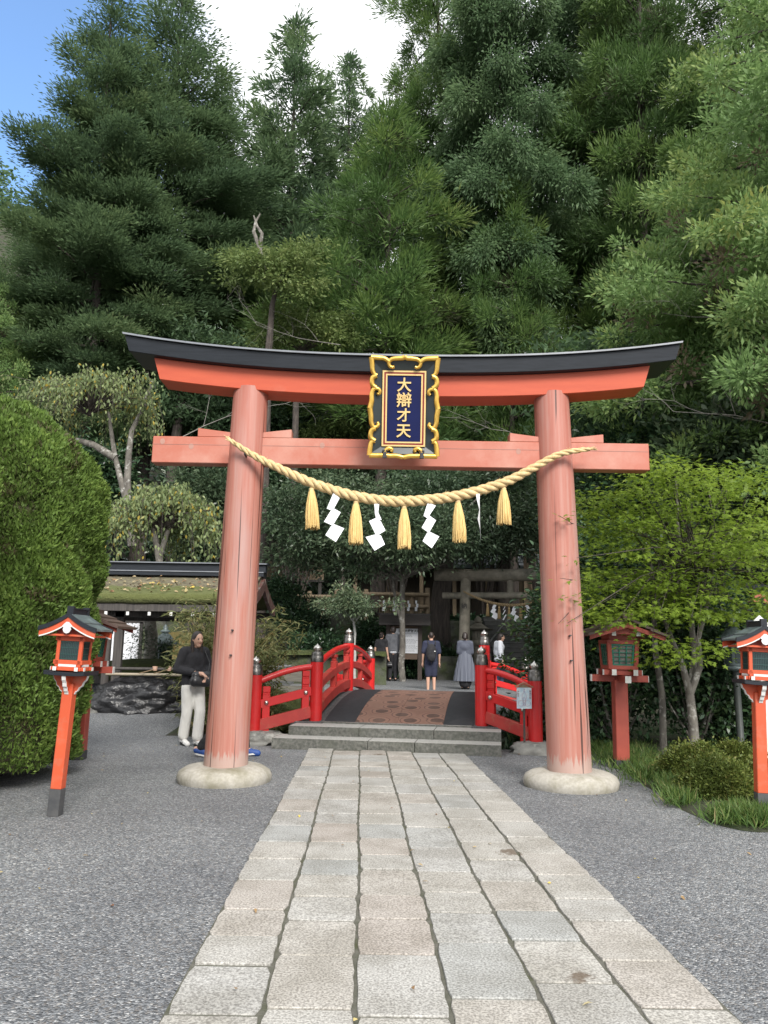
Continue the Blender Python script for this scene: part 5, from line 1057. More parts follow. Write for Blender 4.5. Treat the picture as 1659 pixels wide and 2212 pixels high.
# --- the walker almost wholly hidden by the pillar, long stride
hp = base_pose(head=(0, .01, .935), knl=(-.045, .085, .285), anl=(-.045, .115, .045), tol=(-.045, .20, .030), knr=(.045, -.03, .28), anr=(.045, -.215, .055), tor=(.045, -.145, .016), ell=(-.12, -.01, .65), wrl=(-.11, .03, .5), elr=(.12, -.02, .65), wrr=(.11, 0, .5))
p = G(494, 1634)
T2 = person('person striding behind the large pillar, only dark trouser hem and blue running shoes showing', (p.x, p.y, 0), R(-90), 1.70, hp, lambda J, u: [('dark_top', shirt(J, u, 1, .45), BLK, 4), ('dark_trousers', pants(J, u, .95, .95), BLK, 4), ('blue_shoes', shoes(J, u, 1.05), SHOEBL, 3), ('short_hair', hair(J, u), HAIR, 3)], .012)
soles(T2, {k: V(v) * 1.7 for k, v in hp.items()}, 1.7, SHOEW)
# --- visitors beyond the bridge
def far(label, px, py, yaw, h, pose, outfit, group='visitors beyond the bridge'):
    q = G(px, py, .36); zf = .36
    if py == 1486 and px < 1000: q = W(px, py, 20.5); zf = .27
    return person(label, (q.x, q.y, zf), yaw, h, pose, outfit, .018, group)
t = far('person in black top and wide navy trousers holding a handbag before the notice board', 823, 1471, R(-25), 1.54, base_pose(elr=(.13, -.01, .645), wrr=(.15, .01, .50)), lambda J, u: [('black_top', shirt(J, u, .95, .3), BLK, 3), ('wide_trousers', pants(J, u, 1.1, .98, 1.3), NAVYC, 3), ('white_shoes', shoes(J, u), SHOEW, 2), ('tied_hair', hair(J, u) + [('e', J['head'] + V((0, -.06, .04)) * u, (.024 * u,) * 3)], HAIR, 3)])
o = t.location; hb = thing('handbag', 'small grey handbag hanging from the hand of the person in navy trousers', 'bag', (o.x + .27, o.y + .0, .36)); blob('bag_body', [('c', V((-.06, 0, .50)), V((.06, 0, .50)), .055, .055), ('c', V((-.05, 0, .58)), V((.05, 0, .58)), .045, .045)], .02, LEATHER, hb, 3)
b = MB(); b.tube([(-.06, 0, .6), (-.03, 0, .76), (.03, 0, .76), (.06, 0, .6)], .008, 6); b.build('handle', LEATHER, hb, world=False)
far('person in grey shirt over white tee and black trousers reading the notice board', 848, 1471, R(5), 1.74, base_pose(), lambda J, u: [('grey_shirt', shirt(J, u, 1.05, .8, -.01, 1.0), GREYC, 3), ('white_tee_hem', [('e', J['hip'] + V((0, 0, .0)) * u, (.104 * u, .078 * u, .045 * u))], WHITEC, 2), ('black_trousers', pants(J, u, 1, .97), BLK, 3), ('black_shoes', shoes(J, u), SHOEB, 2), ('short_hair', hair(J, u), HAIR, 3)])
t = far('person in navy tee and shorts with a black backpack, seen from behind', 931, 1486, R(3), 1.56, base_pose(), lambda J, u: [('navy_tee', shirt(J, u, 1.15, .42, -.02, 1.12), NAVYC, 3), ('navy_shorts', pants(J, u, 1.12, .47), NAVYC, 3), ('dark_shoes', shoes(J, u), SHOEB, 2), ('cropped_hair', [('e', J['head'] + V((0, -.01, .012)) * u, (.047 * u, .058 * u, .062 * u))], HAIR, 2)])
o = t.location; bp = thing('backpack', 'black backpack worn by the person in navy shorts', 'backpack', o, R(3)); blob('pack_body', [('e', V((-.02, -.20, 1.03)), (.14, .10, .24)), ('e', V((-.02, -.24, .92)), (.115, .07, .12))], .018, BLK, bp, 3)
b = MB(); b.box((.06, -.300, 1.07), (.035, .004, .022)); b.build('white_patch', WHITE, bp, world=False)
for s in (-1, 1): b = MB(); b.tube([(s * .085, -.13, 1.22), (s * .10, -.05, 1.33), (s * .11, .085, 1.25), (s * .10, .095, 1.06)], .018, 6); b.build('shoulder_strap', BLK, bp, world=False)
t = far('person in long pleated grey dress standing by the log torii pillar', 1005, 1489, R(-10), 1.48, base_pose(ell=(-.12, -.01, .65), elr=(.12, .0, .65), wrl=(-.10, .08, .58), wrr=(.10, .08, .58)), lambda J, u: [('grey_bodice', shirt(J, u, 1.1, .6, 0, 1.1), mat('grey_dress', (.085, .095, .125), (.065, .072, .10), .85, 10), 3), ('dark_underskirt', [('c', V((0, 0, .30)) * u, V((0, 0, .12)) * u, .10 * u, .115 * u)], BLK, 2), ('black_sandals', shoes(J, u, .9), SHOEB, 2), ('bob_hair', hair(J, u, .03, 1.05), HAIR, 3)])
b = MB(); n = 96; rings = []
for z, r in ((.70, .085), (.60, .115), (.45, .155), (.30, .185), (.145, .205)):
    rings.append([V((math.cos(6.2832 * i / n) * r * (1 + .10 * math.sin(i * 6.2832 / 6 * 1.0 + z * 2) * (.7 - z)), math.sin(6.2832 * i / n) * r * .72 * (1 + .10 * math.sin(i * 6.2832 / 6) * (.7 - z)), z)) * 1.48 for i in range(n)])
b.add([v for q in rings for v in q], [(k * n + i, k * n + (i + 1) % n, (k + 1) * n + (i + 1) % n, (k + 1) * n + i) for k in range(4) for i in range(n)], True)
sk, tt, bb_, nn_, ll_ = nt('striped_pleats'); wv = nn_.new('ShaderNodeTexWave'); wv.inputs['Scale'].default_value = 9; wv.inputs['Distortion'].default_value = 1.5; wv.inputs['Detail'].default_value = 2; ll_.new(coords(nn_, ll_, (1, 1, .03)), wv.inputs['Vector']); ll_.new(ramp(nn_, ll_, wv.outputs['Fac'], ((.2, (.045, .05, .075)), (.7, (.09, .10, .135)), (.92, (.24, .26, .30)))), bb_.inputs['Base Color']); bb_.inputs['Roughness'].default_value = .9
b.build('pleated_skirt', sk, t, world=False)
far('person in loose white shirt and dark trousers turning toward the stairway', 1079, 1486, R(-80), 1.50, base_pose(head=(0, .05, .925), neck=(0, .015, .85), chest=(0, .01, .735), knl=(-.05, .05, .285), anl=(-.05, .06, .042), tol=(-.05, .14, .016), knr=(.05, -.02, .285), anr=(.05, -.10, .06), tor=(.05, -.02, .018)), lambda J, u: [('white_shirt', shirt(J, u, 1.3, .85, -.04, 1.18), WHITEC, 4), ('dark_trousers', pants(J, u, 1.1, .8), NAVYC, 3), ('turned_up_cuffs', [('c', J['kn' + s].lerp(J['an' + s], .5), J['an' + s], .045 * u, .042 * u) for s in 'lr'], JEAN, 2), ('dark_shoes', shoes(J, u), SHOEB, 2), ('tied_hair', hair(J, u) + [('c', J['head'] + V((0, -.06, .0)) * u, J['head'] + V((0, -.075, -.06)) * u, .02 * u, .014 * u)], HAIR, 3)])
# ================================================================ vegetation
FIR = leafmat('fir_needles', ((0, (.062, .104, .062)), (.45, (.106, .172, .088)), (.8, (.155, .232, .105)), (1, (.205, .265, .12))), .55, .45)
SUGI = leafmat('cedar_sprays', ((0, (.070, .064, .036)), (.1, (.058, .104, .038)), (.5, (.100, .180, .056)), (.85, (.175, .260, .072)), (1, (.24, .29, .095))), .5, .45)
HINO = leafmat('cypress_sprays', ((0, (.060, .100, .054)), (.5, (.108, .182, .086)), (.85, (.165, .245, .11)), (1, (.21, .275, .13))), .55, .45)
LIGHT = leafmat('yellow_green_sprays', ((0, (.17, .125, .10)), (.10, (.15, .14, .07)), (.3, (.155, .26, .095)), (.65, (.23, .35, .125)), (.9, (.31, .375, .115)), (1, (.37, .36, .10))), .5, .45)
HEDGE = leafmat('hedge_sprays', ((0, (.13, .10, .06)), (.09, (.10, .115, .04)), (.2, (.11, .175, .040)), (.6, (.165, .265, .056)), (1, (.26, .36, .085))), .55, .42)
CHERRY = leafmat('cherry_leaves', ((0, (.14, .19, .08)), (.45, (.22, .28, .12)), (.82, (.30, .35, .16)), (.88, (.38, .34, .09)), (1, (.52, .38, .06))), .45, .4)
CAMEL = leafmat('glossy_dark_leaves', ((0, (.026, .056, .030)), (.5, (.050, .100, .048)), (.85, (.085, .145, .06)), (1, (.14, .20, .075))), .28, .2, .5)
MAPLE = leafmat('maple_leaves', ((0, (.12, .19, .026)), (.5, (.19, .28, .036)), (.85, (.27, .36, .05)), (1, (.36, .36, .07))), .5, .5)
BAMB = leafmat('bamboo_leaves', ((0, (.12, .15, .055)), (.5, (.20, .22, .09)), (.85, (.30, .29, .13)), (1, (.46, .38, .18))), .5, .4)
AZAL = leafmat('azalea_leaves', ((0, (.065, .10, .025)), (.5, (.13, .17, .038)), (.85, (.19, .21, .05)), (1, (.22, .16, .07))), .5, .3)
GRASS = leafmat('grass_blades', ((0, (.06, .115, .03)), (.5, (.10, .175, .04)), (.9, (.17, .23, .065)), (1, (.26, .22, .10))), .5, .35)
EVER = leafmat('evergreen_leaves', ((0, (.042, .080, .046)), (.5, (.090, .135, .074)), (.85, (.145, .195, .11)), (1, (.20, .235, .13))), .34, .34, .45)
TWIG = mat('pale_dead_twig', (.26, .245, .22), (.17, .155, .14), .8, 8)
def trunk_mesh(pts, rad, m=None, n=12, extra=()):
    b = MB(); b.tube(pts, rad, n)
    for p, r in extra: b.tube(p, r, 6)
    return b.mesh('trunk', m or BARK)
def conifer(name, H, R0, zb, nl, kind, m, ns, L, Wd, seed, prof, rise=.25, droop=.5, tr=.38, lean=0.0, clus=.55, gapf=.0):
    g = np.random.default_rng(seed); C = []; A = []; S_ = []; T0 = []; ex = []
    for i in range(nl):
        t = (i + g.random()) / nl; z = zb + (H - zb) * t ** .92; ln = R0 * prof(t) * g.uniform(.62, 1.18); az = i * 2.39996 + g.uniform(-.5, .5)
        if ln < .25: ln = .25
        o = np.array([math.cos(az), math.sin(az), 0]); sd = np.array([-o[1], o[0], 0]); rs = rise * g.uniform(.5, 1.5) + .9 * max(0, t - .75); dr = droop * g.uniform(.6, 1.3) * (1 - .7 * t)
        path = lambda s: np.array([0, 0, z]) + o * ln * s + np.array([0, 0, ln * (rs * s - dr * s * s)])
        k = max(2, int(ln / clus * 1.25)); lt = g.random()
        for s in np.linspace(.22 if t < .9 else .05, 1, k):
            m_ = 1 + int(ln * (1 - abs(s - .55)) / 1.3)
            for q in range(m_):
                if g.random() < gapf: continue
                off = (0 if m_ == 1 else g.uniform(-1, 1)) * ln * .42 * (1.05 - s * .6)
                C.append(path(s) + sd * off + np.array([0, 0, g.normal() * .12 - abs(off) * .15])); A.append(o + sd * off / max(ln, .5) * .9); S_.append(s); T0.append(lt)
        if ln > 1.2: ex.append(([path(s) for s in (0, .3, .6, .9)], [.028 * ln ** .7 * (1 - .3 * t), .02 * ln ** .7, .012 * ln ** .7, .006]))
    C = np.array(C); A = unit(np.array(A)); S_ = np.array(S_); T0 = np.array(T0); nc = len(C); I = np.repeat(np.arange(nc), ns); n = len(I)
    r = g.normal(size=(n, 3)); rad = np.linalg.norm(r, axis=1) / 1.7; cl = clus * g.uniform(.65, 1.2, nc)[I]
    U = np.array([0, 0, 1.0])
    if kind == 'fir': P = C[I] + r * cl[:, None] * np.array([.62, .62, .20]); D = A[I] * .8 + r * np.array([.65, .65, .25]) + U * .25; N = U + g.normal(size=(n, 3)) * .45
    elif kind == 'sugi': P = C[I] + r * cl[:, None] * np.array([.34, .34, .30]); D = A[I] * .8 + r * .6 + U * .36; N = A[I] * .5 + U * .5 + g.normal(size=(n, 3)) * .65
    elif kind == 'lump': P = C[I] + r * cl[:, None] * np.array([.42, .42, .36]); D = r * .9 + U * .25 + A[I] * .3; N = A[I] * .5 + U * .5 + g.normal(size=(n, 3)) * .65
    else: P = C[I] + r * cl[:, None] * np.array([.55, .55, .42]); D = A[I] * .7 + r * np.array([.6, .6, .3]) - U * .42; N = A[I] * .6 + U * .5 + g.normal(size=(n, 3)) * .5
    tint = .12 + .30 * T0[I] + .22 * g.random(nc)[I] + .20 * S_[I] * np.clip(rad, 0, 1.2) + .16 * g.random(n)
    dead = g.random(nc)[I] < (.06 if kind in ('sugi', 'lump') else .0); tint = np.where(dead & (S_[I] < .85), g.random(n) * .08, tint)
    sc = g.uniform(.6, 1.25, n)
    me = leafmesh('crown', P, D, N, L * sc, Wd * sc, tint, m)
    tp = [(lean * math.sin(z * .15), .1 * math.sin(z * .21 + 1), z) for z in np.linspace(-1.5, H * .97, 14)]
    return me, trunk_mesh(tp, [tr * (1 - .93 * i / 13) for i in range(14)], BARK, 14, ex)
def cone_prof(t): return (1 - t) ** .75 * (.35 + .65 * min(1, t / .18)) + .03
def wide_prof(t): return min(1, .45 + t * 1.6) * (1 - t ** 2.1) ** .8 + .03
PROTO = {
    'fir': conifer('fir', 30, 6.2, 7.0, 84, 'fir', FIR, 125, .245, .064, 1, lambda t: wide_prof(t) * (1 - .35 * t), .30, .26, .40, .3, .60, .06),
    'spire': conifer('spire', 26, 3.4, 4, 95, 'sugi', FIR, 75, .30, .07, 2, lambda t: wide_prof(t), .35, .3, .28, .1, .52, .12),
    'cedar': conifer('cedar', 30, 5.6, 6.5, 74, 'sugi', SUGI, 150, .30, .050, 3, lambda t: wide_prof(t), .16, .40, .42, .3, .74, .05),
    'cypress': conifer('cypress', 30, 5.3, 6.0, 84, 'hinoki', HINO, 125, .26, .082, 4, lambda t: wide_prof(t), .24, .55, .40, .2, .66, .05),
    'young': conifer('young', 14, 2.9, 4.2, 50, 'sugi', SUGI, 230, .22, .030, 5, lambda t: wide_prof(t) * (1 - .3 * t), .28, .35, .2, .1, .58, .04),
    'bright': conifer('bright', 16, 4.3, 1.5, 96, 'lump', LIGHT, 115, .125, .052, 6, lambda t: wide_prof(t), .15, .3, .24, .2, .36, .16)}
def plant(kind, name, label, px, top_y, Y, group=None, wid=1.0, rz=0.0, cat='tree', base=None):
    x = W(px, top_y, Y).x; x = W(px, top_y, Y).x; zt = W(px, top_y, Y).z; zb = float(hz(x, Y)) if base is None else base; H = {'fir': 30, 'spire': 26, 'cedar': 30, 'cypress': 30, 'young': 14, 'bright': 16}[kind]
    T = thing(name, label, cat, (x, Y, zb - .2), rz, group); s = (zt - zb) / H
    crown, tr = PROTO[kind]; add_mesh('crown', crown, T); add_mesh('trunk', tr, T); T.scale = (s * wid, s * wid, s) if wid else (s,) * 3
    return T
GF = 'tall conifers rising behind the gate'
plant('fir', 'fir_tree', 'tallest dark fir with ragged upswept tips against the blue sky', 258, -55, 32, GF, .80, .6)
plant('fir', 'fir_tree', 'dark fir standing right beside the tallest one, its top just below the frame edge', 392, -30, 35, GF, .98, 2.4)
plant('fir', 'fir_tree', 'shorter dark fir sloping down from the two tall firs toward the narrow spires', 485, 165, 38, GF, .80, 4.0)
plant('fir', 'fir_tree', 'low broad fir on the blue sky side, mostly under the tallest fir', 62, 500, 34, GF, 1.35, 5.2)
plant('spire', 'spire_tree', 'narrow dark conifer spire standing alone against the white sky', 642, 48, 44, GF, 1.12, .3)
plant('spire', 'spire_tree', 'thin sparse conifer spire next to the big cedar mass', 755, 120, 48, GF, .95, 1.9)
plant('spire', 'spire_tree', 'conifer filling the gap under the lone narrow spire', 575, 330, 46, GF, 1.5, 3.1)
plant('cedar', 'cedar_tree', 'huge cedar at the sky edge of the green mass, running out of the frame top', 950, -190, 40, GF, .74, .9)
plant('cypress', 'cypress_tree', 'huge blue green cypress above the plaque, drooping flat sprays', 1075, -330, 33, GF, .58, 2.2)
plant('cypress', 'cypress_tree', 'huge cypress behind the black cap beam on the maple side', 1270, -300, 37, GF, .70, 4.4)
plant('cedar', 'cedar_tree', 'dark cedar above the end of the black cap beam on the maple side', 1360, -380, 32, GF, .66, 3.0)
plant('cedar', 'cedar_tree', 'dark cedar partly behind the bright yellow green tree', 1590, -250, 29, GF, .78, 5.5)
plant('cedar', 'cedar_tree', 'dark cedar standing low behind the maple top', 1520, 330, 28, GF, 1.15, 1.4)
GY = 'bushy cedars with light pointed tufts behind the gate'
plant('young', 'young_cedar', 'bushy cedar with light green pointed tufts over the plaque', 835, 255, 32, GY, 1.12, .4)
plant('young', 'young_cedar', 'bushy cedar with yellowish tufts above the maple side pillar', 1105, 400, 31, GY, .80, 2.0)
plant('young', 'young_cedar', 'dark bushy cedar filling the gap between the two brighter bushy cedars', 975, 470, 36, GY, 1.0, 3.0)
plant('young', 'young_cedar', 'bushy cedar low over the black cap beam toward the maple', 1250, 500, 34, GY, 1.0, 4.3)
plant('young', 'young_cedar', 'bushy cedar below the lone narrow spire behind the hedge side pillar', 560, 640, 37, GY, 1.2, 5.3)
plant('bright', 'bright_conifer', 'bright yellow green conifer with lumpy foliage leaning in at the frame edge', 1690, -130, 16.5, None, .95, .5, base=0)
plant('bright', 'bright_conifer', 'loose yellow green tree low at the frame edge under the blue sky', 0, 610, 31, None, .8, 2.5)
# dark trunks close behind the fence
def bare_trunk(label, px, Y, w, top_y, m=None, y0=1400):
    a = W(px, y0, Y); z = float(hz(a.x, Y)) - .3; T = thing('tree_trunk', label, 'tree', (a.x, Y, z), 0, 'trunks standing behind the gate'); zt = W(px, top_y, Y).z; r = w * mpp(Y) / 2
    b = MB(); pts = [(a.x + .12 * math.sin(k * .9 + px), Y, z + (zt - z) * k / 9) for k in range(10)]; b.tube(pts, [r * (1.25 if k == 0 else 1 - .03 * k) for k in range(10)], 16); b.build('trunk', m or BARK, T)
    gg = np.random.default_rng(px); n = 3600; t = gg.random(n); P = np.stack([a.x + gg.normal(size=n) * .9, Y - .2 + gg.normal(size=n) * .7, z + (zt - z) * (.78 + .4 * t)], 1)
    add_mesh('crown', leafmesh('crown', P - np.array(T.location), gg.normal(size=(n, 3)) + np.array([0, -.2, -.2]), gg.normal(size=(n, 3)) + np.array([0, 0, .8]), .30, .10, gg.random(n) * .6, HINO), T)
bare_trunk('very dark thick trunk between the notice board and the log torii', 957, 28.6, 46, 1050)
bare_trunk('straight grey trunk seen between the beams beside the hedge side pillar', 352, 33, 27, 800); bare_trunk('thinner grey trunk right beside the hedge side pillar, between the beams', 432, 34, 19, 820)
bare_trunk('slim trunk close to the pale board wall, under the tie beam', 500, 33, 15, 900); bare_trunk('tall trunk in front of the hillside hall roof, beside the plaque', 766, 38, 17, 820, y0=1000); bare_trunk('slim trunk just behind the plain tie beam end, maple side', 1318, 20, 14, 860)
# ---------------------------------------------------------------- broadleaf helpers
def leafcloud(C, rad, ns, L, Wd, m, seed, dirb=(0, 0, 0), nb=(0, 0, .8), tpl=LEAF, tint=(.0, .5, .5), org=(0, 0, 0), rnd_=1.0):
    g = np.random.default_rng(seed); C = np.asarray(C, float); nc = len(C); I = np.repeat(np.arange(nc), ns); n = len(I); r = g.normal(size=(n, 3)); rad = np.asarray(rad, float); rad = rad if rad.ndim == 1 else rad[I]
    P = C[I] + r * rad * .6; D = r * np.array([.8, .8, .5]) + g.normal(size=(n, 3)) * .5 * rnd_ + np.array(dirb); N = g.normal(size=(n, 3)) * .6 + np.array(nb); sc = g.uniform(.7, 1.2, n)
    return leafmesh('crown', P - np.array(org), D, N, L * sc, Wd * sc, tint[0] + tint[1] * g.random(nc)[I] + tint[2] * g.random(n), m, tpl)
def limbs(root, targets, r0, m, name='trunk', bend=.3, seed=0, fork=None, parent=None, n=8):
    g = random.Random(seed); b = MB(); root = V(root); fork = V(fork) if fork is not None else None
    if fork is not None:
        k = 6; b.tube([root.lerp(fork, i / k) + V((g.uniform(-.03, .03), g.uniform(-.03, .03), 0)) for i in range(k + 1)], [r0 * (1.15 - .35 * i / k) for i in range(k + 1)], 14)
    for t in targets:
        a = fork if fork is not None else root; t = V(t); L = (t - a).length; mid = a.lerp(t, .5) + V((g.uniform(-1, 1), g.uniform(-1, 1), g.uniform(0, 1))) * bend * L * .3
        pts = [a * (1 - s) ** 2 + mid * 2 * s * (1 - s) + t * s * s for s in (0, .2, .4, .6, .8, 1)]; pts = [p + V((g.uniform(-1, 1), g.uniform(-1, 1), g.uniform(-1, 1))) * L * .012 for p in pts]
        rr = r0 * (.62 if fork is not None else .8); b.tube(pts, [rr * (1 - .85 * s) for s in (0, .2, .4, .6, .8, 1)], n)
    return b.build(name, m, parent)
# slender evergreen in the court, behind the bridge
def slender_tree():
    o = G(868, 1472, .36); Y = o.y; T = thing('slender_tree', 'slender mottled evergreen with spreading layered branches in the middle of the far court', 'tree', (o.x, Y, .36)); g = random.Random(5); C = []
    for i in range(120):
        px = g.uniform(600, 1150); py = 1015 + (g.random() ** .8) * 225; w_ = 1 - ((px - 872) / 300) ** 2
        if px > 925 and py > 1185: continue
        if py > 1130 and abs(px - 872) > 300 * (1 - (py - 1130) / 190) + 90: continue
        C.append(W(px, py, Y + g.uniform(-2.2, 2.2) * max(.25, w_)))
    for px, py in ((640, 1195), (690, 1205), (740, 1212), (655, 1190), (990, 1190), (1050, 1190), (800, 1215), (860, 1190), (900, 1205)): C.append(W(px, py, Y + g.uniform(-1, .6)))
    add_mesh('crown', leafcloud(C, (.95, .85, .34), 460, .15, .055, EVER, 6, (0, 0, -.15), tint=(.0, .45, .5), org=T.location), T)
    fk = W(869, 1250, Y); f2 = W(858, 1310, Y); limbs(o, [C[i] for i in range(0, len(C), 4)], .095, PALEBARK, fork=fk, parent=T, seed=2)
    b = MB(); b.tube([W(868, 1345, Y), W(855, 1300, Y), W(846, 1240, Y), W(835, 1200, Y)], [.065, .055, .04, .02], 10); b.build('side_limb', PALEBARK, T)
slender_tree()
def small_tree():
    o = G(766, 1480, .36); Y = 21.5; o = V((W(766, 1480, Y).x, Y, .36)); T = thing('small_tree', 'small pale leaved tree with a thin white trunk beside the bridge', 'tree', o); g = random.Random(9)
    C = [W(g.gauss(757, 26), g.gauss(1305, 16), Y + g.uniform(-.6, .6)) for i in range(34)]; add_mesh('crown', leafcloud(C, (.24, .24, .13), 120, .11, .042, EVER, 8, (0, 0, -.1), tint=(.35, .3, .5), org=o), T); limbs(o, C[::4], .04, mat('white_bark', (.42, .42, .40), (.3, .3, .28), .8, 8), fork=W(765, 1345, Y), parent=T)
small_tree()
# weeping cherries
def weeping(label, cx, cy, hw, hh, Y, trunk_px, seed, base):
    g = random.Random(seed); o = V((W(trunk_px[0][0], trunk_px[0][1], Y).x, Y, base)); T = thing('weeping_cherry', label, 'tree', o, 0, 'weeping cherries over the water pavilion'); c = W(cx, cy, Y); m_ = mpp(Y, c.z); RX, RZ = hw * m_, hh * m_
    stems = MB(); P = []; D = []
    for i in range(112):
        a = g.uniform(0, 6.283); rr = g.random() ** .5; lobe = .78 + .22 * math.sin(2 * a + seed) + .16 * math.sin(3 * a + seed * 2); tip = V((c.x + RX * rr * math.cos(a) * lobe * 1.15, Y + RX * .75 * rr * math.sin(a), c.z + RZ * (.75 - .65 * rr ** 2) + RZ * .38 * math.sin(3 * a + seed * 1.7) * rr + g.uniform(-.35, .2) * RZ)); s0 = V((c.x, Y, c.z - RZ * .35)); pts = []
        hang = RZ * g.uniform(.35, 1.5) * (.5 + rr * .7)
        for k in range(8):
            t = k / 7
            if t < .6: q = s0.lerp(tip, t / .6) + V((0, 0, RZ * .22 * math.sin(math.pi * t / .6)))
            else: u = (t - .6) / .4; q = tip + V((math.cos(a) * .18 * RX * u, math.sin(a) * .15 * RX * u, -hang * u * u))
            pts.append(q + V((g.uniform(-1, 1), g.uniform(-1, 1), g.uniform(-1, 1))) * .03)
        stems.tube(pts, [.016, .013, .011, .009, .007, .006, .005, .003], 5)
        for k in range(3, 7):
            for j in range(12):
                q = pts[k].lerp(pts[k + 1], g.random()); P.append(q + V((g.gauss(0, .10), g.gauss(0, .10), g.gauss(0, .07)))); D.append(V((g.gauss(0, .5), g.gauss(0, .5), -1)))
    P = np.array(P); n = len(P); gg = np.random.default_rng(seed); add_mesh('crown', leafmesh('crown', P - np.array(o), np.array(D), gg.normal(size=(n, 3)) + np.array([0, -.6, .2]), .115 * gg.uniform(.7, 1.2, n), .05, np.where(gg.random(n) < .06, .95, gg.random(n) * .86), CHERRY, LEAF), T)
    stems.build('branches', BARK, T); b = MB()
    for line in trunk_px[1:]:
        pts = [W(a, q, Y) for a, q in line]; pts = [V((o.x, Y, base))] + pts if line[0][2 - 2] is None else pts; b.tube(pts, [.11 - .07 * i / (len(pts) - 1) for i in range(len(pts))], 10)
    b.build('trunk', PALEBARK, T)
weeping('upper weeping cherry with two pale leaning stems and yellowing leaves, above the hedge', 195, 870, 158, 78, 20, [(258, 1100), [(285, 1180), (278, 1100), (262, 1040), (248, 985), (240, 930), (235, 890)], [(276, 1120), (275, 1040), (278, 980), (285, 930), (310, 880), (330, 820)], [(250, 990), (200, 960), (140, 945), (75, 935)]], 21, .9)
weeping('lower weeping cherry hanging over the thatched pavilion roof', 350, 1120, 118, 82, 18, [(327, 1470), [(327, 1462), (322, 1400), (324, 1330), (335, 1240), (352, 1180), (372, 1120), (385, 1080)], [(330, 1300), (345, 1215), (330, 1130), (310, 1080)]], 33, .75)
b = MB(); o = V((W(327, 1470, 17.9).x, 17.9, .8)); T = thing('mossy_trunk', 'thick lichen spotted trunk with shoots seen under the pavilion eave', 'tree', o); b.tube([o, W(325, 1420, 17.9), W(327, 1370, 17.9), W(321, 1320, 17.9), W(318, 1250, 17.9)], [.19, .15, .14, .135, .10], 16); b.build('trunk', mat('pale_lichen_bark', (.34, .32, .28), (.16, .145, .12), .85, 9, (1, 1, .5), bump=.4, c3=(.52, .50, .46), s3=9, lo3=.5, hi3=.62), T)
C = [W(px, py, 17.7) for px, py in ((292, 1400), (300, 1415), (350, 1385), (362, 1395), (372, 1400), (345, 1410), (310, 1380), (360, 1410), (300, 1365))]; add_mesh('shoots', leafcloud(C, (.22, .2, .12), 110, .07, .022, CAMEL, 4, tint=(.2, .4, .4), org=o), T)
tag(rock('moss_mound', (-5.0, 17.6, .80), (1.6, .6, .28), MOSS, seed=51, amp=.1, freq=2), 'low mossy mound at the foot of the lichen spotted trunk', 'moss mound')
# tall autumn tinted tree between the conifers
YELLOWL = leafmat('yellow_leaves', ((0, (.11, .16, .055)), (.5, (.175, .24, .08)), (.9, (.27, .31, .11)), (1, (.34, .30, .09))), .5, .45)
def tinted(label, pads, Y, stem, seed):
    a = W(*stem[0], Y); z = float(hz(a.x, Y)); T = thing('tinted_tree', label, 'tree', (a.x, Y, z), 0, 'yellowing broadleaf trees among the conifers'); g = random.Random(seed); C = []
    for px, py, rx, ry, k in pads: C += [W(g.gauss(px, rx * .5), g.gauss(py, ry * .45), Y + g.uniform(-1.2, 1.2)) for i in range(k)]
    add_mesh('crown', leafcloud(C, (.55, .5, .20), 130, .17, .075, YELLOWL, seed, (0, 0, -.3), tint=(0, .35, .5), org=T.location), T); b = MB(); pts = [V((a.x, Y, z))] + [W(*q, Y) for q in stem[1:]]; b.tube(pts, [.17 - .1 * i / (len(pts) - 1) for i in range(len(pts))], 10); b.build('trunk', BARK, T)
    limbs(pts[-1], C[::5], .07, BARK, 'limbs', parent=T, seed=seed); return T
T = tinted('yellowish broadleaf tree with a flat crown and two bare twisted stems among the firs', [(560, 560, 95, 20, 20), (630, 555, 60, 30, 12), (600, 600, 90, 26, 12), (655, 620, 60, 26, 8)], 27, [(585, 900), (580, 760), (588, 660), (600, 610)], 61)
b = MB(); [b.tube([W(x, y, 27) for x, y in l_], [.10, .08, .07, .05, .03], 8) for l_ in ([(575, 590), (560, 535), (548, 500), (552, 480), (562, 462)], [(575, 590), (562, 530), (566, 505), (556, 490), (548, 466)])]; b.build('bare_stem', PALEBARK, T)
tinted('yellowish broadleaf tree just above the black cap beam beside the plaque', [(655, 690, 75, 30, 24), (720, 730, 60, 28, 18), (600, 730, 50, 22, 12)], 29, [(640, 1000), (640, 850), (650, 760)], 67)
tinted('yellowish branches between the beams close to the plaque, hedge side', [(690, 930, 60, 16, 12), (740, 925, 40, 16, 9)], 34, [(745, 1010), (748, 950), (750, 900)], 71)
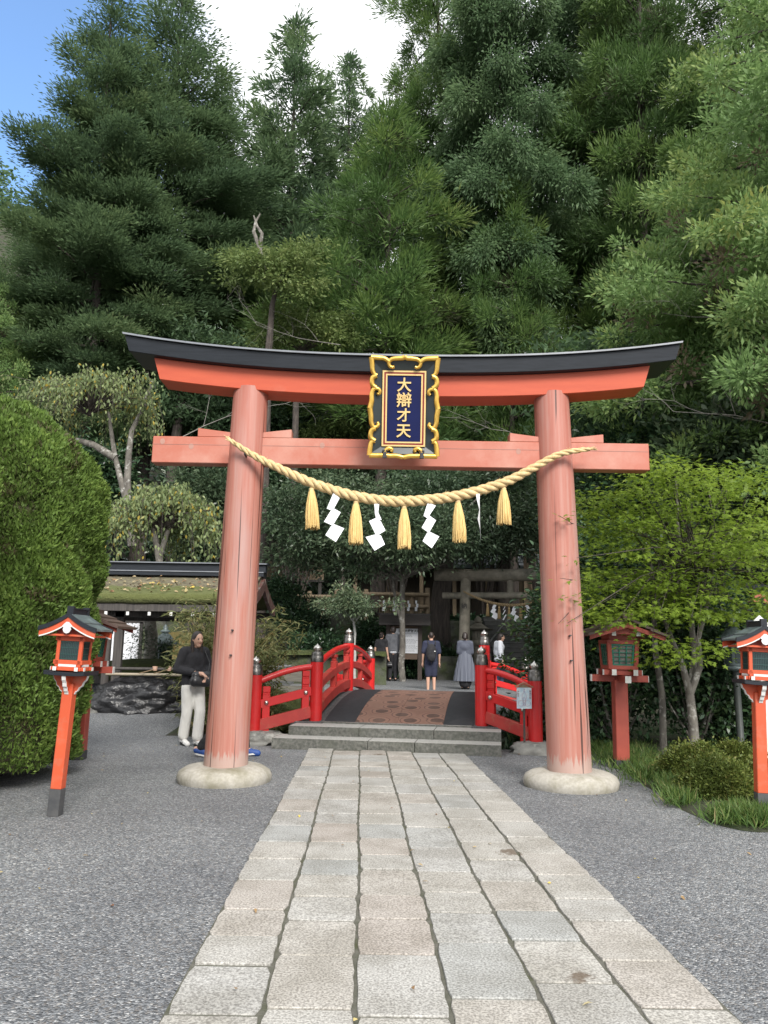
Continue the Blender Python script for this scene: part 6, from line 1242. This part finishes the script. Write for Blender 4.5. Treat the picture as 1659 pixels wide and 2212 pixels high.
# understory evergreens on the bank behind the fence
def bush(name, label, C, rad, ns, L, Wd, m, seed, base, group=None, cat='bush', stem=.03, tpl=LEAF, tint=(0, .5, .5), dirb=(0, 0, .1), bark=BARK, step=4):
    T = thing(name, label, cat, base, 0, group); add_mesh('foliage', leafcloud(C, rad, ns, L, Wd, m, seed, dirb, tpl=tpl, tint=tint, org=base), T); limbs(base, [tuple(c) for c in C[::step]], stem, bark, 'stems', parent=T, seed=seed, n=6); return T
def ball_pts(c, r, k, seed, lo=.55):
    g = np.random.default_rng(seed); d = unit(g.normal(size=(k, 3))) * (g.uniform(lo, 1, (k, 1))); return np.array(c) + d * np.array(r)
GU = 'dark evergreen bushes on the bank behind the gate'
for i, (lab, px, py, rx, ry, Y) in enumerate((('dark evergreen on the bank behind the thatched ridge, hedge side', 180, 1060, 110, 110, 30), ('dark evergreen between the hedge side pillar and the lower weeping cherry', 440, 1110, 80, 110, 29), ('dark evergreen just behind the straw rope, hedge side half', 640, 1080, 110, 100, 33), ('dark evergreen behind the lowest point of the straw rope', 860, 1040, 110, 80, 34),
                                             ('dark evergreen behind the straw rope, maple side half', 1050, 1080, 110, 110, 33), ('dark evergreen above the log torii, beside the maple side pillar', 1180, 1075, 90, 62, 31), ('dark evergreen behind the maple crown', 1400, 1050, 150, 130, 19), ('dark evergreen at the frame edge behind the maple crown', 1600, 1020, 130, 150, 17), ('dark evergreen between the beams on the hedge side of the plaque', 600, 920, 110, 60, 37), ('dark evergreen between the beams on the maple side of the plaque', 1060, 900, 130, 60, 36))):
    c = W(px, py, Y); m_ = mpp(Y, c.z); C = ball_pts(c, (rx * m_, rx * m_ * .7, ry * m_), 62, i); bush('evergreen_bush', lab, C, (.75, .7, .45), 190, .22, .085, EVER if i % 2 else CAMEL, 80 + i, (c.x, Y + .5, float(hz(c.x, Y))), GU, stem=.08)
for i, (lab, px, py, rx, ry, Y) in enumerate((('dark shrub climbing the retaining wall below the pale board wall', 655, 1350, 55, 55, 28.5), ('fern like shrub at the foot of the retaining wall behind the moss topped wall', 700, 1395, 60, 22, 26), ('dark shrub at the retaining wall beside the notice board', 800, 1385, 38, 40, 28.5), ('dark ivy covered shrub between pavilion roof and fence', 610, 1300, 40, 50, 29), ('low shrub under the notice board', 880, 1440, 40, 16, 27.6), ('low shrub beside the dark thick trunk', 950, 1430, 30, 26, 28.2))):
    c = W(px, py, Y); m_ = mpp(Y, c.z); C = ball_pts(c, (rx * m_, .5, ry * m_), 34, i + 50); bush('shrub', lab, C, (.35, .3, .25), 150, .13, .055, CAMEL, 90 + i, (c.x, Y + .4, .4), 'dark shrubs along the retaining wall', stem=.03)
GC = 'glossy camellia bushes behind the lanterns'
for i, (lab, x, y, r, h) in enumerate((('tall glossy bush between the maple side pillar and the lattice lantern', 2.98, 12.2, .48, 3.3), ('tall glossy bush directly behind the lattice lantern', 3.5, 11.7, .85, 3.3), ('glossy bush behind the pale maple trunk', 4.6, 11.6, .8, 2.7), ('glossy bush behind the bronze pole lamp', 5.5, 11.9, .75, 2.1), ('glossy bush near the bridge wing post, under the maple side pillar', 3.05, 13.4, .24, 2.2))):
    z = float(hz(x, y)); C = ball_pts((x, y, z + h * .54), (r, r * .8, h * .5), 110, i + 7, .5); bush('camellia_bush', lab, C, (.30, .28, .26), 105, .095, .045, CAMEL, 30 + i, (x, y, z), GC, stem=.035, bark=PALEBARK)
T = bush('leafy_shrub', 'small shrub with fresh pale leaf rosettes beside the bridge wing post', [W(px, py, 12.6) for px, py in ((1110, 1358), (1122, 1352), (1135, 1362), (1150, 1330), (1160, 1380), (1150, 1410), (1165, 1300), (1175, 1345), (1145, 1440), (1172, 1430), (1105, 1440), (1090, 1432), (1160, 1475), (1180, 1500))], (.12, .11, .11), 34, .10, .034, leafmat('fresh_leaves', ((0, (.05, .09, .035)), (.6, (.09, .15, .05)), (1, (.26, .36, .14))), .35, .25), 3, (2.75, 12.7, .1), None, tint=(0, .8, .3), stem=.012)
# bamboo clump behind the pillar
def bamboo():
    T = thing('bamboo_clump', 'clump of thin bamboo with dry yellowish leaves behind the hedge side pillar', 'bamboo', (-2.3, 12.9, 0)); g = random.Random(4); gg = np.random.default_rng(4); P = []; D = []
    for i in range(46):
        px = g.choice((g.uniform(425, 470), g.uniform(470, 600))); Y = g.uniform(12.4, 13.6); a = W(px, 1590, Y); a.z = 0 if a.x < -3 else float(hz(a.x, Y)); tip = W(g.uniform(390, 625), g.uniform(1310, 1440), Y + g.uniform(-.6, .4)); k = 8; pts = [a.lerp(tip, (j / k)) for j in range(k + 1)]
        pts = [V((a.x + (tip.x - a.x) * (j / k) ** 2.2, a.y + (tip.y - a.y) * (j / k) ** 2, a.z + (tip.z - a.z) * (j / k))) for j in range(k + 1)]; b = MB(); b.tube(pts, [.013 - .010 * j / k for j in range(k + 1)], 7); b.build('cane', BAMBOO, T)
        for j in range(2, k + 1):
            for q in range(5):
                o = pts[j] + V((g.gauss(0, .15), g.gauss(0, .15), g.gauss(0, .10))); dr = V((g.gauss(0, 1), g.gauss(0, 1), .2)).normalized()
                for w in range(7): P.append(o + V((g.gauss(0, .05), g.gauss(0, .05), g.gauss(0, .05)))); D.append(dr + V((g.gauss(0, .6), g.gauss(0, .6), g.uniform(-1.1, .1))))
    P = np.array(P); n = len(P); add_mesh('leaves', leafmesh('leaves', P - np.array(T.location), np.array(D), gg.normal(size=(n, 3)) * .5 + np.array([0, 0, 1]), .18 * gg.uniform(.6, 1.2, n), .028, gg.random(n) ** 1.1, BAMB), T)
bamboo()
# ---------------------------------------------------------------- clipped hedges
def hedge(label, c, h, seed, n, e=3.2):
    T = thing('clipped_hedge', label, 'hedge', (c[0], c[1], 0), 0, 'clipped hedges beside the gravel'); g = np.random.default_rng(seed)
    def surf(d):                                      # radius along a direction of a rounded block with soft lumps
        a = np.abs(d) / np.array(h); a[:, 2] = np.where(d[:, 2] < 0, a[:, 2] * .30, a[:, 2]); r = 1 / np.maximum((a ** e).sum(1) ** (1 / e), 1e-6); return r
    d = unit(g.normal(size=(n * 3, 3))); p = d * surf(d)[:, None]; q = p / np.array(h); keep = ((p[:, 0] > -.5) | (q[:, 2] > .6)) & (p[:, 2] > -h[2]); p, d = p[keep][:n], d[keep][:n]
    nr = unit(np.sign(p) * (np.abs(p) / np.array(h)) ** (e - 1) / np.array(h)); s = np.array([noise.noise(V(x * 2.2) + V((seed, 0, 0))) + .5 * noise.noise(V(x * 5.5)) for x in p]); taper = 1 - .05 * np.clip(-p[:, 2] / h[2], 0, 1) ** 1.6
    P = p * np.stack([taper, taper, np.ones(len(p))], 1) + nr * (.13 * s - np.abs(g.normal(size=len(p))) * .055)[:, None] + np.array([0, 0, c[2]]); m_ = len(P)
    D = nr * .45 + np.array([0, 0, .8]) + g.normal(size=(m_, 3)) * .42; sc = g.uniform(.6, 1.25, m_)
    b = np.array([noise.noise(V(x * 1.1) + V((0, 9, 0))) for x in p]); tint = np.clip(.44 + .42 * s + .38 * b + .17 * g.normal(size=m_), .10, 1); brown = (np.array([noise.noise(V(x * 3.1) + V((4, 4, seed))) for x in p]) > .42) & (g.random(m_) < .6); tint = np.where(brown, g.random(m_) * .12, tint)
    add_mesh('foliage', leafmesh('foliage', P, D, nr + g.normal(size=(m_, 3)) * .6, .055 * sc, .020 * sc, tint, HEDGE), T)
    k = MB(); k.ball((0, 0, c[2]), 1, 40, 24); vs = []
    for v in k.v: d_ = np.array([[v[0], v[1], v[2] - c[2]]]); r = surf(unit(d_))[0] * .93; u = unit(d_)[0] * r; u[2] = max(u[2], -h[2]); tp_ = 1 - .07 * max(0, -u[2] / h[2]) ** 1.6; vs.append((u[0] * tp_, u[1] * tp_, u[2] + c[2]))
    k.v = vs; k.build('light_block_core', mat('hedge_core', (.030, .040, .012), (.05, .042, .022), .95, 9, bump=1, bscale=14, bdist=.05), T, world=False)  # solid dark core added inside the foliage to block light
    lm = MB(); [lm.tube([(x, y, 0), (x * .9, y * .9, c[2] - h[2] * .6)], .05, 8) for x, y in ((-.3, -.5), (.2, 0), (0, .6))]; lm.build('stems', BARK, T, world=False)
hedge('clipped hedge block nearest the viewer, cut off by the frame edge', (-4.92, 6.30, 1.92), (1.50, 1.20, 1.88), 3, 190000, 3.0)
hedge('clipped hedge block with a rounded top ending at the half hidden lattice lantern', (-4.72, 8.36, 2.06), (1.50, 1.10, 1.90), 5, 215000, 3.3)
# ---------------------------------------------------------------- maple
def maple():
    o = V((W(1500, 1605, 10.3).x, 10.3, .0)); T = thing('maple_tree', 'fresh green maple with star shaped leaves spreading over the lattice lantern', 'tree', o); g = random.Random(12); C = []; Rr = []
    for i in range(150):
        u = g.random(); px = g.uniform(1268, 1700); f = (px - 1262) / 400; top_ = 1130 - 150 * math.sin(math.pi * min(1, max(0, (px - 1240) / 480))) ** .8; bot = 1372 + 36 * math.sin(f * 7) if px > 1430 else 1345
        py = top_ + (bot - top_) * u ** .9
        if px < 1310 and 1180 < py < 1255: continue
        C.append(W(px, py, g.uniform(8.7, 11.2))); Rr.append(((.36, .32, .035)))
    for px, py in ((1258, 1290), (1275, 1325), (1290, 1310), (1262, 1240), (1235, 1285), (1280, 1150), (1300, 1110), (1340, 1075), (1380, 1045), (1410, 1030), (1450, 1000), (1480, 1010), (1520, 1025), (1560, 1060), (1600, 1050), (1640, 1030), (1425, 1425), (1460, 1400), (1500, 1420), (1540, 1395), (1410, 1385), (1300, 1338), (1330, 1345)): C.append(W(px, py, g.uniform(8.6, 9.6))); Rr.append((.26, .24, .05))
    for px, py in ((1236, 1292), (1226, 1346), (1228, 1247), (1246, 1205), (1226, 1116)): C.append(W(px, py, 8.15)); Rr.append((.10, .08, .03))
    gg = np.random.default_rng(3); C_ = np.array(C); ns = 86; I = np.repeat(np.arange(len(C_)), ns); n = len(I); r = gg.normal(size=(n, 3)); Rr = np.array(Rr); P = C_[I] + r * Rr[I] * np.array([.75, .75, .9]); keep = np.ones(n, bool); keep[I >= len(C_) - 5] = gg.random((I >= len(C_) - 5).sum()) < .10
    P, r, I = P[keep], r[keep], I[keep]; n = len(P); D = np.stack([r[:, 0] * .8 - .25, r[:, 1] * .8 - .3, -.25 + .2 * r[:, 2]], 1) + gg.normal(size=(n, 3)) * .35; N = np.array([0, -.25, 1.0]) + gg.normal(size=(n, 3)) * .28; sc = gg.uniform(.65, 1.2, n)
    zt = np.clip((P[:, 2] - 1.5) / 3, 0, 1); add_mesh('crown', leafmesh('crown', P - np.array(o), D, N, .066 * sc, .066 * sc, .08 + .40 * gg.random(len(C_))[I] + .35 * gg.random(n) + .12 * zt, MAPLE, STAR), T)
    fk = W(1490, 1500, 10.3); b = MB(); b.tube([o, W(1497, 1560, 10.3), fk], [.075, .062, .055], 12)
    for ln in ([fk, W(1475, 1440, 10.2), W(1455, 1390, 10.1), W(1420, 1300, 10), W(1400, 1180, 9.9), W(1385, 1080, 9.8)], [fk, W(1512, 1440, 10.3), W(1508, 1380, 10.3), W(1535, 1280, 10.3), W(1545, 1150, 10.2), W(1530, 1050, 10.2)], [fk, W(1500, 1420, 10.5), W(1490, 1300, 10.6), W(1465, 1150, 10.4), W(1460, 1030, 10.2)]): b.tube(ln, [.05 - .009 * i for i in range(len(ln))], 9)
    b.build('trunk', PALEBARK, T); b = MB(); base2 = W(1432, 1600, 10.9); base2.z = 0; b.tube([base2, W(1430, 1500, 10.9), W(1415, 1400, 10.8), W(1412, 1300, 10.6), W(1425, 1200, 10.5)], [.05, .045, .04, .03, .02], 9); b.build('second_stem', PALEBARK, T)
    tw = MB()
    for i in range(0, len(C), 2): c = C[i]; a = W(min(max(1490 + (i % 7 - 3) * 22, 1400), 1560), min(1400, 1106 + (c.y * 0 + 180 - i % 90)), 10.2); tw.tube([a, a.lerp(c, .5) + V((0, 0, .12)), c], [.012, .008, .003], 5)
    for px, py, qx, qy in ((1262, 1140, 1206, 1113), (1262, 1250, 1210, 1249), (1255, 1290, 1206, 1347)): tw.tube([W(px, py, 8.6), W((px + qx) / 2, (py + qy) / 2 + 3, 8.3), W(qx, qy, 8.1)], [.006, .004, .0025], 5)
    tw.build('twigs', BARK, T)
maple()
# ---------------------------------------------------------------- planting bed, azaleas, grass
def bed():
    out = [(1300, 1610), (1335, 1650), (1380, 1690), (1440, 1722), (1470, 1748), (1540, 1778), (1600, 1794), (1680, 1800), (1850, 1800), (2100, 1700), (2050, 1600), (1700, 1570), (1500, 1575), (1380, 1590)]
    P = [G(*q) for q in out]; n = 96; ring = []
    for i in range(n):
        f = i / n * len(P); k = int(f); t = f - k; p0, p1, p2, p3 = (P[(k + d) % len(P)] for d in (-1, 0, 1, 2)); q = .5 * ((2 * p1) + (p2 - p0) * t + (2 * p0 - 5 * p1 + 4 * p2 - p3) * t * t + (3 * p1 - p0 - 3 * p2 + p3) * t ** 3); ring.append(V((q.x + .03 * noise.noise(q * 6), q.y + .03 * noise.noise(q * 6 + V((9, 0, 0))), .004)))
    c = sum(ring, V()) / n; b = MB(); vs = [c + (p - c) * s + V((0, 0, z)) for s, z in ((1, 0), (.94, .03), (.8, .05), (.4, .06)) for p in ring] + [c + V((0, 0, .06))]
    b.add(vs, [(k * n + i, k * n + (i + 1) % n, (k + 1) * n + (i + 1) % n, (k + 1) * n + i) for k in range(3) for i in range(n)] + [(3 * n + i, 3 * n + (i + 1) % n, 4 * n) for i in range(n)], True); tag(b.build('soil', SOIL), kind='structure'); return ring, c
ring, bc = bed()
GA = 'rounded azalea bushes in the planting bed'
for i, (lab, px, py, rx, ry, Y) in enumerate((('rounded azalea bush at the foot of the maple trunk', 1500, 1660, 60, 44, 8.75), ('rounded azalea bush nearest the gravel, before the gabled lantern', 1552, 1728, 66, 42, 7.75), ('low azalea bush at the foot of the gabled lantern post, frame edge', 1650, 1720, 50, 36, 8.0), ('small loose azalea behind the other azaleas, by the pole lamp', 1585, 1640, 34, 28, 9.4))):
    c = W(px, py, Y); m_ = mpp(Y, c.z); d = np.random.default_rng(i).normal(size=(150, 3)); d[:, 2] = np.abs(d[:, 2]) * 1.0 - .25; d = unit(d) * np.random.default_rng(i + 9).uniform(.8, 1.0, (150, 1)); C = np.array((c.x, Y, max(.1, c.z - ry * m_ * .4))) + d * np.array((rx * m_, rx * m_ * .85, ry * m_ * 1.35)); bush('azalea_bush', lab, C, (.085, .085, .07), 130, .032, .015, AZAL, 60 + i, (c.x, Y, .02), GA, stem=.008, tint=(0, .55, .45), dirb=(0, 0, .5), step=3)
def blades(P, L, seed, m, w=.010, lean=.6):
    g = np.random.default_rng(seed); n = len(P); D = np.stack([g.normal(size=n) * lean, g.normal(size=n) * lean, np.ones(n)], 1); return leafmesh('grass', P, D, g.normal(size=(n, 3)) + np.array([0, -.6, .3]), L * g.uniform(.5, 1.3, n), w, g.random(n) ** 1.2, m)
g = np.random.default_rng(77); PP = []
for px, py, rx, ry, k in ((1350, 1640, 60, 24, 2600), (1405, 1672, 50, 24, 2200), (1450, 1705, 26, 18, 900), (1475, 1735, 34, 14, 900), (1600, 1775, 60, 14, 1900), (1560, 1620, 80, 20, 1500), (1640, 1782, 30, 12, 900), (1300, 1622, 30, 14, 700)):
    for a, q in zip(g.normal(px, rx * .55, k), g.normal(py, ry * .5, k)): p = G(a, q); PP.append((p.x, p.y, .02))
tag(add_mesh('grass', blades(np.array(PP), .15, 5, GRASS, .011, .7)), 'tufts of grass and dwarf bamboo around the azaleas', 'grass', kind='stuff')
g = np.random.default_rng(78); PP = np.stack([g.uniform(-2.6, 4.2, 5200), g.uniform(12.1, 14.9, 5200), np.zeros(5200)], 1); ok = ~((np.abs(PP[:, 0] - .25 - (PP[:, 1] - 11.8) * .15) < 1.5)); PP = PP[ok]; PP[:, 2] = hz(PP[:, 0], PP[:, 1]); tag(add_mesh('ground_cover', blades(PP, .20, 6, CAMEL, .05, 1.0)), 'dark ground cover on the banks under the bridge', 'ground cover', kind='stuff')
g = np.random.default_rng(79); n = 26000; x = g.uniform(-24, 24, n); y = 31.2 + g.random(n) ** 1.5 * 40; PP = np.stack([x, y, hz(x, y)], 1); tag(add_mesh('undergrowth', leafmesh('undergrowth', PP, g.normal(size=(n, 3)) * np.array([1, 1, .4]) + np.array([0, 0, .7]), g.normal(size=(n, 3)) + np.array([0, -.4, .8]), .55, .22, g.random(n) * .7, CAMEL, LEAF)), 'dark undergrowth covering the bank behind the fence', 'undergrowth', kind='stuff')
g = np.random.default_rng(80); n = 230; x = g.uniform(-6.8, -2.7, n); t = .1 + .85 * g.random(n) ** .8; y = 15.95 + (14.3 - 15.95) * t; z = 2.80 - .49 * (1.18 * t - .18 * t * t) + .035; tag(add_mesh('fallen_leaves', leafmesh('fallen_leaves', np.stack([x, y, z], 1), g.normal(size=(n, 3)) * np.array([1, .6, .25]), np.array([0, -.4, 1.0]) + g.normal(size=(n, 3)) * .3, .085, .05, g.random(n), leafmat('autumn_leaf_litter', ((0, (.16, .07, .04)), (.4, (.30, .20, .10)), (.8, (.48, .42, .26)), (1, (.55, .40, .08))), .6, .1), LEAF)), 'yellow and brown leaves fallen on the thatched roof', 'fallen leaves', kind='stuff')
g = np.random.default_rng(81); n = 90; x = np.where(g.random(n) < .5, g.uniform(-4, -1.2, n), g.uniform(1.5, 4.2, n)); y = 3.2 + g.random(n) * 8; x2 = g.uniform(-.8, 1.3, 26); y2 = g.uniform(3, 10.5, 26); P = np.concatenate([np.stack([x, y, np.full(n, .012)], 1), np.stack([x2, y2, np.full(26, .042)], 1)]); n = len(P)
tag(add_mesh('fallen_leaves', leafmesh('fallen_leaves', P, g.normal(size=(n, 3)) * np.array([1, 1, .12]), np.array([0, 0, 1.0]) + g.normal(size=(n, 3)) * .2, .042 * g.uniform(.5, 1.2, n), .018, g.random(n), bpy.data.materials['autumn_leaf_litter'], LEAF)), 'few small dry leaves lying on the gravel and path', 'fallen leaves', kind='stuff')
# bare pale twigs
def twigs(name, label, root, dirv, L, depth, seed, parent=None, r=.02):
    g = random.Random(seed); b = MB()
    def go(p, d, L, r, k):
        n = 4; pts = [p]
        for i in range(n): d = (d + V((g.gauss(0, .16), g.gauss(0, .16), g.gauss(0, .16)))).normalized(); pts.append(pts[-1] + d * L / n)
        b.tube(pts, [r, r * .85, r * .7, r * .55, r * .4], 5)
        if k:
            for i in (1, 2, 3, 4):
                if g.random() < .85: go(pts[i], (d + V((g.gauss(0, .7), g.gauss(0, .5), g.gauss(0, .6)))).normalized(), L * g.uniform(.4, .65), r * .5, k - 1)
    go(V(root), V(dirv).normalized(), L, r, depth)
    T = thing(name, label, 'bare shrub', root, 0, 'bare pale branches behind the gate'); b.build('twigs', TWIG, T)
twigs('bare_branches', 'spray of bare white twigs between the beams beside the hedge side pillar', W(392, 945, 24), (.9, 0, .8), 3.2, 3, 3, r=.018)
twigs('bare_branches', 'spray of bare white twigs just above the black cap beam, hedge side of the plaque', W(735, 745, 26), (-1, 0, .25), 3.2, 3, 4, r=.014)
twigs('bare_branches', 'spray of bare white twigs between the beams just beside the plaque, maple side', W(1130, 950, 24), (-1, 0, .5), 2.2, 3, 5, r=.014)
twigs('bare_branches', 'bare pale branches at the frame edge under the bright yellow green conifer', W(1700, 700, 15), (-1, 0, .1), 2.6, 3, 8, r=.014)
twigs('bare_branches', 'bare pale branches hanging low at the frame edge above the maple', W(1720, 930, 15), (-1, 0, .1), 2.4, 3, 9, r=.016)
# far wooded slope on the blue sky side: one mass
g = np.random.default_rng(90); n = 90000; x = g.uniform(-105, -42, n); y = g.uniform(98, 165, n); z0 = hz(x, np.minimum(y, 120)); cell = np.floor(x / 5) * 13.7 + np.floor(y / 5) * 7.1; hh = (np.sin(cell) * .5 + .5) * 6 + 5; cx = (np.floor(x / 5) + .5) * 5; cy = (np.floor(y / 5) + .5) * 5; t = g.random(n); rr = 2.7 * (1 - t) ** .8; a = g.uniform(0, 6.283, n)
P = np.stack([cx + np.cos(a) * rr, cy + np.sin(a) * rr, z0 + hh * t], 1); tag(add_mesh('forest', leafmesh('forest', P, np.stack([np.cos(a), np.sin(a), -.2 + 0 * a], 1), np.array([0, -.3, 1.0]) + g.normal(size=(n, 3)) * .3, .8, .45, .25 + .25 * (np.sin(cell * 3) * .5 + .5) + .3 * g.random(n), HINO)), 'wooded hillside far behind the firs', 'forest', kind='stuff')
EXPO = 0.66
# ================================================================ sky, sun, camera
def world():
    w = bpy.data.worlds.new('World'); S.world = w; w.use_nodes = True; n, l = w.node_tree.nodes, w.node_tree.links; bg = n['Background']
    sk = n.new('ShaderNodeTexSky'); sk.sky_type = 'NISHITA'; sk.sun_disc = False; sk.sun_elevation = SUN_EL; sk.sun_rotation = SUN_AZ; sk.air_density = 1.3; sk.ozone_density = 2.5; sk.dust_density = .4
    co = coords(n, l, (1, 1, 1), 'Generated'); f = nz(n, l, co, 3.2, 7, .62, .4)
    d = n.new('ShaderNodeVectorMath'); d.operation = 'DOT_PRODUCT'; l.new(co, d.inputs[0]); g = W(28, 190, 30) - CAM; d.inputs[1].default_value = g.normalized()
    clear = ramp(n, l, d.outputs['Value'], ((.962, 0.0), (.994, 1.0)))          # an opening in the cloud deck
    a = n.new('ShaderNodeMath'); a.operation = 'MULTIPLY_ADD'; l.new(clear, a.inputs[0]); a.inputs[1].default_value = -.52; l.new(f, a.inputs[2])
    cov = ramp(n, l, a.outputs[0], ((.06, 0.03), (.36, 1.0)))
    f2 = nz(n, l, co, 2.0, 5); cc = ramp(n, l, f2, ((.3, (.80, .84, .90)), (.6, (1, 1.01, 1.03))))
    sc = n.new('ShaderNodeVectorMath'); sc.operation = 'SCALE'; sc.inputs['Scale'].default_value = CLOUD; l.new(cc, sc.inputs[0])
    gn = mixc(n, l, 1.0, sk.outputs[0], (1.25, 1.5, 1.75), 'MULTIPLY'); col = mixc(n, l, cov, gn, sc.outputs[0]); l.new(col, bg.inputs[0]); bg.inputs[1].default_value = SKY
SUN_EL, SUN_AZ, SKY, CLOUD = R(38), R(162), .112, 9.0
world()
sun = bpy.data.lights.new('sun', 'SUN'); sun.energy = 3.0; sun.angle = R(22); sun.color = (1, .96, .9); so = bpy.data.objects.new('sun', sun); COL.objects.link(so)
az = SUN_AZ; sd = V((math.sin(az) * math.cos(SUN_EL), math.cos(az) * math.cos(SUN_EL), math.sin(SUN_EL))); so.rotation_euler = sd.to_track_quat('Z', 'Y').to_euler(); so.location = (0, -5, 30)
cam = bpy.data.cameras.new('camera'); co_ = bpy.data.objects.new('camera', cam); COL.objects.link(co_); cam.sensor_fit = 'HORIZONTAL'; cam.sensor_width = 36; cam.lens = FOC / 1659 * 36; cam.clip_end = 3000; cam.clip_start = .05
co_.matrix_world = Matrix(((XR.x, YU.x, -FW.x, CAM.x), (XR.y, YU.y, -FW.y, CAM.y), (XR.z, YU.z, -FW.z, CAM.z), (0, 0, 0, 1)))
S.camera = co_; S.view_settings.view_transform = 'Standard'; S.view_settings.look = 'None'; S.view_settings.gamma = 1; S.view_settings.exposure = EXPO
S.cycles.max_bounces = 8; S.cycles.diffuse_bounces = 5; S.cycles.glossy_bounces = 2; S.cycles.transmission_bounces = 3; S.cycles.caustics_reflective = False; S.cycles.caustics_refractive = False
S.cycles.use_denoising = True; S.cycles.denoising_prefilter = 'ACCURATE'; S.render.threads_mode = 'AUTO'
